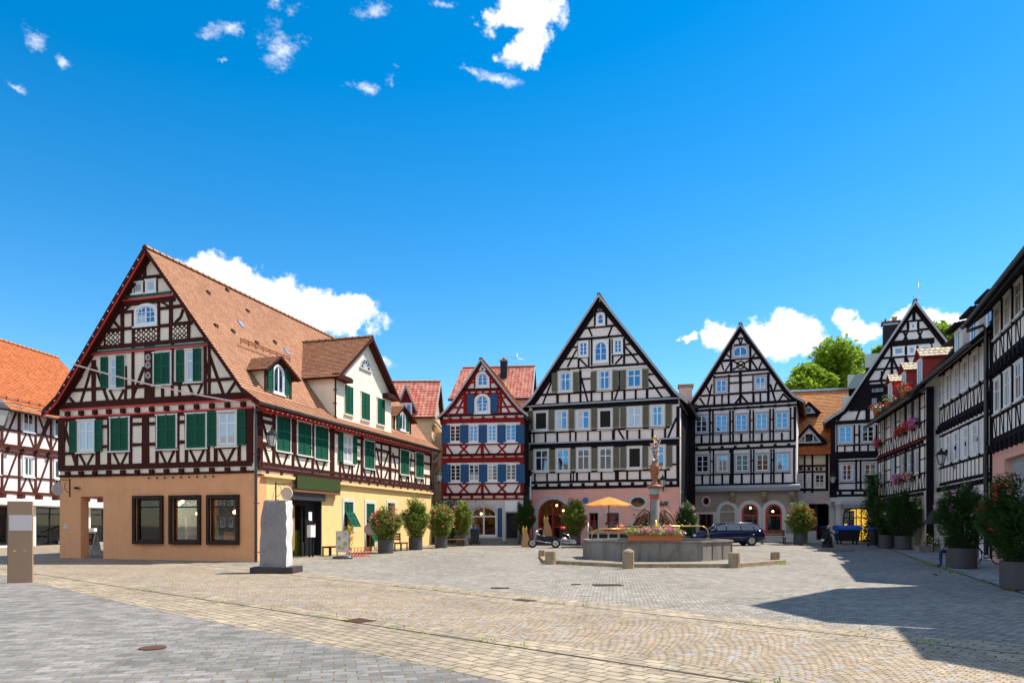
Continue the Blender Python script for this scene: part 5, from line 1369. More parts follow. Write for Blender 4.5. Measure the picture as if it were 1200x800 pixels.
    bl = hx(308, 405, 292, 500, 0, .3); bl = (*bl[:4], (bl[1] - bl[0]) / 2)
    for a in (a1, a2, bl):
        st = h.M('arch_surround#%g' % a[0], F, 'stone_pale')
        r_ = (a[1] - a[0]) / 2; ring_trim(st, (a[0] + a[1]) / 2, a[3] - a[4], r_ + .004, r_ + .27, 0, .07)
        st.box(a[0] - .27, a[0] - .006, 0, .066, .25, a[3] - a[4]); st.box(a[1] + .006, a[1] + .27, 0, .066, .25, a[3] - a[4])
    st.box(bl[0], bl[1], 0, .05, bl[3] - bl[4] - .05, bl[3] - bl[4] + .04)
    st.box(w0[0] - .22, w0[0] - .004, 0, .06, w0[2] - .3, w0[3] + .16); st.box(w0[1] + .004, w0[1] + .22, 0, .06, w0[2] - .3, w0[3] + .16); st.box(w0[0] - .004, w0[1] + .004, 0, .06, w0[3] + .004, w0[3] + .16)
    h.M('plinth', F, 'stone_pale').box(0, W, 0, .045, -.3, .9)
    u, z = F.pix(*cj(215, 268)); ov = h.M('oval_window', F, 'stone_pale'); ring_trim(ov, u, z, .23, .34, 0, .06, 0, 2 * math.pi, 22, 1.25); ov.mat('red_frame'); ring_trim(ov, u, z, .17, .23, 0, .04, 0, 2 * math.pi, 22, 1.4); ov.mat('glass_dark').prism(arc(u, z, .2, 0, 2 * math.pi, 22, .28)[:-1], 0, .03)
    gutter(h, F.side(W, True), -.1, 9.8, .5, 10.3)
    h.finish(); return F
FTAUPE = taupe_house()

def gap_house():
    F = Frame(11.2, 53.5, (.94, -.2))
    h = House('recessed_house', 'dark narrow house front recessed in the gap between the pink and the taupe house', F)
    h.M('wall', F, 'timber_black').box(-.6, 2.4, -6, 0, -.3, 10.2)
    t = h.M('timber_frame', F, 'plaster_bluewhite')
    for z in (4.6, 6.0, 7.6, 9.0): t.box(1.0, 1.25, 0, .03, z, z + 1.0)
    r = h.M('roof', F); tile_slope(r, F.P(-.8, .4, 10.1), F.P(2.6, .4, 10.1), F.P(2.6, -3, 11.2), F.P(-.8, -3, 11.2), 'tile_dark', 'timber_black', .1)
    tile_slope(r, F.P(2.6, -6.4, 10.1), F.P(-.8, -6.4, 10.1), F.P(-.8, -3, 11.2), F.P(2.6, -3, 11.2), 'tile_dark', 'timber_black', .1)
    gutter(h, F, -.8, 2.4, .5, 10.1)
    c = h.M('chimney', F, 'stone_pale'); c.box(1.3, 2.3, -4, -3, 10, 12.3); c.mat('sandstone').box(1.2, 2.4, -4.1, -2.9, 12.3, 12.5)
    h.finish()
gap_house()

c2_ = lambda x, y: (920 + x / 4.444, 350 + y / 4.444)
cm_ = lambda x, y: (920 + x / 5.333, 510 + y / 5.333)
def orange_roof_house():
    F = ray_frame(955, 56.5, (.96, -.26), 928)
    h = House('small_orange_roof_house', 'low house with a bright orange roof, two white pointed dormers and a dark gateway', F)
    W, D = 5.0, 8.0
    ze = F.pix(955, 531)[1]; zr = F.pix(955, 458, -4.0)[1]; Z1 = F.pix(955, 573)[1]
    h.M('wall', F, 'cream_soft').xprism([(0, Z1), (0, ze), (-4.0, zr - .2), (-8.0, ze), (-8.0, Z1)], 0, W)
    r = h.M('roof', F)
    tile_slope(r, F.P(-.2, .35, ze - .1), F.P(W + .2, .35, ze - .1), F.P(W + .2, -4, zr), F.P(-.2, -4, zr), 'tile_gold', 'timber_black', .1)
    tile_slope(r, F.P(W + .2, -8.35, ze - .1), F.P(-.2, -8.35, ze - .1), F.P(-.2, -4, zr), F.P(W + .2, -4, zr), 'tile_gold', 'timber_black', .1)
    h.M('ridge_flashing', F, 'steel').box(-.2, W + .2, -4.12, -3.88, zr, zr + .14)
    r.mat('tile_orange'); a = F.P(-.1, .42, ze - .12)
    tile_slope(r, F.P(-.1, .48, ze - .12), F.P(W + .1, .48, ze - .12), F.P(W + .1, -.08, ze + .62), F.P(-.1, -.08, ze + .62), 'tile_orange', 'timber_black', .06)
    for (x, y0, y1, hw) in ((125, 660, 752, .95), (122, 543, 598, .58)):
        o = -.15 if y0 > 600 else -2.0
        u, zt = F.pix(*c2_(x, y0), o); zb = F.pix(*c2_(x, y1), o)[1]
        d = h.M('dormer_wall#%d' % y0, F, 'white_paint'); d.prism([(u - hw, zb), (u + hw, zb), (u, zt - .1)], o, o - 2)
        d2 = h.M('dormer_verge#%d' % y0, F, 'timber_black'); d2.beam((u - hw - .3, zb - .05), (u + .03, zt), .2, o + .3, o - .1); d2.beam((u - .03, zt), (u + hw + .3, zb - .05), .2, o + .3, o - .1); d2.box(u - hw - .1, u + hw + .1, o - .1, o + .2, zb - .2, zb)
        dr = h.M('dormer_roof#%d' % y0, F)
        for s_ in (-1, 1): tile_slope(dr, F.P(u + s_ * (hw + .3), o + .25, zb), F.P(u + s_ * (hw + .3), o - 1.2, zb), F.P(u, o - 2.6, zt + .08), F.P(u, o + .25, zt + .08), 'tile_gold', 'timber_black', .06)
        d3 = h.M('dormer_glass#%d' % y0, F, 'glass_dark'); w = hw * .28; d3.box(u - w, u + w, o, o + .03, zb + .12, zb + (zt - zb) * .52); d3.mat('glass_sky'); d3.prism([(u - w - .08, zb + .12), (u - w - .08, zb + (zt - zb) * .45), (u - hw * .78, zb + .12)], o, o + .02); d3.prism([(u + w + .08, zb + .12), (u + w + .08, zb + (zt - zb) * .45), (u + hw * .78, zb + .12)], o, o + .02)
    M = dict(mat='timber_black'); T = lambda t: h.tim(F, cm_, t, **M)
    T("V 78 115 345 .2; V 122 115 360 .14; V 170 115 360 .14; V 262 115 345 .2; H 75 112 265 110 .2; H 75 190 265 188 .14; H 75 228 265 226 .12; H 75 340 265 338 .16")
    h.wins(F, cm_, "80 240 115 325 gl=glass_dark rows=3; 132 240 164 325 gl=glass_dark rows=3; 182 238 250 328 gl=glass_dark rows=3", casing='white_paint', cw=.08, cols=2)
    t = h.M('small_light', F, 'glass_dark')
    for x0, x1 in ((88, 108), (140, 156), (190, 205), (215, 232)): a = F.pix(*cm_(x0, 208)); b = F.pix(*cm_(x1, 208)); t.box(a[0], b[0], 0, .03, a[1] - .12, a[1] + .12)
    gx0, gx1 = F.pix(948, 610)[0], F.pix(972, 610)[0]; zt = F.pix(960, 590)[1]
    panel(h.M('wall_front', F, 'plaster_palegrey'), -1, W, -.3, Z1, [(gx0, gx1, -.25, zt, 0)], .4)
    h.M('gateway_wall', F, 'dark_inside').box(gx0 - .1, gx0, -6, -.4, -.3, Z1); h.M('gateway_wall', F).box(gx1, gx1 + .1, -6, -.4, -.3, Z1); h.M('gateway_wall', F).box(gx0, gx1, -6, -.4, zt, zt + .1)
    h.M('gate_post', F, 'wood_bench').box(gx0 + .5, gx0 + .8, -1.4, -1.1, -.2, zt); h.M('gateway_wall', F).box(gx0, gx1, -6.1, -6, -.3, zt)
    h.finish()
orange_roof_house()

ck = lambda x, y: (960 + x / 8, 350 + y / 8)
cl = lambda x, y: (960 + x / 8, 440 + y / 8)
def tall_gable_house():
    F = ray_frame(1000, 53, (.91, -.41), 974)
    W, D = 10.9, 9.5
    h = House('tall_gabled_house', 'tall steep gabled house with a big dark chimney and a shop lit yellow below', F)
    Z1 = F.pix(1000, 584)[1]; ap = (5.47, 17.5)
    prof = [(-.45, 9.30), (.85, 10.15), (1.9, 11.85), ap, (9.05, 11.85), (10.1, 10.15), (11.4, 9.30)]
    h.body(F, [(0, 9.2), (.95, 10.0), (1.95, 11.65), (ap[0], ap[1] - .22), (9.0, 11.65), (9.95, 10.0), (W, 9.2)], Z1, D, 'plaster_bluewhite')
    h.gable_roof(F, prof, .4, D, 'tile_dark', verge='verge_grey', vw=.22)
    M = dict(mat='timber_black'); A = lambda t: h.tim(F, ck, t, **M); B = lambda t: h.tim(F, cl, t, **M); C = lambda t: h.tim(F, cm_, t, **M)
    rk = h.M('rafter_beam', F, 'timber_black')
    for a, b in (((.1, 9.25), (1.0, 9.95)), ((1.0, 9.95), (2.0, 11.5)), ((2.0, 11.5), (5.47, 17.1)), ((5.47, 17.1), (8.95, 11.5)), ((8.95, 11.5), (9.9, 9.95))): rk.beam(a, b, .26, .06)
    A("H 820 212 970 205 .16; H 755 300 1025 292 .16; H 660 422 1080 395 .42; H 590 550 910 540 .14; H 500 660 780 650 .14; H 440 775 660 765 .16; V 888 110 210 .2; V 832 210 300 .16; V 928 210 298 .16; V 680 425 730 .20; V 812 430 620 .22; V 918 440 560 .12; V 585 680 800 .12")
    A("X 790 305 830 400 .13; X 925 300 965 395 .13; D 670 560 570 760 .16; D 690 560 760 720 .16; D 820 560 860 640 .13; V 1050 400 480 .16")
    B("V 455 60 420 .28; V 440 300 420 .1; H 280 315 610 300 .26; H 470 90 640 85 .16; H 100 440 540 430 .30; V 130 455 740 .34; V 168 460 720 .12; V 326 460 720 .15; V 378 460 715 .15; V 535 455 715 .15; H 165 650 540 640 .14; H 110 750 540 738 .5; V 240 655 720 .12; V 458 650 715 .12; H 330 555 378 553 .12")
    B("D 240 320 175 425 .14; D 380 320 345 415 .14; D 420 200 360 300 .14")
    bd = h.M('board_panel', F, 'timber_black'); a = F.pix(*cl(470, 290)); b = F.pix(*cl(625, 90)); bd.box(a[0], b[0] + .4, 0, .035, a[1], b[1]); bd.prism([F.pix(*cl(x, y)) for x, y in ((285, 300), (445, 300), (445, 90), (400, 110))], 0, .034)
    h.wins(F, cl, "480 108 612 165 cols=2 gl=glass_dark; 480 200 552 278 cols=2 rows=2 gl=glass_dark", casing='timber_black', sash='grey_casing', cw=.1, o=.03)
    h.wins(F, ck, "688 448 800 532 rows=3 cols=1; 826 443 908 525 rows=3 cols=1; 936 436 1046 515 rows=3 cols=1; 848 224 912 290 cols=1", casing='white_paint', cw=.12)
    h.wins(F, cl, "172 465 320 642; 385 460 528 634 gl=glass_dark", casing='grey_casing', cw=.12, cols=2, rows=3)
    h.wins(F, cm_, "335 172 437 290 gl=glass_dark; 485 170 578 288 gl=glass_dark", casing='grey_casing', cw=.13, cols=2, rows=3)
    C("V 300 120 390 .5; H 290 120 585 115 .3; V 330 150 350 .12; V 444 150 350 .14; V 472 150 350 .14; V 582 150 360 .15; H 300 345 585 338 .16; H 300 378 585 370 .18; H 330 295 585 290 .14; H 330 160 585 155 .12")
    z = F.pix(*cm_(450, 358))[1]; h.joists(F, .2, 6, z - .1, z + .1, 7, .2, .1, 'timber_black')
    co = h.M('cornice', F, 'stone_pale'); z = F.pix(*cm_(450, 400))[1]; co.box(-.1, W, 0, .35, z - .15, z + .16)
    # ground floor: columns, awning, lit arch
    a0, a1 = F.pix(*cm_(362, 500))[0], F.pix(*cm_(548, 500))[0]; zt = F.pix(*cm_(450, 452))[1]
    panel(h.M('wall_front', F, 'plaster_taupe'), .9, W, -.3, Z1, [(a0, a1, -.2, zt, .45)], .4)
    lt = h.M('lit_interior', F, 'lit_room'); lt.box(a0 - .2, a1 + .3, -2.3, -2.2, .1, zt + .2)
    room(h, F, a0 - .3, a1 + .4, .1, zt + .25, .4, 2.2, 'wood_tan', 3, seed=41) if False else None
    it = h.M('interior', F, 'wood_tan'); it.box(a0 - .3, a0 - .2, -2.3, -.4, .1, zt + .2); it.box(a1 + .3, a1 + .4, -2.3, -.4, .1, zt + .2); it.box(a0, a1 + .3, -2.3, -.4, 0, .1); it.mat('metal_dark').box(a0 + .3, a0 + .8, -2.1, -1.5, .1, 2.6); it.mat('wood_bench').box(a1 - 1.3, a1 - .9, -2.1, -1.5, .1, 1.3); it.mat('sign_blue').box(a0 + .05, a0 + .3, -1.6, -1.5, 1.6, 2.6)
    shopwin(h, F, a0, a1, .0, zt, .2, 'brown_frame', 'glass_shop', .09, mull=(.22, .45, .62, .85), rails=(.74,), rise=.45)
    cb = h.M('column', F, 'stone_pale'); 
    for x, o in ((337, .12), (297, -.5)):
        u = F.pix(*cm_(x, 500))[0]; cb = h.M('column#%d' % x, F, 'stone_pale'); cb.lathe((u, o - .05), [(.34, -.1), (.34, .35), (.28, .4), (.26, Z1 - .9), (.27, Z1 - .55), (.36, Z1 - .45), (.36, Z1 - .2)], 14)
    aw = h.M('awning', F, 'awning'); a_, b_ = F.pix(*cm_(362, 430))[0], F.pix(*cm_(542, 430))[0]; z = F.pix(*cm_(450, 430))[1]; aw.xprism([(.1, z + .26), (.4, z + .22), (.55, z), (.5, z - .28), (.42, z - .28), (.4, z - .05), (.1, z + .05)], a_, b_)
    # chimney and dormers on the left slope
    u = 4.1; zc = 16.55; c = h.M('chimney', F, 'metal_dark'); c.box(u - .52, u + .52, -3.1, -2.1, 13.6, zc); c.mat('rust').box(u - .64, u + .64, -3.2, -2.0, zc + .17, zc + .27); c.mat('steel').box(u - .5, u + .5, -3.0, -2.2, zc, zc + .17)
    c.mat('steel').lathe((u + .25, -2.6), [(.16, zc + .27), (.16, zc + .55), (.22, zc + .6), (.22, zc + .66)], 10); c.mat('metal_dark').lathe((u - .35, -2.6), [(.06, zc + .27), (.06, zc + .6)], 8)
    for (x, y, o, w) in ((510, 500, -4.5, 1.0), (345, 695, -4.0, 1.3), (300, 900, -2.0, .9)):
        uu, zt_ = F.pix(*ck(x, y), o)
        d = h.M('side_dormer#%d' % x, F, 'timber_black'); d.box(uu - .5, uu + 1.9, o - 1.6, o - .7, zt_ - 2.4, zt_ - .2)
        d.mat('copper_green'); d.xprism([(o + .15, zt_ - 1.25), (o + .2, zt_ - 1.2), (o - .5, zt_), (o - 1.85, zt_ - .8), (o - 1.85, zt_ - .9), (o - .5, zt_ - .1)], uu - .6, uu + 2.0)
    gutter(h, F.side(0, False), -9.3, .3, .5, 9.2)
    h.finish()
    # roof aerial
    m = MB(F, (0, 0, 0)); m.mat('steel'); m.tube([(5.75, -.6, 16.8), (5.75, -.6, 19.0)], .02, 5); m.tube([(4.2, -.6, 17.3), (5.0, -.6, 17.1)], .02, 5)
    for t in range(5): m.tube([(5.45 + t * .12, -.9, 18.0 - t * .05), (5.45 + t * .12, -.3, 18.0 - t * .05)], .01, 4)
    m.tube([(5.35, -.6, 18.05), (6.1, -.6, 17.8)], .012, 4); m.f = m.f; m.tube([(5.0, -.6, 17.1), (5.75, -.6, 17.1)], .012, 4)
    tag(m.build('roof_aerial'), 'thin aerial mast on the ridge of the tall gable beside the dark chimney', 'aerial')
    u, z = F.pix(980, 562, .4); lantern(F, .12, z, .45, 'dark wall lantern at the left corner of the tall gabled house above the gateway', .24)
    return F
FTALL = tall_gable_house()

# ============================================================ right-hand row, in shade
cn = lambda x, y: (1020 + x / 6.667, 420 + y / 6.667)
cr = lambda x, y: (1080 + x / 10, 350 + y / 10)
cq = lambda x, y: (1070 + x / 6.154, 450 + y / 6.154)
def long_house(h, F, W, D, zb, ze, zr, wall, roof, over=.6, under='timber_black', lo=None):
    """eaves towards the square, ridge along the front"""
    h.M('wall', F, wall).xprism([(0, zb), (0, ze - .1), (-D / 2, zr - .2), (-D, ze - .1), (-D, zb)], 0, W)
    r = h.M('roof', F); sl = (zr - ze) / (D / 2)
    if lo is None: lo = ze - .1 - over * sl * .35
    tile_slope(r, F.P(-.15, over, lo), F.P(W + .15, over, lo), F.P(W + .15, -D / 2, zr), F.P(-.15, -D / 2, zr), roof, under, .14)
    tile_slope(r, F.P(W + .15, -D - over, lo), F.P(-.15, -D - over, lo), F.P(-.15, -D / 2, zr), F.P(W + .15, -D / 2, zr), roof, under, .14)
    ridge_tiles(h.M('ridge_tiles', F), F.P(-.15, -D / 2, zr), F.P(W + .15, -D / 2, zr), roof)
    gutter(h, F, -.15, W + .15, over + .08, lo - .02, .085)
    return lo
def flowerbox(F, u, z, w, label, mats=('petal_red',), grp='flower boxes on the shaded front', seed=1):
    p = F.P(u, .05, z)
    e = empty('flower_box', p, F.rz, label, 'flower box', grp)
    b = MB(WORLD); b.mat('metal_dark').box(-w / 2, w / 2, 0, .22, -.02, .16); b.mat('soil').box(-w / 2 + .02, w / 2 - .02, .02, .2, .16, .17); b.build('trough', e)
    r = random.Random(seed); f = MB(WORLD); g = MB(WORLD); g.mat('leaf_oleander')
    for i in range(int(150 * w)):
        x, o, zz = r.uniform(-w / 2 - .08, w / 2 + .08), r.uniform(-.02, .36), r.uniform(-.16, .38); blade(g, (x, o, zz), r, .10, .05)
    for i in range(int(75 * w)):
        x = r.uniform(-w / 2 - .06, w / 2 + .06); f.mat(mats[min(len(mats) - 1, int((x / w + .5) * len(mats)))] if len(mats) > 1 else mats[0]); blossom(f, (x, r.uniform(.05, .42), r.uniform(-.12, .42)), r, .06)
    g.build('leaves', e, recalc=False); f.build('blossoms', e, recalc=False)
def blade(mb, c, r, l, w, d=None):
    """one leaf: a folded pointed quad pair"""
    a = r.uniform(0, 6.283); t = r.uniform(-.3, 1.2) if d is None else d[1] + r.uniform(-.35, .35)
    if d is not None: a = d[0] + r.uniform(-.6, .6)
    dx, dy, dz = math.cos(a) * math.cos(t), math.sin(a) * math.cos(t), math.sin(t)
    sx, sy = -math.sin(a), math.cos(a); k = r.uniform(-.8, .8)
    wx, wy, wz = sx * w / 2, sy * w / 2, k * w / 2
    P = mb.P
    p0 = P(*c); p1 = P(c[0] + dx * l * .5 + wx, c[1] + dy * l * .5 + wy, c[2] + dz * l * .5 + wz); p2 = P(c[0] + dx * l, c[1] + dy * l, c[2] + dz * l - .1 * l); p3 = P(c[0] + dx * l * .5 - wx, c[1] + dy * l * .5 - wy, c[2] + dz * l * .5 - wz)
    mb.face([p0, p1, p2, p3])
def blossom(mb, c, r, s):
    """five-petalled flower as a small star of faces"""
    n = Vector((r.uniform(-1, 1), r.uniform(-1, 1), r.uniform(-.2, 1))).normalized(); a = n.cross(Vector((0, 0, 1)) if abs(n.z) < .9 else Vector((1, 0, 0))).normalized(); b = n.cross(a)
    C = Vector(c); ph = r.uniform(0, 6)
    for k in range(5):
        t = ph + k * 1.2566; t1 = t + .6; t0 = t - .6
        q = [C, C + (a * math.cos(t0) + b * math.sin(t0)) * s * .8 + n * s * .15, C + (a * math.cos(t) + b * math.sin(t)) * s * 1.1 + n * s * .3, C + (a * math.cos(t1) + b * math.sin(t1)) * s * .8 + n * s * .15]
        mb.face([mb.P(*p) for p in q])

def flower_terrace_house():
    F = Frame(25.54, 50.0, (-.276, -.961))
    W, D = 11.9, 6.5
    h = House('flowered_house', 'low white half-timbered house with three red roof dormers and flower boxes', F)
    Z1 = 3.3
    lo = long_house(h, F, W, D, Z1, 9.25, 13.0, 'plaster_white', 'tile_dark', .75, lo=8.42)
    M = dict(mat='timber_black'); T = lambda t, **k: h.tim(F, cn, t, **(M | k))
    t = h.M('timber_frame', F, 'timber_black')
    # two framed storeys over a rendered ground floor; studs laid out in metres
    rnd = random.Random(3)
    for zb_, zt_ in ((3.35, 5.85), (6.15, 8.85)):
        t.beam((0, zb_ + .08), (W, zb_ + .08), .16, .02); t.beam((0, zt_), (W, zt_), .14, .02); t.beam((0, zb_ + .98), (W, zb_ + .98), .11, .02); t.beam((0, zb_ + 1.75), (W, zb_ + 1.75), .07, .012)
        for i in range(19):
            u = .12 + i * (W - .24) / 18; t.beam((u, zb_), (u, zb_ + .98 if i % 2 else zt_), .09, .018)
            if i < 18:
                a = u + .12; b = u + .5
                t.beam((a, zb_ + .12), (b, zb_ + .95), .06, .012) if i % 3 else t.beam((b, zb_ + .12), (a, zb_ + .95), .06, .012)
    h.joists(F, .1, W - .1, 5.92, 6.12, 16, .14, .14, 'timber_black'); h.joists(F, .1, W - .1, 3.12, 3.30, 16, .14, .14, 'timber_black')
    h.M('red_beam', F, 'timber_red').box(0, W, 0, .09, 6.10, 6.20); h.M('red_beam', F).box(0, W, 0, .2, 8.80, 8.87)
    h.joists(F, .1, W - .1, 8.58, 8.66, 26, .11, .2, 'timber_black')
    k = dict(casing='white_paint', sash='white_paint', cw=.07, cols=2, rows=2, gl='glass_curtain')
    for zb_ in (7.15, 4.35):
        for u in (1.2, 4.2, 6.6, 8.2, 9.8):
            t.box(u - .16, u - .06, 0, .07, zb_ - .3, zb_ + 1.6); t.box(u + 1.01, u + 1.11, 0, .07, zb_ - .3, zb_ + 1.6)
            h.window(F, u, u + .95, zb_, zb_ + 1.4, casing='stone_trim', sash='white_paint', cw=.08, cols=2, rows=2, gl='glass_sky')
    hol = [(8.2, 8.9, -.2, 2.5, 0), (9.7, 10.7, -.2, 2.6, 0), (1.5, 3.0, .8, 2.4, 0), (4.5, 6.0, .8, 2.4, 0)]
    panel(h.M('wall_front', F, 'soffit_cream'), 0, W, -.3, Z1, hol, .3)
    block_walls(h, F, W, D, Z1, 'plaster_white')
    h.M('door', F, 'stone_trim').box(8.2, 8.9, -.28, -.22, -.2, 2.5); h.M('door', F).box(9.7, 10.7, -.28, -.22, -.2, 2.6); h.M('dark_pane', F, 'glass_dark').box(1.5, 6, -.3, -.28, .8, 2.4)
    # corner post block towards the next house
    c = h.M('corner_boarding', F, 'timber_black'); c.box(W, W + .2, -.34, -.02, 0.1, 8.9)
    # three red dormers
    for u, zz in ((2.8, 9.45), (6.4, 9.45), (10.0, 9.45)):
        o = -.2; w = .55; zt = zz + 1.45
        d = h.M('dormer_wall#%g' % u, F, 'plaster_red'); d.xprism([(o, zz - .5), (o, zt), (o - 2.6, zt), (o - 2.6, zz - .5)], u - w, u + w)
        d.prism([(u - w, zt), (u + w, zt), (u, zt + .42)], o + .002, o - 2.2)
        dr = h.M('dormer_roof#%g' % u, F)
        for s_ in (-1, 1): tile_slope(dr, F.P(u + s_ * (w + .18), o + .2, zt - .06), F.P(u + s_ * (w + .18), o - 2.2, zt - .06), F.P(u, o - 2.6, zt + .52), F.P(u, o + .2, zt + .52), 'tile_pale', 'plaster_red', .06, .3)
        h.window(F.shifted(0, o), u - .45, u + .45, zz - .2, zz + 1.35, casing='white_paint', sash='white_paint', cw=.08, cols=2, rows=1, gl='glass_sky')
    so = h.M('soffit', F, 'soffit_cream'); so.xprism([(.01, 8.95), (.74, 8.40), (.74, 8.35), (.01, 8.88)], 0, W)
    h.finish()
    for i, (u, lab, ms) in enumerate(((1.2, 'pot of white and red flowers below the lowest red dormer', ('petal_white', 'petal_red')), (4.7, 'green plant in a terracotta pot below the middle red dormer', ('leaf_lime',)), (8.6, 'pot of bright red geraniums below the highest red dormer', ('petal_red',)))):
        p = F.P(u + .35, .40, 8.84); e = empty('flower_pot', p, F.rz, lab, 'flower pot','flower pots on the roof edge')
        b = MB(WORLD); b.mat('terracotta').lathe((0, 0), [(.16, 0), (.22, .34), (.24, .36), (.24, .42), (.2, .42)], 12); b.build('pot', e)
        r = random.Random(i); g = MB(WORLD); g.mat('leaf_oleander'); f = MB(WORLD)
        for k_ in range(150): blade(g, (r.gauss(0, .17), r.gauss(0, .17), .45 + abs(r.gauss(0, .2))), r, .13, .06)
        for k_ in range(45 if i != 1 else 6): f.mat(r.choice(ms) if i != 1 else 'petal_rose'); blossom(f, (r.gauss(0, .22), r.gauss(0, .2), .55 + abs(r.gauss(0, .18))), r, .07)
        g.build('leaves', e, recalc=False); f.build('blossoms', e, recalc=False)
    flowerbox(F, 1.0, 6.95, 1.2, 'pink and dark red flower box at the far end of the upper floor', ('petal_magenta', 'petal_red'), seed=1)
    flowerbox(F, 7.3, 7.0, 1.5, 'red geranium box in the middle of the upper floor', ('petal_red',), seed=2)
    flowerbox(F, 9.9, 7.05, 2.2, 'half red, half violet flower box at the near end of the upper floor', ('petal_red', 'petal_magenta'), seed=3)
    flowerbox(F, 6.6, 4.15, 1.4, 'magenta flower box on the lower floor', ('petal_magenta',), seed=4)
    flowerbox(F, 9.2, 4.15, 1.3, 'pale red flower box on the lower floor beside the black corner post', ('petal_red', 'petal_rose'), seed=5)
    return F
FFLOW = flower_terrace_house()

def white_shutter_house():
    F = Frame(23.62, 40.5, (-.3201, -.9474))
    W, D = 11.3, 8.0
    h = House('white_shuttered_house', 'shaded half-timbered house whose windows all have white shutters, cream soffit above', F)
    Z1 = 3.55
    lo = long_house(h, F, W, D, Z1, 9.85, 13.6, 'plaster_white', 'tile_dark', .85, lo=9.12)
    so = h.M('soffit', F, 'soffit_cream'); so.xprism([(.02, 9.70), (.84, 9.10), (.84, 9.06), (.02, 9.62)], 0, W)
    for k in range(3): so.xprism([(.10 + .25 * k, 9.60 - .18 * k), (.18 + .25 * k, 9.54 - .18 * k), (.18 + .25 * k, 9.47 - .18 * k), (.10 + .25 * k, 9.52 - .18 * k)], 0, W)
    t = h.M('timber_frame', F, 'timber_black')
    for zb_, zt_, n in ((3.6, 6.2, 19), (6.75, 9.6, 22)):
        t.beam((0, zb_ + .06), (W, zb_ + .06), .18, .02); t.beam((0, zt_), (W, zt_), .16, .02); t.beam((0, zb_ + .92), (W, zb_ + .92), .11, .02)
        for i in range(n):
            u = .1 + i * (W - .2) / (n - 1)
            t.beam((u, zb_), (u, zb_ + .92), .075, .016)
            if zb_ > 6: t.beam((u + .08, zb_ + .1), (u + .42 if i % 2 else u + .2, zb_ + .88), .06, .010)
            if i % 3 == 0: t.beam((u, zb_ + .92), (u, zt_), .09, .018); t.box(u - .09, u + .09, 0, .09, zb_ + 1.6, zb_ + 1.78)
    h.joists(F, .05, W - .05, 6.36, 6.60, 18, .16, .2, 'timber_black'); h.M('sill_beam', F, 'timber_black').box(0, W, -.02, .12, 6.60, 6.78)
    h.joists(F, .05, W - .05, 3.28, 3.5, 22, .2, .16, 'timber_black'); h.joists(F, .05, W - .05, 9.42, 9.52, 30, .11, .12, 'timber_black')
    n = 7; st = (W - .3) / n
    for zb_, zt_ in ((4.5, 6.2), (7.65, 9.45)):
        for i in range(n + 1): t.box(.13 + i * st, .24 + i * st, 0, .085, zb_, zt_)
    for zb_ in (4.62, 7.78):
        for i in range(n):
            u = .32 + i * st
            h.window(F, u + .28, u + 1.08, zb_, zb_ + 1.48, casing='white_paint', sash='white_paint', cw=.07, cols=2, split=.68, gl='glass_dark', sh='LR', shm='white_paint', shw=.34)
    hol = [(1.0, 2.6, .6, 2.5, 0), (4.0, 7.0, .5, 2.6, 0), (8.2, 9.3, -.2, 2.5, 0), (9.6, 10.9, .6, 2.5, 0)]
    panel(h.M('wall_front', F, 'plaster_white'), 0, W, -.3, Z1, hol, .3); block_walls(h, F, W, D, Z1, 'plaster_white')
    for q in hol: shopwin(h, F, *q[:4], .15, 'brown_frame', 'glass_dark', .08, mull=(.5,))
    # white dormer band on the roof
    for i, (u, w) in enumerate(((4.9, 1.5), (7.6, 1.5), (10.1, 1.5))):
        o = -.25; zz = 9.75
        d = h.M('dormer_wall#%g' % u, F, 'plaster_palegrey'); d.xprism([(o, zz - .2), (o, zz + 1.65), (o - 2.7, zz + 1.8), (o - 2.7, zz - .2)], u - w / 2, u + w / 2)
        dr = h.M('dormer_roof#%g' % u, F); tile_slope(dr, F.P(u - w / 2 - .2, o + .4, zz + 1.62), F.P(u + w / 2 + .2, o + .4, zz + 1.62), F.P(u + w / 2 + .2, o - 2.9, zz + 2.2), F.P(u - w / 2 - .2, o - 2.9, zz + 2.2), 'tile_dark', 'timber_black', .1)
        h.window(F.shifted(0, o), u - .5, u + .5, zz + .1, zz + 1.45, casing='white_paint', cw=.08, gl='glass_sky')
    downpipe(h, F, W - .1, .1, 9.4, .2, .07, eave=(0, .85, 9.0))
    br = h.M('sign_arm', F, 'metal_dark'); u, z = F.pix(1143, 576); br.box(u - 3.2, u + .2, .3, .5, z - .12, z + .12); br.box(u - 3, u - 2.9, 0, .3, z - .05, z + .05); br.box(u - .3, u - .2, 0, .3, z - .05, z + .05); br.box(u + .2, u + .5, .2, .6, z - .25, z + .25)
    h.finish()
    u, z = F.pix(1103, 538, .6); lantern(F, u, z, .6, 'dark lantern on the shaded front with white shutters', .26)
    return F
FSHUT = white_shutter_house()

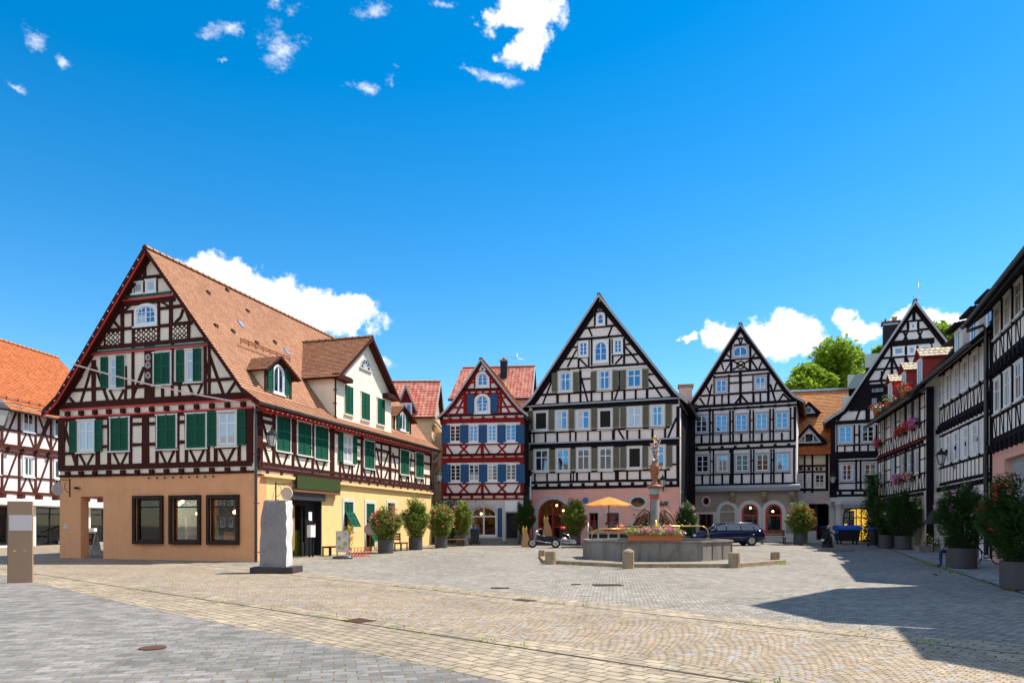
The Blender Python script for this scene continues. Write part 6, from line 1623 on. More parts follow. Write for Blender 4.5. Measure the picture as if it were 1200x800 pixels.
def near_house():
    F = Frame(19.84, 29.6, (-.38, -.925))
    W, D = 9.6, 9.0
    h = House('tall_shaded_house', 'tallest shaded half-timbered house at the right edge with deep black eaves and a dormer', F)
    Z1 = 4.6
    long_house(h, F, W, D, Z1, 10.8, 14.2, 'plaster_white', 'tile_dark', .95, lo=9.82)
    t = h.M('timber_frame', F, 'timber_black')
    for zb_, zt_ in ((4.9, 7.5), (7.95, 10.35)):
        t.beam((0, zb_ + .02), (W, zb_ + .02), .30, .05); t.beam((0, zt_), (W, zt_), .16, .03); t.beam((0, zb_ + 1.0), (W, zb_ + 1.0), .14, .03)
        for i in range(17):
            u = .12 + i * (W - .24) / 16; t.beam((u, zb_), (u, zb_ + 1.0), .09, .02)
            if i % 2 == 0: t.beam((u, zb_ + 1), (u, zt_), .13, .03)
            if i % 2: t.beam((u - .45, zb_ + .95), (u - .1, zb_ + .15), .08, .015)
    t.beam((0, 10.65), (W, 10.65), .14, .06)
    pw = h.M('pale_strip', F, 'soffit_cream')
    h.joists(F, .05, W - .05, 7.52, 7.8, 16, .22, .30, 'timber_black'); h.joists(F, .05, W - .05, 4.42, 4.75, 14, .2, .26, 'timber_black')
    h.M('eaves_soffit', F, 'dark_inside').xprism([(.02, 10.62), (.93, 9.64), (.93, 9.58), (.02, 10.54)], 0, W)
    for i in range(16): pw.box(.1 + i * .6, .38 + i * .6, 0, .03, 10.40, 10.60)
    for zb_ in (5.98, 9.02):
        hh = 1.45 if zb_ < 8 else 1.30
        for i in range(6):
            u = .45 + i * 1.55
            h.window(F, u, u + 1.0, zb_, zb_ + hh, casing='white_paint', sash='white_warm', cw=.10, cols=2, split=.66, gl='glass_curtain' if i % 2 else 'glass_dark')
            h.put(shutter_mesh(.30, q5(hh - .1), 'white_paint', True), 'shutter', F, u + 1.19, .06, zb_ + .04); t.box(u + 1.37, u + 1.49, 0, .10, zb_ - .1, zb_ + hh + .1)
    u0 = F.pix(1177, 560)[0]
    hol = [(u0, u0 + 3.4, 1.0, 4.05, 0), (u0 + 4.4, W - .6, 1.0, 3.8, 0)]
    panel(h.M('wall_front', F, 'plaster_pink'), 0, W, -.3, Z1, hol, .35); block_walls(h, F, W, D, Z1, 'plaster_pink')
    pl = h.M('roller_blind', F, 'awning')
    for a, b, c, d, _ in hol:
        pl.box(a, b, -.3, -.25, c + .8, d)
        for k in range(14): pl.box(a, b, -.25, -.235, c + .85 + k * .17, c + .95 + k * .17)
        h.M('dark_pane', F, 'glass_dark').box(a, b, -.32, -.28, c, c + .8)
    cb = h.M('corner_boarding', F, 'timber_black'); cb.box(-.45, -.02, -2, .02, .1, 10.0)
    downpipe(h, F, -.12, .1, 9.6, .22, .07, eave=(.0, .9, 9.6))
    # roof dormer with a round head
    u = F.pix(1196, 300)[0] - .2; o = -.9; zz = 10.9
    d = h.M('dormer_wall', F, 'timber_black'); d.prism([(u - .8, zz - .4), (u + .8, zz - .4), (u + .8, zz + 1.3), (u, zz + 2.1), (u - .8, zz + 1.3)], o, o - 2.8)
    h.window(F.shifted(0, o), u - .5, u + .5, zz, zz + 1.45, casing='white_paint', cw=.1, arch=1)
    dr = h.M('dormer_roof', F)
    for s_ in (-1, 1): tile_slope(dr, F.P(u + s_ * 1.1, o + .3, zz + 1.1), F.P(u + s_ * 1.1, o - 2.8, zz + 1.1), F.P(u, o - 3.2, zz + 2.25), F.P(u, o + .3, zz + 2.25), 'tile_dark', 'timber_black', .1)
    h.finish(); return F
FNEAR = near_house()

def unseen_row():
    """the houses that carry the row on beside the camera; their gables throw the shadows in the foreground"""
    F = Frame(13.9, 19.0, (11.1 - 13.9, 13.25 - 19.0)); W = 6.4
    h = House('side_gable_house', 'gabled half-timbered house beside the viewpoint, only its shadow falls into the picture', F)
    prof = [(-.1, 9.95), (W / 2, 13.0), (W + .1, 9.95)]
    h.body(F, [(0, 9.9), (W / 2, 12.8), (W, 9.9)], -.3, 10, 'plaster_white'); h.gable_roof(F, prof, .04, 10, 'tile_main', verge='verge_grey')
    t = h.M('timber_frame', F, 'timber_black')
    for z in (3.6, 6.4, 9.3): t.beam((0, z), (W, z), .25, .06)
    for i in range(6): t.beam((.1 + i * 1.24, 3.6), (.1 + i * 1.24, 9.3), .18, .05)
    for z in (4.4, 7.2):
        for i in range(5): h.window(F, .35 + i * 1.24, 1.15 + i * 1.24, z, z + 1.4, cols=2, rows=3)
    h.finish()
    F = Frame(11.97, 12.4, (-.38, -.925)); h = House('side_eaves_house', 'plain half-timbered house nearest the viewpoint, outside the picture', F)
    W = 2.5; long_house(h, F, W, 8, -.3, 10.1, 14.6, 'plaster_white', 'tile_main', .15, lo=9.95)
    t = h.M('timber_frame', F, 'timber_black')
    for z in (3.6, 6.6, 9.6): t.beam((0, z), (W, z), .25, .06)
    for i in range(3): t.beam((.1 + i * 1.15, 3.6), (.1 + i * 1.15, 9.6), .18, .05)
    for z in (4.5, 7.5):
        for i in range(1): h.window(F, .35 + i * 1.3, 1.2 + i * 1.3, z, z + 1.4, cols=2, rows=3)
    h.finish()
unseen_row()

# ============================================================ far left: orange roofed house down the side street
def left_house():
    c8 = lambda x, y: (x / 3.636, 380 + y / 3.636)
    F = Frame(-30.75, 35.6, (.118, .993)); W = 17.0; D = 10
    h = House('orange_roof_house', 'half-timbered house with a bright orange roof and shops below at the left edge', F)
    Z1 = 3.3; ze = 8.6; zr = 13.9
    long_house(h, F, W, D, Z1, ze, zr, 'plaster_bluewhite', 'tile_orange', .55, 'timber_left')
    M = 'timber_left'; t = h.M('timber_frame', F, M)
    for zb_, zt_ in ((3.45, 5.85), (6.2, 8.45)):
        for z, w in ((zb_, .2), (zt_, .18), (zb_ + .95, .12)): t.beam((0, z), (W, z), w, .05)
        t.beam((0, zt_ + .28), (W, zt_ + .28), .14, .12)
        for i in range(14):
            u = .2 + i * 1.27; t.beam((u, zb_), (u, zt_), .17, .045)
            if i % 2 == 0: t.beam((u + .1, zb_ + .1), (u + .55, zb_ + .92), .12, .03); t.beam((u + 1.15, zb_ + .1), (u + .75, zb_ + .92), .12, .03)
            else: t.beam((u + .1, zb_ + .1), (u + 1.1, zt_ - .05), .13, .03)
    for a, b in (((9.3, 6.3), (10.4, 8.4)), ((10.4, 6.3), (9.3, 8.4))): t.beam(a, b, .14, .03)
    h.joists(F, .1, W - .1, 5.95, 6.15, 16, .2, .3, M); h.joists(F, .1, W - .1, 3.1, 3.38, 12, .25, .35, M)
    for zb_ in (4.45, 7.2):
        for i in range(0, 13, 2): h.window(F, .42 + i * 1.27, 1.35 + i * 1.27, zb_, zb_ + 1.3, casing='white_paint', cw=.1, cols=2, gl='glass_dark')
    sg = h.M('snow_guard', F, 'rust'); sg.tube([(0, -.1, ze + .35), (W, -.1, ze + .35)], .03, 5); sg.tube([(0, -.1, ze + .5), (W, -.1, ze + .5)], .03, 5)
    for i in range(20): sg.box(.2 + i * .85, .24 + i * .85, -.15, -.05, ze, ze + .55)
    hol = [(1, 4.7, .3, 2.65, 0), (5.0, 8.9, .3, 2.65, 0), (9.15, 11.6, .2, 2.65, 0), (12.1, 13.8, -.1, 2.65, 0), (14.0, 16.6, .3, 2.65, 0)]
    panel(h.M('wall_front', F, 'plaster_white'), 0, W, -.3, Z1, hol, .35); block_walls(h, F, W, D, Z1, 'plaster_white')
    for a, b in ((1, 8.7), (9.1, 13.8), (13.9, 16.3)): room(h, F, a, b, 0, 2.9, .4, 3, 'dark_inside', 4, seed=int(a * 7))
    for q in hol: shopwin(h, F, *q[:4], .1, 'metal_dark', 'glass_shop', .09, mull=(.5,), rails=(.82,))
    st = h.M('steps', F, 'stone_pale'); 
    for k in range(3): st.box(11.0, 12.2 + .0 * k, .0, 1.5 - .4 * k, -.1, .15 + .17 * k)
    st.mat('plaster_white').box(12.2, 12.5, 0, 1.6, -.1, 1.3); h.M('handrail', F, 'timber_left').tube([(11.6, 1.5, 1.0), (11.6, .1, 1.5)], .03, 6)
    aw = h.M('cornice', F, 'plaster_white'); aw.box(0, W, 0, .4, 2.72, 3.08)
    h.finish(); return F
FLEFT = left_house()

# ============================================================ trees behind the houses
def tree_mesh_leaves(n, R_, H, r, lobes, mat, leaf=.5):
    mb = MB(); mb.mat(mat)
    for i in range(n):
        c, rad = lobes[r.randrange(len(lobes))]
        v = Vector((r.gauss(0, 1), r.gauss(0, 1), r.gauss(0, 1))).normalized() * rad * (r.random() ** .38)
        v.z *= .85
        s = leaf * r.uniform(.5, 1.2)
        for k in range(3):
            p = (c[0] + v.x + r.uniform(-.3, .3), c[1] + v.y + r.uniform(-.3, .3), c[2] + v.z + r.uniform(-.3, .3))
            blade(mb, p, r, s, s * .62)
    return mb
def tree(x, y, h_, rad, label, seed, base=0):
    r = random.Random(seed)
    e = empty('leafy_tree', (x, y, ground_z(60)), 0, label, 'tree', 'broadleaf trees behind the roofs')
    t = MB(); t.mat('trunk_bark')
    t.tube([(0, 0, 0), (.1, .1, h_ * .3), (-.1, 0, h_ * .55), (.1, 0, h_ * .85)], [.5, .38, .28, .08], 10)
    lobes = []
    for i in range(15):
        a = r.uniform(0, 6.28); q = r.uniform(.2, .75) * rad; z = h_ * r.uniform(.48, .88)
        q *= 1 - .55 * max(0, (z / h_ - .6) / .4)
        c = (math.cos(a) * q, math.sin(a) * q, z); lobes.append((c, rad * r.uniform(.26, .42)))
        t.tube([(0, 0, z * .6), (c[0] * .5, c[1] * .5, z * .8), c], [.2, .12, .04], 6)
    lobes.append(((0, 0, h_ * .88), rad * .34))
    t.build('trunk', e)
    tree_mesh_leaves(6500, rad, h_, r, lobes, 'leaf_tree', .55).build('crown', e, recalc=False)
tree(33.0, 74, 21.0, 5.6, 'bright green tree rising behind the small orange roof', 1)
tree(28.9, 70, 17.6, 3.8, 'lower bright green tree just right of the steep taupe house', 5)
tree(39.5, 76, 21.8, 3.2, 'slim green tree seen left of the dark chimney', 2)
tree(47.0, 79, 25.0, 4.2, 'green tree peeping out right of the tall gable', 3)

# ============================================================ oleanders in pots
def plant_meshes(seed, rw, hgt, leafm, petal, nfl, nl=8200, fs=.052, ll=.16, lw=.048):
    """crown of a shrub: many thin stems with narrow leaves, flowers near the surface; unit: metres, from pot rim"""
    r = random.Random(seed)
    L = MB(); L.mat(leafm); S = MB(); S.mat('trunk_bark'); B = MB(); B.mat(petal)
    tips = []
    for i in range(46):
        a = r.uniform(0, 6.283); q = math.sqrt(r.random()) * rw; zz = hgt * (.30 + .70 * math.sqrt(max(0, 1 - (q / rw) ** 2)) * r.uniform(.64, 1.14))
        p0 = (math.cos(a) * .12, math.sin(a) * .12, -.05); p1 = (math.cos(a) * q * .55, math.sin(a) * q * .55, zz * .55); p2 = (math.cos(a) * q, math.sin(a) * q, zz)
        S.tube([p0, p1, p2], [.016, .010, .004], 4, cap=False); tips.append((p1, p2, a))
    per = nl // len(tips)
    for p1, p2, a in tips:
        for k in range(per):
            t = r.random() ** .8 * 1.06; c = [p1[j] + (p2[j] - p1[j]) * t + r.gauss(0, .07) for j in range(3)]
            if r.random() < .34: c[2] = r.uniform(.02, hgt * .6); rr = r.uniform(.3, 1.0) * rw * (.45 + .55 * min(1, c[2] / hgt * 2)); an = r.uniform(0, 6.28); c[0] = math.cos(an) * rr; c[1] = math.sin(an) * rr
            L.mat(leafm if leafm == 'leaf_dark' or r.random() > .22 else 'leaf_light'); blade(L, c, r, ll * r.uniform(.7, 1.25), lw * r.uniform(.8, 1.3), (math.atan2(c[1], c[0]), .55))  # paler leaves mixed in as highlights put into the colour
    for i in range(nfl):
        p1, p2, a = r.choice(tips)
        if r.random() < .5: c = (p2[0] * 1.05, p2[1] * 1.05, p2[2] + .03)
        else:
            t = r.uniform(.3, .95); z = hgt * t; q = rw * math.sqrt(max(.1, 1 - (t - .45) ** 2 * 2.2)) * 1.02; an = r.uniform(0, 6.28); c = (math.cos(an) * q, math.sin(an) * q, z)
        for k in range(r.randint(2, 6)): blossom(B, (c[0] + r.gauss(0, .05), c[1] + r.gauss(0, .05), c[2] + r.gauss(0, .05)), r, fs)
    return L.mesh('leaves', False), S.mesh('stems', False), (B.mesh('blossoms', False) if nfl else None)
def pot_mesh(r, h):
    m = MB(); m.mat('pot_grey').lathe((0, 0), [(r * .94, 0), (r, .03), (r, h), (r * .93, h), (r * .92, h - .08)], 32, smooth=False); m.mat('soil').lathe((0, 0), [(r * .93, h - .1), (.001, h - .05)], 20)
    return m.mesh('pot')
def oleander(px, Y, pr, ph, rw, hgt, label, seed, petal='petal_pink', nfl=40, leafm='leaf_oleander', grp='potted shrubs around the square', dx=0, **k):
    x, y = at(px, Y)
    e = empty('potted_oleander', (x, y, ground_z(y) + .006), seed * 1.3, label, 'potted shrub', grp)
    hang(pot_mesh(pr, ph), 'pot', e)
    l, s, b = plant_meshes(seed, rw, hgt, leafm, petal, nfl, **k)
    for me, nm in ((l, 'crown'), (s, 'stems'), (b, 'blossoms')):
        if me: hang(me, nm, e, (dx, 0, ph - .06))
oleander(452, 36.0, .40, .68, .76, 1.62, 'pot shrub full of salmon-pink blossoms, first along the yellow wall', 1, 'petal_pink', 62)
oleander(487, 39.5, .38, .68, .76, 2.15, 'tall pot shrub with hardly any blossoms, second along the yellow wall', 2, 'petal_pink', 4)
oleander(517, 42.0, .36, .66, .76, 1.85, 'rounded pot shrub with coral blossoms beside the low bench', 3, 'petal_pink', 50)
oleander(541.5, 44.8, .38, .68, .64, 2.1, 'upright pot shrub with few blossoms left of the arched window of the red house', 4, 'petal_pink', 12)
oleander(614.5, 47.0, .40, .66, .60, 2.35, 'round-topped shrub with small red blossoms before the white door panel', 5, 'petal_red', 16, 'leaf_dark')
oleander(673, 46.0, .40, .60, .76, 2.25, 'flowerless bright green shrub before the big pink arch', 6, 'petal_yellow', 5)
oleander(804.5, 45.5, .42, .60, .64, 2.1, 'shrub with pale rose blossoms behind the right end of the fountain', 7, 'petal_rose', 40, 'leaf_dark')
oleander(938, 46.6, .43, .70, .92, 1.95, 'wide shrub with scattered red blossoms in front of the gateway', 8, 'petal_red', 34)
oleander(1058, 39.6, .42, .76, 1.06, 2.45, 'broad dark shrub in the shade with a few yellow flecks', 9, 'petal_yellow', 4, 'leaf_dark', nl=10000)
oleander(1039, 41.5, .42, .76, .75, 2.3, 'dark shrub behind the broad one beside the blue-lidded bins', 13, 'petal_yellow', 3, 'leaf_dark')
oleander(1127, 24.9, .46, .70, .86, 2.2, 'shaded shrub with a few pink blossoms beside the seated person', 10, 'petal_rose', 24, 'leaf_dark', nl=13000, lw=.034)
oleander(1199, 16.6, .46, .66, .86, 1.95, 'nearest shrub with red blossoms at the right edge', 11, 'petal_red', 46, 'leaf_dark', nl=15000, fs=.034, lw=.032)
def ivy():
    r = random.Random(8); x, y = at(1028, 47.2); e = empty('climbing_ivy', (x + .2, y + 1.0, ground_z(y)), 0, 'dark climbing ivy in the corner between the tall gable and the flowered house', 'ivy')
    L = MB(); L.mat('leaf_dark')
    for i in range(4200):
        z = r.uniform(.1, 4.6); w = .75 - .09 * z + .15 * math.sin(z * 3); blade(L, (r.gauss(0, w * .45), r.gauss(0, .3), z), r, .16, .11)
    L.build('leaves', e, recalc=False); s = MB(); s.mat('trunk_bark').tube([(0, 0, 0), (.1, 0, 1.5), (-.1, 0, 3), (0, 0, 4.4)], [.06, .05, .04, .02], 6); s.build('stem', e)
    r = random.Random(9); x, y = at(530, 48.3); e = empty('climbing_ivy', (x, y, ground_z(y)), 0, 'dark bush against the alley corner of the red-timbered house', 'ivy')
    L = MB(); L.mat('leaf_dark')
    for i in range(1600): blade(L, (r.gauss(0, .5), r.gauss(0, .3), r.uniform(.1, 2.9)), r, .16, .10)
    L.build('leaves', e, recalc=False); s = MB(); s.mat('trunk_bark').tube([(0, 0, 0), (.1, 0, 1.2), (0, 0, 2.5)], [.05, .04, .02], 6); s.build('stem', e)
ivy()

def opposite_side():
    """the side of the square behind the viewpoint, seen only in panes"""
    for x0, w, ze, zr, wall, roof, lab in ((-86, 18, 9.5, 14, 'plaster_taupe', 'tile_main', 'farthest brown-grey house behind the viewpoint'), (-67, 18, 8.5, 14, 'cream_soft', 'tile_dark', 'cream-washed house behind the viewpoint with a dark roof'), (-48, 17, 10, 14.5, 'plaster_pink', 'tile_main', 'pink house behind the viewpoint'), (14, 12, 9, 14, 'cream_soft', 'tile_main', 'cream-washed house behind the viewpoint with a red roof'), (-30, 13, 8.5, 13, 'plaster_taupe', 'tile_main', 'taupe house on the far side behind the viewpoint'), (-14, 11, 9.5, 14, 'plaster_white', 'tile_orange', 'white house on the far side behind the viewpoint'), (0, 12, 8.5, 13, 'plaster_taupe', 'tile_dark', 'brown house on the far side behind the viewpoint')):
        F = Frame(x0 + w, -20, (-1, 0)); h = House('opposite_house', lab, F); long_house(h, F, w, 8, -.3, ze, zr, wall, roof, .4)
        for z in (1.2, 4.2, 6.8):
            for i in range(int(w / 2)): h.window(F, .6 + i * 2, 1.6 + i * 2, z, z + 1.4, casing='white_paint', gl='glass_dark')
        h.finish()
opposite_side()

# ============================================================ fountain
def fountain():
    cx, cy, Rb = 5.98, 30.05, 3.12; gz = ground_z(cy)
    # low octagonal step
    st = MB(); st.mat('sandstone'); ph = R(22.5)
    n = 8
    def octa(Rr, z0, z1, Ri=None):
        A = [(cx + Rr * math.cos(ph + k * math.pi / 4), cy + Rr * math.sin(ph + k * math.pi / 4)) for k in range(8)]
        if Ri is None: st.slab(A, z0, z1); return
        B = [(cx + Ri * math.cos(ph + k * math.pi / 4), cy + Ri * math.sin(ph + k * math.pi / 4)) for k in range(8)]
        for k in range(8):
            j = (k + 1) % 8; st.slab([A[k], A[j], B[j], B[k]], z0, z1)
    octa(5.15, -.05, gz + .11, 4.85); st.mat('paving_grey'); octa(4.85, -.05, gz + .10)
    o = st.build('stone_step'); tag(o, 'low octagonal stone step carrying the fountain between the stubby bollards', 'step')
    z0 = gz + .10
    e = empty('fountain', (cx, cy, z0), 0, 'octagonal grey fountain basin with a central column, brass spouts and a flower-topped urn', 'fountain')
    b = MB(); b.mat('concrete')
    ang = [ph + k * math.pi / 4 for k in range(8)]
    H = .78
    def ring(r1, r2, za, zb, mb=b):
        for k in range(8):
            j = (k + 1) % 8
            mb.slab([(r1 * math.cos(ang[k]), r1 * math.sin(ang[k])), (r1 * math.cos(ang[j]), r1 * math.sin(ang[j])), (r2 * math.cos(ang[j]), r2 * math.sin(ang[j])), (r2 * math.cos(ang[k]), r2 * math.sin(ang[k]))], za, zb)
    ring(Rb, Rb - .16, 0, H - .07); ring(Rb + .05, Rb - .20, H - .07, H)
    for k in range(8):    # plate joints and rivets
        j = (k + 1) % 8
        for t in (.03, .35, .67, .97):
            x = Rb * (math.cos(ang[k]) * (1 - t) + math.cos(ang[j]) * t); y = Rb * (math.sin(ang[k]) * (1 - t) + math.sin(ang[j]) * t); q = math.hypot(x, y)
            b.box(x * (1 + .004 / q) - .012, x * (1 + .006) + .012, y * (1 + .006) - .012, y * (1 + .006) + .012, .04, H - .09)
            if .1 < t < .9: b.mat('rust').ball((x * 1.004, y * 1.004, H - .16), .02, 4); b.mat('concrete')
    b.build('basin', e)
    m, g = newmat('water'); oo = oc(g); nz = g.noise(oo, 5, 3, .6)
    finish(g, (.03, .06, .05, 1), .04, nz, .25, .03, spec=.9)
    w = MB(); w.mat('water').slab([((Rb - .17) * math.cos(a), (Rb - .17) * math.sin(a)) for a in ang], .3, H - .12); w.build('water', e)
    c = MB(); c.mat('concrete'); c.lathe((0, 0), [(.52, .5), (.52, 1.0), (.34, 1.2), (.30, 1.35), (.23, 1.45), (.20, 2.7), (.18, 2.75)], 20)
    c.mat('copper_green').lathe((0, 0), [(.20, 2.75), (.26, 2.82), (.22, 2.9), (.24, 3.0), (.26, 3.08)], 20); c.mat('red_paint').lathe((0, 0), [(.21, 2.6), (.235, 2.64), (.21, 2.68)], 20)
    c.mat('copper_brown').lathe((0, 0), [(.28, 3.08), (.36, 3.12), (.36, 3.18), (.24, 3.24)], 24)
    for k in range(12): a = k * .5236; c.mat('red_paint').ball((.24 * math.cos(a), .24 * math.sin(a), 2.74), .03, 4)
    c.v = [(a * .92, b * .92, z - max(0, z - 1.5) * .10) for a, b, z in c.v]; c.build('column', e)
    u = MB(); u.mat('copper_brown').lathe((0, 0), [(.19, 3.22), (.20, 3.28), (.10, 3.36), (.12, 3.46), (.20, 3.68), (.235, 3.92), (.22, 4.04), (.15, 4.12), (.14, 4.18), (.17, 4.22)], 20)
    for s_ in (-1, 1): u.tube([(s_ * .18, 0, 3.85), (s_ * .34, 0, 3.92), (s_ * .31, 0, 4.04), (s_ * .2, 0, 4.0)], .024, 6)
    for k in range(8): a = k * .785; u.ball((.215 * math.cos(a), .215 * math.sin(a), 3.8), .04, 5); u.ball((.17 * math.cos(a + .3), .17 * math.sin(a + .3), 3.56), .035, 5)
    u.v = [(a * .86, b * .86, z - .172) for a, b, z in u.v]; u.build('urn', e)
    f = MB(); r = random.Random(2)
    for i in range(26):
        a = r.uniform(0, 6.28); q = r.uniform(.02, .38); z = 4.35 + r.uniform(.1, 1.0); q *= .5 + .5 * (z - 4.3)
        f.mat('steel').tube([(0, 0, 4.3), (q * .5 * math.cos(a), q * .5 * math.sin(a), 4.3 + (z - 4.3) * .6), (q * math.cos(a), q * math.sin(a), z)], .010, 4)
        f.mat(r.choice(['gold', 'gold', 'petal_white', 'red_paint', 'steel'])); f.ball((q * math.cos(a), q * math.sin(a), z), r.uniform(.035, .065), 5); f.mat('steel'); blossom(f, (q * .7 * math.cos(a), q * .7 * math.sin(a), z - .2), r, .09)
    f.mat('gold').ball((0, 0, 5.38), .09, 6); f.mat('steel').tube([(0, 0, 4.3), (0, 0, 5.35)], .02, 5); f.v = [(a * .75, b * .75, 4.0 + (c - 4.16) * .86) for a, b, c in f.v]; f.build('metal_bouquet', e)
    # scrollwork beside the column
    for s_ in (-1, 1):
        q = MB(); q.mat('copper_brown')
        for k in range(7):
            a0 = k * .9; cxx = s_ * (.42 + .11 * k * .8); cz = 2.05 - .11 * k; rad = .19 - .012 * k
            q.tube([(cxx + rad * math.cos(a0 + t * .55) * (1 - t * .045), .06 * math.sin(t + k), cz + rad * math.sin(a0 + t * .55) * (1 - t * .045)) for t in range(13)], .028, 6)
        q.tube([(s_ * .22, 0, 1.45), (s_ * .35, 0, 1.8), (s_ * .30, 0, 2.15), (s_ * .55, 0, 2.28), (s_ * .85, 0, 2.0), (s_ * 1.05, 0, 1.6), (s_ * 1.2, 0, 1.35)], [.05, .06, .05, .06, .06, .05, .02], 7)
        for k in range(9): q.mat('gold' if k % 3 == 0 else 'copper_brown').ball((s_ * (.35 + .09 * k), .05, 1.55 + .45 * math.sin(k)), .055, 5)
        q.mat('timber_black')
        for k in range(6): q.tube([(s_ * (.3 + .14 * k), 0, 1.05), (s_ * (.36 + .14 * k), .03, 1.28), (s_ * (.28 + .14 * k), 0, 1.5)], .022, 5)
        q.v = [(a * .80, b, 1.05 + (c - 1.05) * .80) for a, b, c in q.v]; q.build('scroll_ornament', e)
    p = MB(); p.mat('brass')
    p.tube([(-1.25, -.15, 1.33), (1.9, -.15, 1.33)], .028, 8)
    for s_ in (-1, 1):
        x = 1.9 if s_ > 0 else -1.25
        p.tube([(x, -.15, 1.33)] + [(x + s_ * .30 * math.sin(t), -.15, 1.03 + .30 * math.cos(t)) for t in [k * .26 for k in range(1, 7)]] + [(x + s_ * .33, -.15, .85)], .024, 8)
        p.ball((s_ * .6, -.18, 1.36), .06, 6); p.ball((s_ * 1.1, -.18, 1.36), .045, 5)
    p.tube([(0, .5, 1.3), (0, 1.2, 1.3), (0, 1.5, 1.1), (0, 1.55, .85)], .024, 8)
    p.mat('gold').lathe((0, -.26), [(.02, 1.2), (.11, 1.24), (.13, 1.32), (.05, 1.40), (.02, 1.6)], 10)
    p.build('spout_pipe', e)
    p = MB(); p.mat('brass'); y = -.9
    p.tube([(-2.75, y, .80), (-2.72, y, 1.0), (-2.60, y, 1.16), (-2.4, y, 1.22), (-1.2, y, 1.22)], .022, 8); p.tube([(-1.2, y, 1.22), (-1.25, -.15, 1.33)], .022, 6)
    p.build('spout_pipe', e)
    # flower boxes on the rim
    for i, (ang_, lab) in enumerate(((-90, 'long terracotta box of pink and yellow-green flowers on the front rim of the fountain'), (0, 'flower box on the right-hand rim of the fountain'))):
        d = Rb * math.cos(R(22.5)) - .03; x = cx + d * math.cos(R(ang_)) - (.55 if i == 0 else 0); y = cy + d * math.sin(R(ang_))
        if i: continue
        ee = empty('flower_box', (x, y, z0 + H), R(ang_ + 90), lab, 'flower box', None)
        L = 2.02 if i == 0 else 1.5
        t = MB(); t.mat('terracotta').box(-L / 2, L / 2, -.16, .16, 0, .20); t.box(-L / 2 - .02, L / 2 + .02, -.18, .18, .17, .21); t.mat('soil').box(-L / 2 + .03, L / 2 - .03, -.13, .13, .21, .22); t.build('trough', ee, bevel=.008)
        gl = MB(); fl = MB()
        for k in range(620): gl.mat('leaf_lime' if r.random() < .5 else 'leaf_oleander'); blade(gl, (r.uniform(-L / 2, L / 2), r.uniform(-.2, .2), .2 + r.random() ** 1.3 * .26), r, .11, .05)
        cl = [r.uniform(-L / 2, L / 2) for _ in range(7)]
        for k in range(230): fl.mat('petal_magenta' if r.random() < .85 else 'petal_yellow'); blossom(fl, (r.choice(cl) + r.gauss(0, .10), r.uniform(-.22, .1), .28 + r.random() * .22), r, .038)
        for k in range(60): fl.mat('petal_yellow'); blossom(fl, (r.uniform(-L / 2, L / 2), r.uniform(-.22, .1), .26 + r.random() * .18), r, .03)
        gl.build('leaves', ee, recalc=False); fl.build('blossoms', ee, recalc=False)
fountain()

def bollard(px, py, r, h, label, cap=False, sq=False):
    d = py - HOR; Y = 1260 / d if d > 45 else 1554 / (d + 10.5)
    x, y = at(px, Y); m = MB(); m.mat('sandstone'); rr = random.Random(int(px))
    n = 12 if not cap else 8
    prof = [(r, -.05), (r * 1.02, h * .3), (r * .99, h * .7), (r * .98, h - .03), (r * .92, h)] + ([(r * .5, h + .06), (.01, h + .09)] if cap else [(.01, h + .01)])
    m.lathe((0, 0), prof, n, smooth=False)
    m.v = [(a + rr.uniform(-.008, .008), b + rr.uniform(-.008, .008), c + rr.uniform(-.006, .006)) for a, b, c in m.v]
    o = m.build('stone_bollard', None, loc=(x, y, ground_z(y)), bevel=.01); tag(o, label, 'bollard', 'stone bollards round the fountain')
bollard(635, 653.8, .155, .36, 'farthest left sandstone stub, half behind its neighbour')
bollard(645.3, 660.8, .21, .50, 'squat sandstone stub, second from the left beside the fountain step')
bollard(736.3, 665.9, .205, .60, 'pale-topped octagonal sandstone bollard in front of the fountain', cap=True)
bollard(860.3, 664.9, .20, .53, 'brown sandstone stub in front of the sunlit side of the fountain')
bollard(908.5, 658.8, .185, .42, 'rightmost sandstone stub at the end of the fountain step')

# ============================================================ stone sculpture on the left
def sculpture():
    Y = 22.6; x, y = at(324.5, Y)
    e = empty('stone_sculpture', (x, y, 0), R(0), 'tall rough grey marble block with one smooth white side on a dark square slab', 'sculpture')
    s = MB(); s.mat('slab_dark').box(-.66, .66, -.55, .55, 0, .20); s.build('base_slab', e, bevel=.012)
    r = random.Random(6)
    # outline of the broad side from bottom to top (left edge, right edge)
    prof = [(.20, -.46, .40), (.45, -.46, .40), (.75, -.45, .395), (1.0, -.44, .385), (1.3, -.40, .39), (1.55, -.43, .395), (1.75, -.39, .39), (1.95, -.35, .39), (2.1, -.33, .39), (2.22, -.30, .385), (2.28, -.28, .37)]
    m = MB(); nx, ny = 8, 5
    grid = []
    for z, a, b in prof:
        ring = []
        w, d = b - a, .62
        for i in range(nx): ring.append((a + w * i / nx, -d / 2, 0))
        for i in range(ny): ring.append((b, -d / 2 + d * i / ny, 1))
        for i in range(nx): ring.append((b - w * i / nx, d / 2, 0))
        for i in range(ny): ring.append((a, d / 2 - d * i / ny, 0))
        grid.append([(px + (r.uniform(-.022, .022)), py + (r.uniform(-.035, .035) if sm == 0 else r.uniform(-.004, .004)), z + r.uniform(-.015, .015)) for px, py, sm in ring])
    k = len(grid[0])
    for i in range(len(grid) - 1):
        for j in range(k):
            jj = (j + 1) % k; m.mat('marble_light' if nx <= j < nx + ny else 'marble_dark'); m.face([grid[i][j], grid[i][jj], grid[i + 1][jj], grid[i + 1][j]])
    m.mat('marble_dark').face(grid[-1]); m.build('stone_block', e, recalc=False)
sculpture()

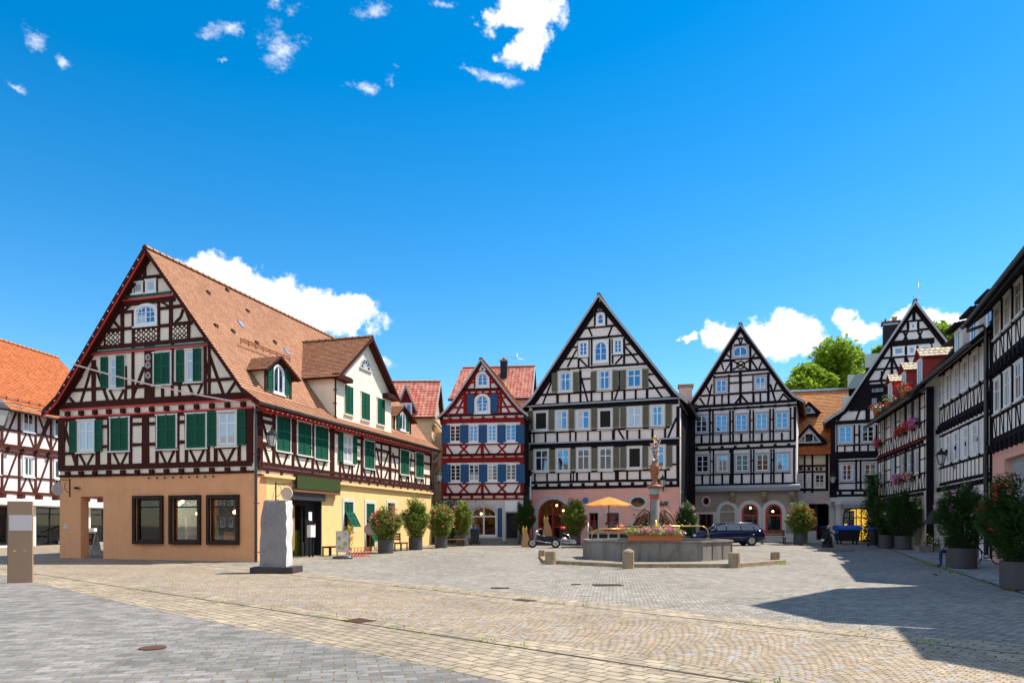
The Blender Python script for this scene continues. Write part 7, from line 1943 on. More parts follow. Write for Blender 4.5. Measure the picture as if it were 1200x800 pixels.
def pylon():
    Y = 18.6; x, y = at(23.5, Y); w = .27
    e = empty('info_pylon', (x, y, 0), R(20), 'brown metal pylon with a blank pale plate at the left edge', 'pylon')
    b = MB(WORLD); b.mat('pylon_paint').box(-w, w, -.12, 0, 0, 2.12); b.mat('metal_dark').box(-w - .012, -w, -.13, .005, 0, 2.12); b.build('body', e, bevel=.004)
    p = MB(WORLD); p.mat('pylon_plate').box(-w + .03, w - .01, .0, .012, 1.36, 1.76); p.build('plate', e)
    q = MB(WORLD); q.mat('yellow').box(-.15, -.09, 0, .006, .82, .85); q.mat('steel').box(.07, .14, 0, .006, .83, .85); q.build('marking', e)
pylon()
def edge_lantern():
    x, y = at(-14, 19.5)
    e = empty('street_lamp', (x, y, 0), 0, 'grey street lantern cut off by the left edge', 'street lamp')
    m = MB(); m.mat('metal_dark').lathe((0, 0), [(.14, 0), (.12, .6), (.06, .7), (.05, 4.6)], 10); m.tube([(0, 0, 4.55), (.1, 0, 4.75), (.30, 0, 4.8)], .03, 6); m.build('post', e)
    c = MB(); c.mat('lantern_glass').lathe((.32, 0), [(.13, 4.2), (.27, 4.62)], 6, smooth=False); c.build('glass', e)
    f = MB(); f.mat('metal_dark').lathe((.32, 0), [(.29, 4.61), (.30, 4.66), (.12, 4.82), (.05, 4.95)], 6, smooth=False); f.lathe((.32, 0), [(.14, 4.14), (.14, 4.2)], 6, smooth=False)
    for k in range(6): a = k * math.pi / 3; f.tube([(.32 + .13 * math.cos(a), .13 * math.sin(a), 4.2), (.32 + .275 * math.cos(a), .275 * math.sin(a), 4.62)], .014, 4)
    f.build('cage', e)
edge_lantern()
def rope(name, A, B, sag, r, mat, label, cat='cable', drop=None):
    A, B = Vector(A), Vector(B); m = MB(); m.mat(mat)
    m.tube([tuple(A.lerp(B, t / 16) - Vector((0, 0, sag * 4 * (t / 16) * (1 - t / 16)))) for t in range(17)], r, 5)
    tag(m.build(name), label, cat)
F_ = FB1
u0, z0 = F_.pix(88, 427, .3); u1, z1 = F_.pix(280, 471, .3)
rope('garland_rope', F_.P(u0, .5, z0), F_.P(u1, .28, z1), .12, .035, 'rope', 'pale pink rope strung across the gable of the corner house', 'rope')
rope('cable', (at(-2, 19.6)[0], 19.6, 4.95), F_.P(-.2, .45, 6.5), .1, .018, 'copper_green', 'thin greenish cable from the edge lantern to the corner house')

# ============================================================ things along the yellow wall
def sandwich_board(px, Y, w, h, label, mat, rz, feet=True):
    x, y = at(px, Y); e = empty('sandwich_board', (x, y, ground_z(y)), rz, label, 'sign board')
    b = MB(WORLD); b.mat('gutter_grey')
    if feet:
        b.lathe((0, 0), [(.0, 0), (.46, 0), (.44, .10), (.1, .14)], 20, sx=1, sy=.62); b.mat('steel'); b.box(-.26, -.22, -.02, .02, .1, .3); b.box(.22, .26, -.02, .02, .1, .3)
        b.build('foot', e)
        p = MB(WORLD); p.mat('steel').box(-w / 2, w / 2, -.03, .03, .28, .28 + h); p.build('frame', e, bevel=.01)
        f = MB(WORLD); f.mat('pylon_plate').box(-w / 2 + .05, w / 2 - .05, .03, .035, .33, .23 + h); f.mat('panel_green')
        for (a, c, d, e_) in ((-.9, .78, -.3, .58), (.25, .50, .85, .30), (-.9, .28, -.3, .12), (.25, .98, .85, .88)):
            f.box(a * w / 2 * .8, d * w / 2 * .8, .035, .038, .33 + e_ * (h - .1), .33 + min(.97, c) * (h - .1))
        f.mat('red_paint').box(-.05, .1, .035, .038, .42, .46); f.mat('gutter_grey')
        for k in range(7): f.box(0.02, w * .36, .035, .037, .5 + k * .05 + (.25 if k > 3 else 0), .51 + k * .05 + (.25 if k > 3 else 0))
        f.build('poster', e)
    else:
        for s_, nm in ((1, 'front_leaf'), (-1, 'rear_leaf')):
            q = MB(); q.mat('white_warm')
            for x0, x1 in ((-w / 2, -w / 2 + .05), (w / 2 - .05, w / 2)): q.idx([(x0, -s_ * .32, 0), (x1, -s_ * .32, 0), (x1, -s_ * .28, 0), (x0, -s_ * .28, 0), (x0, -s_ * .03, h), (x1, -s_ * .03, h), (x1, s_ * .01, h), (x0, s_ * .01, h)], [(0, 1, 2, 3), (4, 5, 6, 7), (0, 1, 5, 4), (1, 2, 6, 5), (2, 3, 7, 6), (3, 0, 4, 7)])
            def pl(za, zb, x0, x1, off, m_):
                q.mat(m_); ya = -s_ * (.31 - .28 * za / h) - s_ * off; yb = -s_ * (.31 - .28 * zb / h) - s_ * off
                q.idx([(x0, ya, za), (x1, ya, za), (x1, yb, zb), (x0, yb, zb), (x0, ya + s_ * .02, za), (x1, ya + s_ * .02, za), (x1, yb + s_ * .02, zb), (x0, yb + s_ * .02, zb)], [(0, 1, 2, 3), (4, 5, 6, 7), (0, 1, 5, 4), (1, 2, 6, 5), (2, 3, 7, 6), (3, 0, 4, 7)])
            pl(.15, h, -w / 2, w / 2, 0, 'white_warm')
            if s_ == 1: pl(.55, h - .08, -w / 2 + .07, w / 2 - .07, .004, mat); pl(h - .35, h - .15, -w / 4, w / 6, .008, 'copper_brown'); pl(h - .55, h - .45, -w / 8, w / 4, .008, 'copper_brown')
            q.build(nm, e)
    return e
sandwich_board(401.5, 31.2, .62, .92, 'grey poster stand with green panels on a rubber foot in front of the yellow wall', 'panel_green', R(-12))
sandwich_board(107, 32.8, .62, 1.15, 'white A-board with a brown poster standing in the open passage', 'plate_brown', R(-16), feet=False)

def mirror_sign():
    S = SB1; u, z = S.pix(419, 624, .5); p = S.P(u, 1.2, 0); zz = 1.75
    e = empty('round_sign', (p[0], p[1], ground_z(p[1])), R(0), 'round grey sign with a red rim on a stand beside the red bicycle rack', 'sign')
    a = MB(WORLD); a.mat('red_paint').prism(arc(0, 1.18, .30, 0, 2 * math.pi, 26)[:-1], 0, .03); a.build('rim', e)
    b = MB(WORLD); b.mat('awning').prism(arc(0, 1.18, .265, 0, 2 * math.pi, 26)[:-1], .03, .04); b.build('face', e)
    c = MB(WORLD); c.mat('red_paint').tube([(0, -.03, 0), (0, -.03, 1.5)], .02, 6); c.tube([(-.25, -.03, .02), (.25, -.03, .02)], .02, 6); c.tube([(0, -.28, .02), (0, .2, .02)], .02, 6); c.build('post', e)
    # rack
    x, y = at(418, 32.8)
    m = MB(); m.mat('red_paint'); 
    for yy in (-.2, .2): m.tube([(-.62, yy, .03), (.62, yy, .03)], .022, 6)
    for i in range(6):
        xx = -.5 + i * .2; m.tube([(xx, -.2, .03), (xx + .02, -.2, .32), (xx + .04, -.1, .42), (xx + .04, .05, .38), (xx, .2, .03)], .014, 5)
    m.tube([(-.5, -.2, .3), (-.62, -.1, .55), (-.66, 0, 1.1)], .03, 6)
    o = m.build('bicycle_rack', None, loc=(x, y, ground_z(y)), rz=R(55)); tag(o, 'low red bicycle rack on the paving below the round sign', 'bicycle rack')
    # thin climbing plant on a stick beside the rack
    x, y = at(409, 32.6); e = empty('potted_climber', (x, y, ground_z(y)), 0, 'thin climbing plant with orange flowers beside the poster stand', 'plant')
    s = MB(); s.mat('trunk_bark').tube([(0, 0, 0), (.03, 0, .7), (-.04, 0, 1.25)], .02, 5); s.build('stem', e); rr = random.Random(3); L = MB(); L.mat('leaf_lime'); B = MB(); B.mat('orange_paint')
    for i in range(160): blade(L, (rr.gauss(0, .08), rr.gauss(0, .08), rr.uniform(.3, 1.4)), rr, .12, .06)
    for i in range(14): blossom(B, (rr.gauss(0, .1), rr.gauss(0, .08), rr.uniform(.5, 1.25)), rr, .06)
    L.build('leaves', e, recalc=False); B.build('blossoms', e, recalc=False)
mirror_sign()

def bench(px, Y, rz, L, label, mat='wood_bench', leg='metal_dark', back=True, h=.45):
    x, y = at(px, Y); e = empty('bench', (x, y, ground_z(y)), rz, label, 'bench')
    s = MB(WORLD); s.mat(mat)
    for k in range(4): s.box(-L / 2, L / 2, -.22 + k * .115, -.125 + k * .115, h - .03, h)
    s.build('seat', e)
    if back:
        b = MB(WORLD); b.mat(mat)
        for k in range(3): b.box(-L / 2, L / 2, -.30 - .015 * k, -.27 - .015 * k, h + .12 + k * .13, h + .22 + k * .13)
        b.build('backrest', e)
    for s_ in (-1, 1):
        g = MB(WORLD); g.mat(leg); xx = s_ * (L / 2 - .15)
        g.box(xx - .03, xx + .03, .14, .19, 0, h - .03); g.box(xx - .03, xx + .03, -.2, -.15, 0, h - .03); g.box(xx - .03, xx + .03, -.2, .19, h - .08, h - .03)
        if back: g.beam((xx, h - .05), (xx, h + .5), .05, -.23, -.27)
        g.build('leg', e)
bench(470, 38.4, R(74), 1.1, 'dark wooden bench between the first two potted shrubs', back=True)
bench(531, 43.8, R(0), 1.5, 'low backless bench between the coral and the upright shrub', 'wood_tan', back=False)
bench(387, 33.5, R(74), 1.0, 'small red-brown bench at the yellow wall behind the poster stand', 'timber_red', back=False)
bench(906, 47.3, R(-2), 1.75, 'dark wooden bench behind the blue car, before the red arches', back=True)
def ticket_box():
    S = SB1; u, z = S.pix(359, 640); p = S.P(u, .25, 0)
    e = empty('post_box', (p[0], p[1], 0), S.rz, 'white steel box on two posts before the dark shop entrance', 'box')
    b = MB(WORLD); b.mat('white_paint').box(-.20, .20, -.1, .1, .95, 1.5); b.mat('white_cloth').box(-.16, .12, -.05, -.03, 1.7, 2.1); b.build('case', e, bevel=.01)
    q = MB(WORLD); q.mat('metal_dark').box(-.17, -.11, -.04, .04, 0, .95); q.box(-.11, .11, -.03, .03, .4, .43); q.box(.11, .17, -.04, .04, 0, .95); q.box(-.17, -.13, -.04, -.02, .93, 1.75); q.build('stand', e)
    q = MB(WORLD); q.mat('red_paint').box(.1, .17, .1, .12, 1.5, 1.58); q.build('marker', e)
ticket_box()

# ============================================================ bins
def small_bin(px, py, label, w=.56, h=1.02, rz=0):
    d = py - HOR; Y = 1554 / (d + 10.5); x, y = at(px, Y); e = empty('wheelie_bin', (x, y, ground_z(y)), rz, label, 'bin', 'blue-lidded bins')
    b = MB(); b.mat('bin_body'); b.box(-w / 2, w / 2, -w / 2, w / 2, h, .09, .82, .8) if False else b.lathe((0, 0), [(w * .52, .08), (w * .66, h * .9), (w * .70, h * .92), (w * .70, h)], 4, ph=math.pi / 4, smooth=False); b.build('body', e, bevel=.02)
    l = MB(); l.mat('bin_lid').slab([(-w / 2 - .04, -w / 2 - .06), (w / 2 + .04, -w / 2 - .06), (w / 2 + .04, w / 2), (-w / 2 - .04, w / 2)], h + .001, h + .06); l.tube([(-w / 2, w / 2 + .03, h + .02), (w / 2, w / 2 + .03, h + .02)], .03, 6); l.build('lid', e, bevel=.015)
    for s_ in (-1, 1): q = MB(); q.mat('tyre').tube([(s_ * w / 2 - .03, w * .4, .11), (s_ * w / 2 + .03, w * .4, .11)], .11, 12); q.build('wheel', e)
small_bin(556.5, 638.2, 'blue-lidded bin beside the arched shop window of the red house', .62, 1.0)
small_bin(965, 633.5, 'blue-lidded bin in the gateway shade, left of the large container', .6, 1.05)
small_bin(1026, 640, 'blue-lidded bin right of the large container, outermost of the pair', .62, 1.08, .1)
small_bin(1038, 641, 'blue-lidded bin touching the dark shrub, inner one of the pair', .62, 1.08, .05)
def dumpster():
    Y = 47.4; x, y = at(992.5, Y); e = empty('waste_container', (x, y, ground_z(y)), R(-4), 'large black waste container with a rounded blue lid', 'container')
    w, d, h = .70, .50, 1.05
    b = MB(WORLD); b.mat('bin_body'); b.idx([(-w * .88, d * .8, .22), (w * .88, d * .8, .22), (w * .88, -d * .8, .22), (-w * .88, -d * .8, .22), (-w, d, h), (w, d, h), (w, -d, h), (-w, -d, h)], [(0, 1, 2, 3), (4, 5, 6, 7), (0, 1, 5, 4), (1, 2, 6, 5), (2, 3, 7, 6), (3, 0, 4, 7)])
    for k in range(5): xx = -w * .8 + k * w * .4; b.box(xx - .03, xx + .03, d - .06, d + .03, .3, h - .1)
    b.box(-w - .05, w + .05, -d - .04, d + .06, h - .08, h); b.build('body', e, bevel=.015)
    l = MB(WORLD); l.mat('bin_lid'); l.xprism([(d + .08, h + .001), (d + .10, h - .10), (d + .13, h - .10), (d + .12, h + .05), (d * .6, h + .17), (0, h + .20), (-d * .7, h + .15), (-d - .05, h + .02)], -w - .06, w + .06)
    l.box(-w - .10, -w - .06, -.2, d + .1, h - .35, h + .2); l.build('lid', e, bevel=.02)
    for sx in (-1, 1):
        for sy in (-1, 1): q = MB(WORLD); q.mat('metal_dark').box(sx * w * .72 - .04, sx * w * .72 + .04, sy * d * .6 - .04, sy * d * .6 + .04, .12, .26); q.mat('tyre').tube([(sx * w * .72 - .03, sy * d * .6, .09), (sx * w * .72 + .03, sy * d * .6, .09)], .09, 12); q.build('wheel', e)
dumpster()

# ============================================================ dark blue estate car
def car():
    Y = 45.4; x, y = at(850.5, Y)
    e = empty('parked_car', (x, y, ground_z(y)), R(0), 'dark blue estate car parked behind the fountain, nose to the left', 'car')
    L, Wd = 4.5, 1.74
    hw = Wd / 2
    # x forward = -x (nose to the left); side silhouette stations: (x, z_low, z_belt, z_roof or None, half width)
    body = MB(); body.mat('car_blue')
    st = [(-2.25, .38, .60, .62, .62), (-2.18, .24, .66, .66, .74), (-1.9, .20, .76, .76, .83), (-1.5, .19, .83, .83, .86), (-1.0, .19, .90, .90, .87), (-.4, .19, .93, .93, .87), (.4, .19, .95, .95, .87), (1.2, .20, .97, .97, .87), (1.8, .22, .97, .97, .85), (2.1, .27, .95, .95, .80), (2.23, .36, .88, .88, .72)]
    rows = []
    for xx, zl, zb, _, w in st:
        rows.append([(xx, s * w * k, z) for s, k, z in ((-1, .80, zl), (-1, .97, zl + .14), (-1, 1.0, (zl + zb) / 2), (-1, .98, zb - .08), (-1, .92, zb), (0, 0, zb + .03), (1, .92, zb), (1, .98, zb - .08), (1, 1.0, (zl + zb) / 2), (1, .97, zl + .14), (1, .80, zl))])
    n = len(rows[0]); base = len(body.v); body.smooth = True
    for r_ in rows: body.v += r_
    for i in range(len(rows) - 1):
        for j in range(n):
            jj = (j + 1) % n; body.f.append((base + i * n + j, base + i * n + jj, base + (i + 1) * n + jj, base + (i + 1) * n + j)); body.mi.append(0); body.uv.append(None); body.sm.append(True)
    for i in (0, len(rows) - 1): body.f.append(tuple(base + i * n + j for j in range(n))); body.mi.append(0); body.uv.append(None); body.sm.append(False)
    # roof shell
    roof = [(-.62, 1.30, .56), (-.3, 1.39, .60), (.3, 1.43, .61), (1.0, 1.42, .61), (1.6, 1.36, .58), (1.86, 1.28, .54)]
    rr = [[(a, -w, z - .03), (a, -w * .8, z + .02), (a, 0, z + .035), (a, w * .8, z + .02), (a, w, z - .03)] for a, z, w in roof]
    base = len(body.v)
    for q in rr: body.v += q
    for i in range(len(rr) - 1):
        for j in range(4): body.f.append((base + i * 5 + j, base + (i + 1) * 5 + j, base + (i + 1) * 5 + j + 1, base + i * 5 + j + 1)); body.mi.append(0); body.uv.append(None); body.sm.append(True)
    def bar(a, b, r=.03):
        for s in (-1, 1): body.tube([(a[0], a[1] * s, a[2]), (b[0], b[1] * s, b[2])], r, 6)
    bar((-1.35, .76, .92), (-.62, .57, 1.29)); bar((-.22, .80, .95), (-.15, .60, 1.37)); bar((.72, .80, .96), (.72, .60, 1.40)); bar((2.08, .76, .96), (1.86, .54, 1.27), .045); bar((1.55, .80, .96), (1.45, .59, 1.37))
    body.mat('steel')
    for s in (-1, 1): body.tube([(-.3, s * .60, 1.44), (1.5, s * .58, 1.42)], .014, 5)
    body.mat('car_blue')
    for s in (-1, 1):  # wheel arches
        for xw in (-1.38, 1.36): body.tube([(xw + .37 * math.cos(t), s * .865, .33 + .37 * math.sin(t)) for t in [k * math.pi / 10 for k in range(11)]], .03, 6)
    body.mat('metal_dark')
    for s in (-1, 1): body.box(-2.0, 2.1, s * .865 - .015, s * .865 + .015, .48, .53)
    b = body.build('body', e)
    gl = MB(); gl.mat('glass_car')
    for s in (-1, 1):
        for q in (((-1.25, .94), (-.26, .96), (-.18, 1.35), (-.58, 1.27)), ((-.19, .96), (.69, .97), (.69, 1.38), (-.12, 1.36)), ((.75, .97), (1.52, .97), (1.42, 1.36), (.75, 1.385)), ((1.58, .97), (2.02, .97), (1.84, 1.26), (1.48, 1.35))):
            gl.face([(a, s * (.835 - (z - .95) * .50), z) for a, z in q])
    gl.face([(-1.38, -.74, .92), (-1.38, .74, .92), (-.62, .55, 1.30), (-.62, -.55, 1.30)]); gl.face([(2.1, -.72, .97), (2.1, .72, .97), (1.87, .52, 1.27), (1.87, -.52, 1.27)])
    gl.build('windows', e, recalc=False)
    for xw in (-1.38, 1.36):
        for s in (-1, 1):
            w = MB(); w.mat('tyre').tube([(xw, s * .68, .32), (xw, s * .88, .32)], .32, 24); wo = w.build('wheel', e)
            q = MB(); q.mat('alloy'); q.tube([(xw, s * .87, .32), (xw, s * .888, .32)], .20, 20)
            for k in range(5): a = k * 1.2566 + .3; q.tube([(xw, s * .892, .32), (xw + .18 * math.cos(a), s * .892, .32 + .18 * math.sin(a))], .022, 5)
            q.tube([(xw, s * .88, .32), (xw, s * .90, .32)], .05, 8); q.build('rim', wo)
    for s in (-1, 1):
        t = MB(); t.mat('tail_red').box(2.06, 2.24, s * .70 - .08, s * .70 + .10, .72, .92); t.build('tail_light', e, bevel=.02)
        t = MB(); t.mat('headlamp').box(-2.22, -2.0, s * .62 - .12, s * .62 + .12, .58, .70); t.build('headlight', e, bevel=.02)
        t = MB(); t.mat('car_blue').box(-.95, -.80, s * .92 - .10, s * .92 + .08, .95, 1.07); t.build('wing_mirror', e, bevel=.03)
        t = MB(); t.mat('metal_dark').box(-.42, -.26, s * .872 - .012, s * .872 + .012, .80, .83); t.box(.42, .58, s * .872 - .012, s * .872 + .012, .81, .84); t.build('door_handle', e)
    t = MB(); t.mat('white_paint').box(2.235, 2.25, -.26, .26, .58, .69); t.build('number_plate', e)
    t = MB(); t.mat('metal_dark').box(-2.27, -2.22, -.45, .45, .42, .56); t.build('grille', e)
car()

# ============================================================ motor trike, carved figures, terrace
def trike():
    x, y = at(651, 42.0)
    e = empty('motor_trike', (x, y, ground_z(y)), R(-3), 'low black and chrome motor trike parked between the two clipped shrubs', 'trike')
    def wheel(c, r, w, yy):
        m = MB(); m.mat('tyre').tube([(c, yy - w / 2, r), (c, yy + w / 2, r)], r, 22); wo = m.build('wheel', e)
        q = MB(); q.mat('alloy').tube([(c, yy - w / 2 - .012, r), (c, yy + w / 2 + .012, r)], r * .62, 18)
        for k in range(6): a = k * 1.047; q.tube([(c, yy - w / 2 - .02, r), (c + r * .58 * math.cos(a), yy - w / 2 - .02, r + r * .58 * math.sin(a))], .025, 5)
        q.mat('metal_dark').tube([(c, yy - w / 2 - .03, r), (c, yy - w / 2 + .1, r)], r * .2, 8); q.build('rim', wo)
    wheel(-.0, .27, .22, -.55); wheel(.0, .27, .22, .55); wheel(-1.35, .27, .12, 0)
    f = MB(); f.mat('steel')
    f.tube([(-1.35, -.10, .27), (-1.15, -.1, .75), (-1.0, -.1, 1.0)], .025, 6); f.tube([(-1.35, .10, .27), (-1.15, .1, .75), (-1.0, .1, 1.0)], .025, 6)
    f.tube([(-1.05, 0, .85), (-.6, 0, .42), (.1, 0, .35), (.8, 0, .4)], .035, 6); f.tube([(-1.3, -.25, .45), (-.5, -.25, .3), (.0, -.5, .27), (.0, .5, .27), (-.5, .25, .3), (-1.3, .25, .45)], .025, 6)
    f.tube([(.25, -.3, .32), (.95, -.35, .30)], .045, 8); f.tube([(.25, .3, .32), (.95, .35, .30)], .045, 8); f.tube([(.35, -.2, .9), (.75, -.3, .75), (.95, -.35, .35)], .02, 6); f.build('frame', e)
    b = MB(); b.mat('metal_dark'); b.box(-.75, -.25, -.2, .2, .35, .62, .8); b.ball((-.8, 0, .62), .2, 8, .7, 1.3); b.build('tank', e)
    s = MB(); s.mat('tyre'); s.box(-.35, .3, -.26, .26, .48, .62); s.box(.22, .4, -.26, .26, .55, 1.05, .8); s.build('seat', e, bevel=.04)
    g = MB(); g.mat('alloy'); 
    for k in range(5): g.box(-.15 + k * .11, -.09 + k * .11, -.28, .28, .2, .5)
    g.lathe((.45, 0), [(.22, .35), (.25, .55), (.12, .62)], 12); g.build('engine', e)
    h_ = MB(); h_.mat('steel').tube([(-.75, -.4, 1.08), (-.95, -.3, 1.12), (-1.0, 0, 1.02), (-.95, .3, 1.12), (-.75, .4, 1.08)], .018, 6); h_.mat('tyre').tube([(-.8, -.4, 1.08), (-.62, -.43, 1.06)], .026, 6); h_.tube([(-.8, .4, 1.08), (-.62, .43, 1.06)], .026, 6); h_.mat('steel').ball((-1.12, 0, .92), .10, 7); h_.build('handlebar', e)
    r_ = MB(); r_.mat('red_paint').ball((.42, -.05, 1.16), .17, 8, .55); r_.mat('orange_paint').box(.40, .50, -.45, -.38, .42, .52); r_.build('tail_light', e)
    r_ = MB(); r_.mat('steel'); r_.box(.45, 1.15, -.35, .35, .42, .48); r_.box(.85, 1.2, -.3, .3, .25, .42); r_.build('rear_fender', e, bevel=.02)
trike()
def carved(px, Y, z0, hh, lab, rz):
    x, y = at(px, Y); e = empty('carved_figure', (x, y, ground_z(y) + z0), rz, lab, 'carving', 'carved wooden cats before the pink arch')
    m = MB(WORLD); m.mat('wood_tan')
    prof = [(-.02, 0), (.32, 0), (.36, .12), (.30, .35), (.20, .62), (.12, .85), (.10, 1.0), (-.10, 1.02), (-.14, .86), (-.10, .70), (-.12, .45), (-.08, .2)]
    m.prism([(a * hh, b * hh) for a, b in prof], -.07, .07); m.prism([(-.20 * hh, 0), (-.04 * hh, 0), (-.08 * hh, .45 * hh), (-.16 * hh, .4 * hh)], -.05, .05); m.build('body', e, bevel=.02)
    h_ = MB(WORLD); h_.mat('wood_tan').box(-.16 * hh, .14 * hh, -.08, .08, .90 * hh, 1.12 * hh); h_.build('head', e, bevel=.03)
    for s_ in (-1, 1): q = MB(WORLD); q.mat('yellow').prism([(s_ * .09 * hh - .04, 1.04 * hh), (s_ * .09 * hh + .04, 1.04 * hh), (s_ * .10 * hh, 1.26 * hh)], -.03, .085); q.build('ear', e)
    p = MB(WORLD); p.mat('timber_red').box(.40 * hh, .48 * hh, -.10, .0, -z0, 1.2 * hh); p.tube([(.1 * hh, -.05, .6 * hh), (.42 * hh, -.05, .7 * hh)], .025, 5); p.build('post', e)
carved(615, 43.0, 0, 1.02, 'lower carved wooden figure with yellow ears in front of the left clipped shrub', R(-4))
carved(640, 46.8, .55, 1.10, 'upper carved wooden figure with yellow ears before the pink arch', R(-4))
def plinth():
    x, y = at(640, 46.9); m = MB(); m.mat('plate_brown').box(-.6, .6, -.35, .35, 0, .55); tag(m.build('display_box', None, loc=(x, y, ground_z(y)), bevel=.02), 'dark brown box carrying the upper carved figure', 'box')
plinth()

def terrace():
    # grey slatted barrier with a table top
    x0, y0 = at(689, 41.5); x1, y1 = at(737, 41.5)
    e = empty('terrace_barrier', ((x0 + x1) / 2, y0, ground_z(y0)), 0, 'grey framed barrier with an orange top around the cafe terrace', 'barrier')
    L = (x1 - x0) / 2; m = MB(); m.mat('steel'); m.mats = ['awning']
    for z in (.28, .82): m.box(-L, L, -.04, .04, z, z + .10)
    for k in range(5): xx = -L + 2 * L * k / 4; m.box(xx - .05, xx + .05, -.05, .05, 0, .92)
    m.build('frame', e, bevel=.005)
    t = MB(); t.mat('orange_paint'); t.mats = ['wood_tan']; t.box(-L - .05, L + .05, -.16, .16, .92, .97); t.build('top', e)
    d = MB(); d.mat('metal_dark').box(-L + .06, L - .06, .045, .06, .38, .82); d.build('infill', e)
    p = MB(); p.mat('steel').tube([(-L, 0, 0), (-L, 0, 1.45)], .035, 8); p.build('post', e)
    # parasol
    x, y = at(713.5, 43.4); e = empty('parasol', (x, y, ground_z(y)), 0, 'open orange parasol shading the cafe terrace', 'parasol')
    po = MB(); po.mat('metal_dark').tube([(0, 0, 0), (0, 0, 3.0)], .03, 8); po.build('pole', e)
    b = MB(); b.mat('metal_dark').lathe((0, 0), [(.3, 0), (.3, .08), (.05, .12)], 16); b.build('base', e)
    m, g = newmat('parasol_cloth')
    dd = g.n('ShaderNodeBsdfDiffuse', {'Color': (.86, .44, .13, 1)}); tt = g.n('ShaderNodeBsdfTranslucent', {'Color': (.85, .28, .03, 1)}); mx = g.n('ShaderNodeMixShader', {0: .42, 1: dd.outputs[0], 2: tt.outputs[0]}); g.n('ShaderNodeOutputMaterial', {0: mx.outputs[0]})
    c = MB(); c.mat('parasol_cloth'); n = 8; Rr = 1.5
    ring = [[(0, 0, 3.02)]]
    for rr_, z in ((.35, 2.93), (.8, 2.78), (1.2, 2.64), (Rr, 2.53)):
        row = []
        for k in range(n * 2):
            a = k * math.pi / n + .2; q = rr_ * (1 if k % 2 == 0 else .935); row.append((q * math.cos(a), q * math.sin(a), z - (0 if k % 2 == 0 else .03 * rr_)))
        ring.append(row)
    for k in range(n * 2): j = (k + 1) % (n * 2); c.face([ring[0][0], ring[1][k], ring[1][j]])
    for i in range(1, 4):
        for k in range(n * 2): j = (k + 1) % (n * 2); c.face([ring[i][k], ring[i + 1][k], ring[i + 1][j], ring[i][j]])
    c.build('canopy', e, recalc=False)
    for k in range(n):
        a = k * math.pi / n * 2 + .2; q = MB(); q.mat('wood_bench').tube([(0, 0, 2.9), (Rr * .98 * math.cos(a), Rr * .98 * math.sin(a), 2.50)], .012, 4); q.tube([(0, 0, 2.45), (Rr * .55 * math.cos(a), Rr * .55 * math.sin(a), 2.72)], .010, 4); q.build('rib', e)
    # folded deck chair, beach ball
    x, y = at(695, 42.6); e = empty('deck_chair', (x, y, ground_z(y)), R(6), 'wooden deck chair with red and black cloth at the left end of the terrace', 'chair')
    f = MB(WORLD); f.mat('wood_tan')
    for s_ in (-.28, .28): f.box(-.02, .02, s_ - .02, s_ + .02, 0, .02); f.tube([(-.45, s_, 1.55), (.55, s_, .15)], .03, 6); f.tube([(-.35, s_, .05), (.75, s_, .75)], .03, 6); f.tube([(.75, s_, .75), (.35, s_, 1.05)], .03, 6)
    f.tube([(-.45, -.28, 1.55), (-.45, .28, 1.55)], .025, 6); f.build('frame', e)
    cl = MB(WORLD); P_ = [(-.45, 1.52), (-.3, 1.2), (-.18, .85), (.05, .6), (.4, .55), (.72, .74)]
    for i in range(5):
        cl.mat('shirt_red' if i % 2 == 0 else 'shirt_dark'); a, b_ = P_[i], P_[i + 1]; cl.face([cl.P(a[0], -.25, a[1]), cl.P(b_[0], -.25, b_[1]), cl.P(b_[0], .25, b_[1]), cl.P(a[0], .25, a[1])])
    cl.build('cloth', e, recalc=False)
    x, y = at(728, 41.4); m = MB(); s0 = len(m.v)
    m.mats = ['magenta', 'yellow', 'orange_paint', 'red_paint']
    rad = .2; n = 12
    for i in range(n):
        for j in range(8):
            a0, a1 = 2 * math.pi * i / n, 2 * math.pi * (i + 1) / n; t0, t1 = math.pi * j / 8, math.pi * (j + 1) / 8
            m.cur = (i // 3 + (0 if j > 3 else 0)) % 4; m.smooth = True
            m.face([(rad * math.sin(t) * math.cos(a), rad * math.sin(t) * math.sin(a), rad * math.cos(t)) for t, a in ((t0, a0), (t0, a1), (t1, a1), (t1, a0))])
    tag(m.build('beach_ball', None, loc=(x, y, ground_z(y) + .97 + rad)), 'pink, orange and yellow ball lying on the orange top of the terrace barrier', 'ball')
terrace()

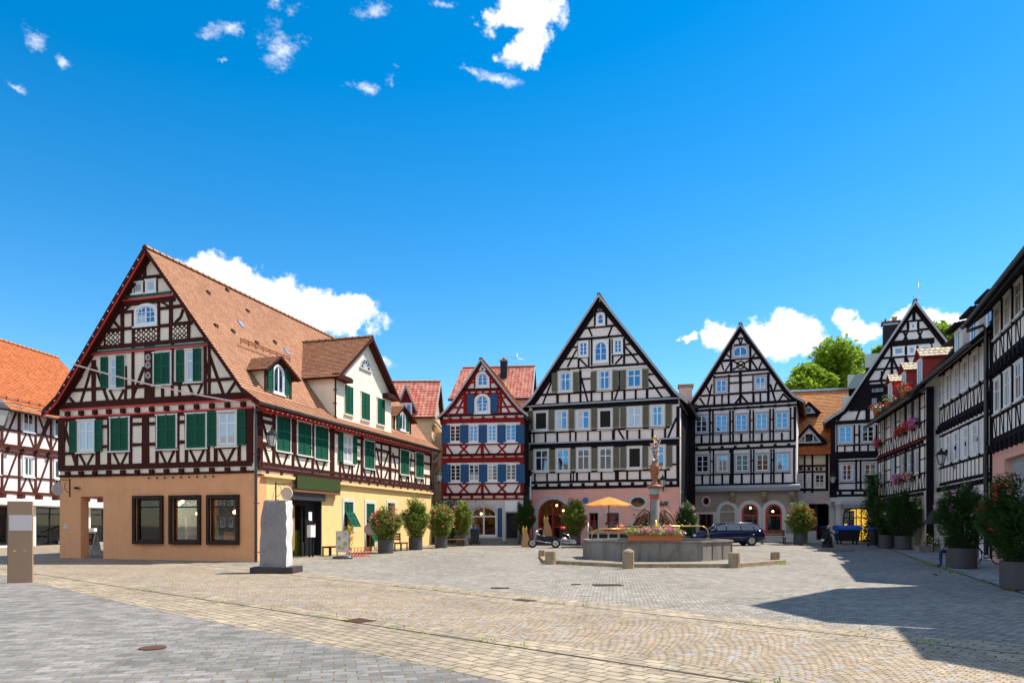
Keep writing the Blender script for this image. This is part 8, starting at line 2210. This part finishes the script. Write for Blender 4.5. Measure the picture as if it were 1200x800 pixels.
# ============================================================ people
def skin_mesh(pts, edges, rad, sub=2):
    me = bpy.data.meshes.new('skel'); me.from_pydata(pts, edges, []); ob = bpy.data.objects.new('skel', me); COL.objects.link(ob)
    sk = ob.modifiers.new('s', 'SKIN'); sk.use_smooth_shade = True
    for i, v in enumerate(me.skin_vertices[0].data): v.radius = (rad[i], rad[i] * .92) if not isinstance(rad[i], tuple) else rad[i]; v.use_root = (i == 0)
    ss = ob.modifiers.new('u', 'SUBSURF'); ss.levels = sub; ss.render_levels = sub
    dg = bpy.context.evaluated_depsgraph_get(); out = bpy.data.meshes.new_from_object(ob.evaluated_get(dg))
    bpy.data.objects.remove(ob); bpy.data.meshes.remove(me)
    return out
def seated_person(loc, rz, label, shirt, trousers, seat=.46, lean=.05, legs=True, grp=None):
    """local frame: faces -Y, seat height given; one continuous body"""
    s = seat; hip = s + .10
    P = [(0, 0, hip), (0, lean * .5 + .0, hip + .18), (0, lean, hip + .38), (0, lean, hip + .50), (0, lean - .01, hip + .58), (0, lean - .03, hip + .68), (0, lean - .04, hip + .78)]
    rad = [(.15, .12), (.14, .11), (.17, .12), (.09, .09), .055, (.085, .10), (.075, .085)]
    E = [(0, 1), (1, 2), (2, 3), (3, 4), (4, 5), (5, 6)]
    for sd in (-1, 1):
        b = len(P)
        P += [(sd * .10, -.04, hip - .01), (sd * .13, -.26, hip + .0), (sd * .14, -.46, hip - .02), (sd * .14, -.47, hip - .28), (sd * .14, -.44, .09), (sd * .15, -.52, .05), (sd * .16, -.64, .04)]
        rad += [.10, .085, .068, .06, .042, .045, .035]; E += [(0, b)] + [(b + i, b + i + 1) for i in range(6)]
        b = len(P)
        P += [(sd * .19, lean, hip + .45), (sd * .24, lean - .02, hip + .28), (sd * .25, lean - .06, hip + .15), (sd * .22, -.16, hip + .10), (sd * .17, -.30, hip + .09), (sd * .155, -.36, hip + .085)]
        rad += [.06, .05, .043, .038, .028, .034]; E += [(2, b)] + [(b + i, b + i + 1) for i in range(5)]
        hb = b + 5
    me = skin_mesh(P, E, rad)
    # fingers: five short chains from each palm
    bm = bmesh.new(); bm.from_mesh(me)
    for sd in (-1, 1):
        for k, (dx, l) in enumerate(((-.028, .06), (-.010, .072), (.009, .068), (.027, .055), (-.04, .045))):
            base = (sd * (.155) + dx, -.375 if k < 4 else -.345, hip + .085)
            dirx = 0 if k < 4 else -.03 * 1
            q = [base, (base[0] + dirx, base[1] - l * .55, base[2] - .006), (base[0] + dirx * 1.3, base[1] - l * .9, base[2] - .03)]
            fm = skin_mesh(q, [(0, 1), (1, 2)], [.0095, .0085, .007], 1); bm.from_mesh(fm); bpy.data.meshes.remove(fm)
    # face features: nose, ears
    bm.to_mesh(me); bm.free(); me.name = 'person'
    for mname in (shirt, trousers, 'skin', 'shoe'): me.materials.append(MATS[mname])
    for p in me.polygons:
        c = p.center; p.use_smooth = True
        if c.z > hip + .535: k = 2
        elif c.z < .105 and c.y < -.38: k = 3
        elif (c.z < hip + .05 and (c.y < -.05 or c.z < hip - .0)) and not (abs(c.x) > .12 and c.y < -.22 and c.z > hip + .055): k = 1
        elif c.y < -.10 and c.z > hip + .045: k = 2
        else: k = 0
        if c.z < hip + .03 and k == 0: k = 1
        p.material_index = k
    o = hang(me, 'person', None, loc, rz); tag(o, label, 'person', grp)
    hd = (0, lean - .04, hip + .76)
    h = MB(); h.mat('hair'); h.ball((hd[0], hd[1] + .022, hd[2] + .03), .112, 8, 1.0, .88, 1.0); h.build('hair', o)
    f = MB(); f.mat('skin'); f.ball((0, hd[1] - .105, hd[2] - .03), .020, 5, 1.5); 
    for sd in (-1, 1): f.ball((sd * .085, hd[1] - .0, hd[2] - .02), .025, 5, 1.3, .5)
    f.mat('hair')
    for sd in (-1, 1): f.ball((sd * .033, hd[1] - .095, hd[2] + .005), .009, 4)
    f.mat('petal_rose').box(-.024, .024, hd[1] - .100, hd[1] - .090, hd[2] - .072, hd[2] - .064); f.build('face', o)
    return o
# sitting on a stool behind the shaded shrub: only the jeans and a shoe show
x, y = at(1116, 25.9)
seated_person((x, y, 0.006), R(-62), 'person in dark jacket, blue jeans and brown shoes sitting half hidden behind the shaded shrub', 'shirt_dark', 'denim')
e = empty('stool', (x, y, .006), R(-62), 'plain wooden stool under the seated person behind the shaded shrub', 'stool')
m = MB(); m.mat('wood_bench').box(-.2, .2, -.14, .22, .40, .45); m.build('seat', e, bevel=.01)
for sx in (-.16, .16):
    for sy in (-.08, .17): q = MB(); q.mat('wood_bench').box(sx - .02, sx + .02, sy - .02, sy + .02, 0, .40); q.build('leg', e)
for px_, lab, rr in ((711.5, 'person in a red shirt seated at the left of the cafe table under the parasol', R(35)), (722.5, 'person in a red shirt seated nearer the fountain scrolls under the parasol', R(-30))):
    x, y = at(px_, 43.9); seated_person((x, y, ground_z(y)), rr, lab, 'shirt_red', 'denim', seat=.50)
    e = empty('cafe_chair', (x, y, ground_z(y)), rr, 'red cafe chair carrying the ' + ('left' if px_ < 715 else 'right') + ' person in a red shirt', 'chair')
    s = MB(); s.mat('red_paint').box(-.2, .2, -.18, .22, .44, .48); s.build('seat', e); b = MB(); b.mat('red_paint').box(-.2, .2, .22, .25, .60, .95); b.build('backrest', e)
    for sx in (-.18, .18):
        for sy in (-.16, .22): q = MB(); q.mat('metal_dark').box(sx - .015, sx + .015, sy - .015, sy + .015, 0, .44 if sy < 0 else .7); q.build('leg', e)

# ============================================================ right side small things
def bicycle():
    Y = 27.3; x, y = at(1156, Y); e = empty('bicycle', (x, y, .006), R(8), 'dark bicycle leaning in the shade between the two shrubs', 'bicycle')
    for cxx in (-.52, .52):
        w = MB(); w.mat('tyre'); w.tube([(cxx + .33 * math.cos(a), 0, .34 + .33 * math.sin(a)) for a in [k * math.pi / 14 for k in range(29)]], .022, 6, cap=False)
        w.mat('steel')
        for k in range(14): a = k * math.pi / 7; w.tube([(cxx, 0, .34), (cxx + .32 * math.cos(a), 0, .34 + .32 * math.sin(a))], .003, 3)
        w.tube([(cxx, -.04, .34), (cxx, .04, .34)], .03, 8); w.build('wheel', e)
    f = MB(); f.mat('metal_dark')
    for a, b in (((-.52, .34), (-.42, .85)), ((-.42, .80), (.12, .82)), ((-.40, .72), (.0, .30)), ((.0, .30), (.14, .90)), ((.0, .30), (.52, .34)), ((.12, .80), (.52, .34)), ((-.42, .85), (-.40, .98))): f.tube([(a[0], 0, a[1]), (b[0], 0, b[1])], .018, 6)
    f.build('frame', e); h = MB(); h.mat('tyre').tube([(-.40, -.28, 1.0), (-.42, 0, .98), (-.40, .28, 1.0)], .016, 6); h.build('handlebar', e)
    s = MB(); s.mat('tyre').ball((.15, 0, .93), .12, 6, .3, 1.1, .6); s.build('saddle', e)
    p = MB(); p.mat('steel').tube([(0, -.09, .3), (0, .09, .3)], .07, 10); p.box(.1, .2, -.14, -.09, .17, .19); p.box(-.2, -.1, .09, .14, .41, .43); p.build('pedals', e)
bicycle()
def pot_small(px, py, r_, h_, lab, petal, seed, pot='terracotta', base=0.0):
    d = py - HOR; Y = 1260 / d if d > 45 else 1554 / (d + 10.5); x, y = at(px, Y)
    e = empty('flower_pot', (x, y, ground_z(y) + .006), seed, lab, 'flower pot', 'small pots on the shaded footway')
    b = MB(); b.mat(pot).lathe((0, 0), [(r_ * .7, 0), (r_, h_), (r_ * 1.1, h_), (r_ * 1.1, h_ + .04), (r_ * .9, h_ + .03)], 14); b.build('pot', e)
    r = random.Random(seed); g = MB(); g.mat('leaf_dark'); f = MB(); f.mat(petal)
    for k in range(160): blade(g, (r.gauss(0, r_ * .7), r.gauss(0, r_ * .7), h_ + abs(r.gauss(0, r_))), r, .13, .05)
    for k in range(24): blossom(f, (r.gauss(0, r_ * .9), r.gauss(0, r_ * .9), h_ + r_ * .5 + abs(r.gauss(0, r_))), r, .05)
    g.build('leaves', e, recalc=False); f.build('blossoms', e, recalc=False)
pot_small(1083, 643, .20, .30, 'terracotta pot with pale blossoms at the step of the flowered house', 'petal_white', 1)
pot_small(1090, 645.5, .24, .30, 'low pot with cream flowers beside the grey trough', 'petal_yellow', 2)
pot_small(1094, 640, .20, .62, 'taller pot with red flowers at the doorway of the flowered house', 'petal_red', 3)
pot_small(1097, 646.5, .17, .26, 'small terracotta pot with white flowers in front of the doorway', 'petal_white', 4)
pot_small(1101, 642, .22, .8, 'tall grey pot with rose blossoms just left of the seated person', 'petal_rose', 5, 'pot_grey')
pot_small(1047, 640, .22, .5, 'pale stone pot between the bins and the broad dark shrub', 'petal_white', 6, 'stone_pale')
def trough():
    x, y = at(1087, 37.0); m = MB(); m.mat('slab_dark'); m.mats = ['concrete']; m.box(-.55, .55, -.2, .2, 0, .3); m.box(-.5, .5, -.15, .15, .3, .32); o = m.build('stone_trough', None, loc=(x, y, ground_z(y)), bevel=.02); tag(o, 'long grey stone trough among the small pots', 'trough')
trough()
def bronze_group():
    Y = 1554 / (645.5 - HOR + 10.5); x, y = at(979, Y)
    m = MB(); m.mat('concrete').box(-.82, .82, -.32, .32, 0, .2); o = m.build('stone_slab', None, loc=(x, y, ground_z(y)), rz=R(-2), bevel=.02); tag(o, 'long flat stone slab lying at the edge of the shade', 'slab')
    r = random.Random(12)
    e = empty('bronze_sculpture', (x - .42, y, ground_z(y) + .2), 0, 'small dark bronze group with pale highlights on the left end of the slab', 'sculpture')
    b = MB(); b.mat('metal_dark'); b.lathe((0, 0), [(.30, 0), (.30, .12), (.2, .2)], 10)
    b.tube([(-.15, 0, .15), (-.12, 0, .5), (0, 0, .75), (.05, 0, .95)], [.12, .15, .13, .06], 10); b.tube([(.12, 0, .15), (.15, 0, .45), (.05, 0, .65)], [.1, .12, .09], 10); b.tube([(0, -.05, .8), (-.25, -.1, .65), (-.32, -.15, .42)], .045, 7); b.tube([(.05, -.05, .8), (.3, -.1, .75), (.36, -.12, .55)], .045, 7)
    b.build('figures', e); h = MB(); h.mat('copper_brown').ball((.06, 0, 1.06), .10, 7); h.mat('gold').ball((.3, -.1, .8), .07, 6); h.mat('petal_white').ball((-.3, -.12, .4), .08, 6); h.build('heads', e)
    Y = 1554 / (636 - HOR + 10.5); x, y = at(953, Y)
    m = MB(); m.mat('stone_pale').box(-.42, .42, -.3, .3, 0, .22); m.box(-.3, .15, -.2, .2, .22, .85); o = m.build('pale_stone_block', None, loc=(x, y, ground_z(y)), bevel=.03); tag(o, 'pale stone block with an upright back beside the gateway shrub', 'stone block')
bronze_group()
def shop_shade():
    x, y = at(1094, 36.4)
    m = MB(); m.mat('shirt_dark'); e = empty('garden_parasol', (x, y, ground_z(y)), 0, 'small dark folded parasol beside the doorway of the flowered house', 'parasol')
    c = MB(); c.mat('shirt_dark').lathe((0, 0), [(.02, 2.2), (.32, 1.75), (.5, 1.45)], 8, smooth=False); c.build('canopy', e, recalc=False); p = MB(); p.mat('metal_dark').tube([(0, 0, 0), (0, 0, 2.25)], .02, 6); p.build('pole', e)
shop_shade()
# covers and gratings in the paving
def cover(px, py, w, d, label, rnd=True, rz=0, mat='plate_brown'):
    Y = 1260 / (py - HOR) if py - HOR > 45 else 1554 / (py - HOR + 10.5); x, y = at(px, Y); m = MB(); m.mat(mat)
    if rnd: m.lathe((0, 0), [(w, 0), (w, .004), (w * .9, .006)], 24, smooth=False)
    else:
        m.box(-w, w, -d, d, 0, .006)
        for k in range(8): m.box(-w + .02 + k * w / 4.2, -w + .05 + k * w / 4.2, -d + .02, d - .02, .006, .009)
    o = m.build('manhole_cover' if rnd else 'drain_grate', None, loc=(x, y, ground_z(y) + .011), rz=rz); tag(o, label, 'manhole cover' if rnd else 'drain')
cover(179, 759.5, .155, 0, 'small round rust-brown cover in the grey slabs at the lower left')
cover(420, 727.5, .22, .18, 'brown grate on the gutter line left of centre', False, R(-42))
cover(712, 685.5, .36, .22, 'dark rectangular grate in the grey setts in front of the fountain', False, R(5), 'joint_dark')
cover(675, 684.8, .12, .10, 'tiny dark plate left of the rectangular grate', False, 0)
cover(615, 703.5, .22, .13, 'brown plate at the edge of the tan road near the middle', False, R(-45))
cover(586, 689, .22, .10, 'narrow dark plate right of the stone sculpture', False, 0)
cover(838, 642, .4, .2, 'dark plate in the setts left of the fountain step', False, 0, 'joint_dark')
def leaf_litter():
    Y = 21.2; x, y = at(1097, Y); m = MB(); m.mat('copper_brown'); r = random.Random(1)
    for i in range(7): blade(m, (r.uniform(-.12, .12), r.uniform(-.1, .1), .03), r, .14, .1)
    tag(m.build('dry_leaf', None, loc=(x, y, 0), recalc=False), 'dry brown leaves lying on the shaded setts', 'leaf')
leaf_litter()

def weeds():
    """grass and moss tufts in the joints"""
    r = random.Random(17); m = MB()
    def tuft(x, y, s, n):
        for k in range(n):
            m.mat('leaf_lime' if r.random() < .45 else 'leaf_oleander'); blade(m, (x + r.gauss(0, s), y + r.gauss(0, s * .6), ground_z(y) + .01), r, .05 + r.random() * .05, .016)
    for i in range(26):
        y = r.uniform(14, 34); tuft(4.76 + .41 * y + r.gauss(0, .05), y, .16, 34)
    for i in range(20):
        x = r.uniform(-9, 6); tuft(x, 8.84 - .9 * x + r.gauss(0, .05), .10, 14)
    for i in range(16):
        x = r.uniform(-4, 6); tuft(x, 14.5 - 1.05 * x + r.gauss(0, .05), .10, 14)
    for i in range(34):
        a = R(r.uniform(200, 340)); q = 5.0; tuft(5.98 + q * math.cos(a) * 1.02, 30.05 + q * math.sin(a) * 1.02, .12, 16)
    for i in range(18):
        tuft(r.uniform(-6, 2), r.uniform(28, 40), .12, 12)
    for i in range(8):
        y = 31 + i * 1.7; tuft(-8.0 + .2917 * (y - 31) + r.gauss(0, .1), y, .15, 20)
    tag(m.build('weeds', None, recalc=False), kind='stuff')
weeds()

def fountain_flowers():
    r = random.Random(31); cx, cy = 5.98, 30.05; z0 = ground_z(cy) + .10
    e = empty('flower_arrangement', (cx, cy, z0), 0, 'ring of yellow, red, white and pink flowers around the foot of the fountain column', 'flowers')
    t = MB(); t.mat('slab_dark').lathe((0, 0), [(.55, .62), (1.12, .80), (1.15, .98), (1.05, .98), (.55, .9)], 24); t.build('planter_ring', e)
    g = MB(); f = MB()
    for i in range(1500):
        a = r.uniform(0, 6.28); q = r.uniform(.45, 1.25); g.mat('leaf_oleander' if r.random() < .6 else 'leaf_dark'); blade(g, (q * math.cos(a), q * math.sin(a), .95 + r.random() * .42 * (1.35 - q)), r, .12, .05)
    for i in range(260):
        a = r.uniform(0, 6.28); q = r.uniform(.5, 1.28); f.mat(r.choice(['petal_yellow', 'petal_yellow', 'petal_red', 'petal_white', 'petal_magenta', 'orange_paint'])); blossom(f, (q * math.cos(a), q * math.sin(a), 1.02 + r.random() * .45 * (1.4 - q)), r, .055)
    g.build('leaves', e, recalc=False); f.build('blossoms', e, recalc=False)
fountain_flowers()
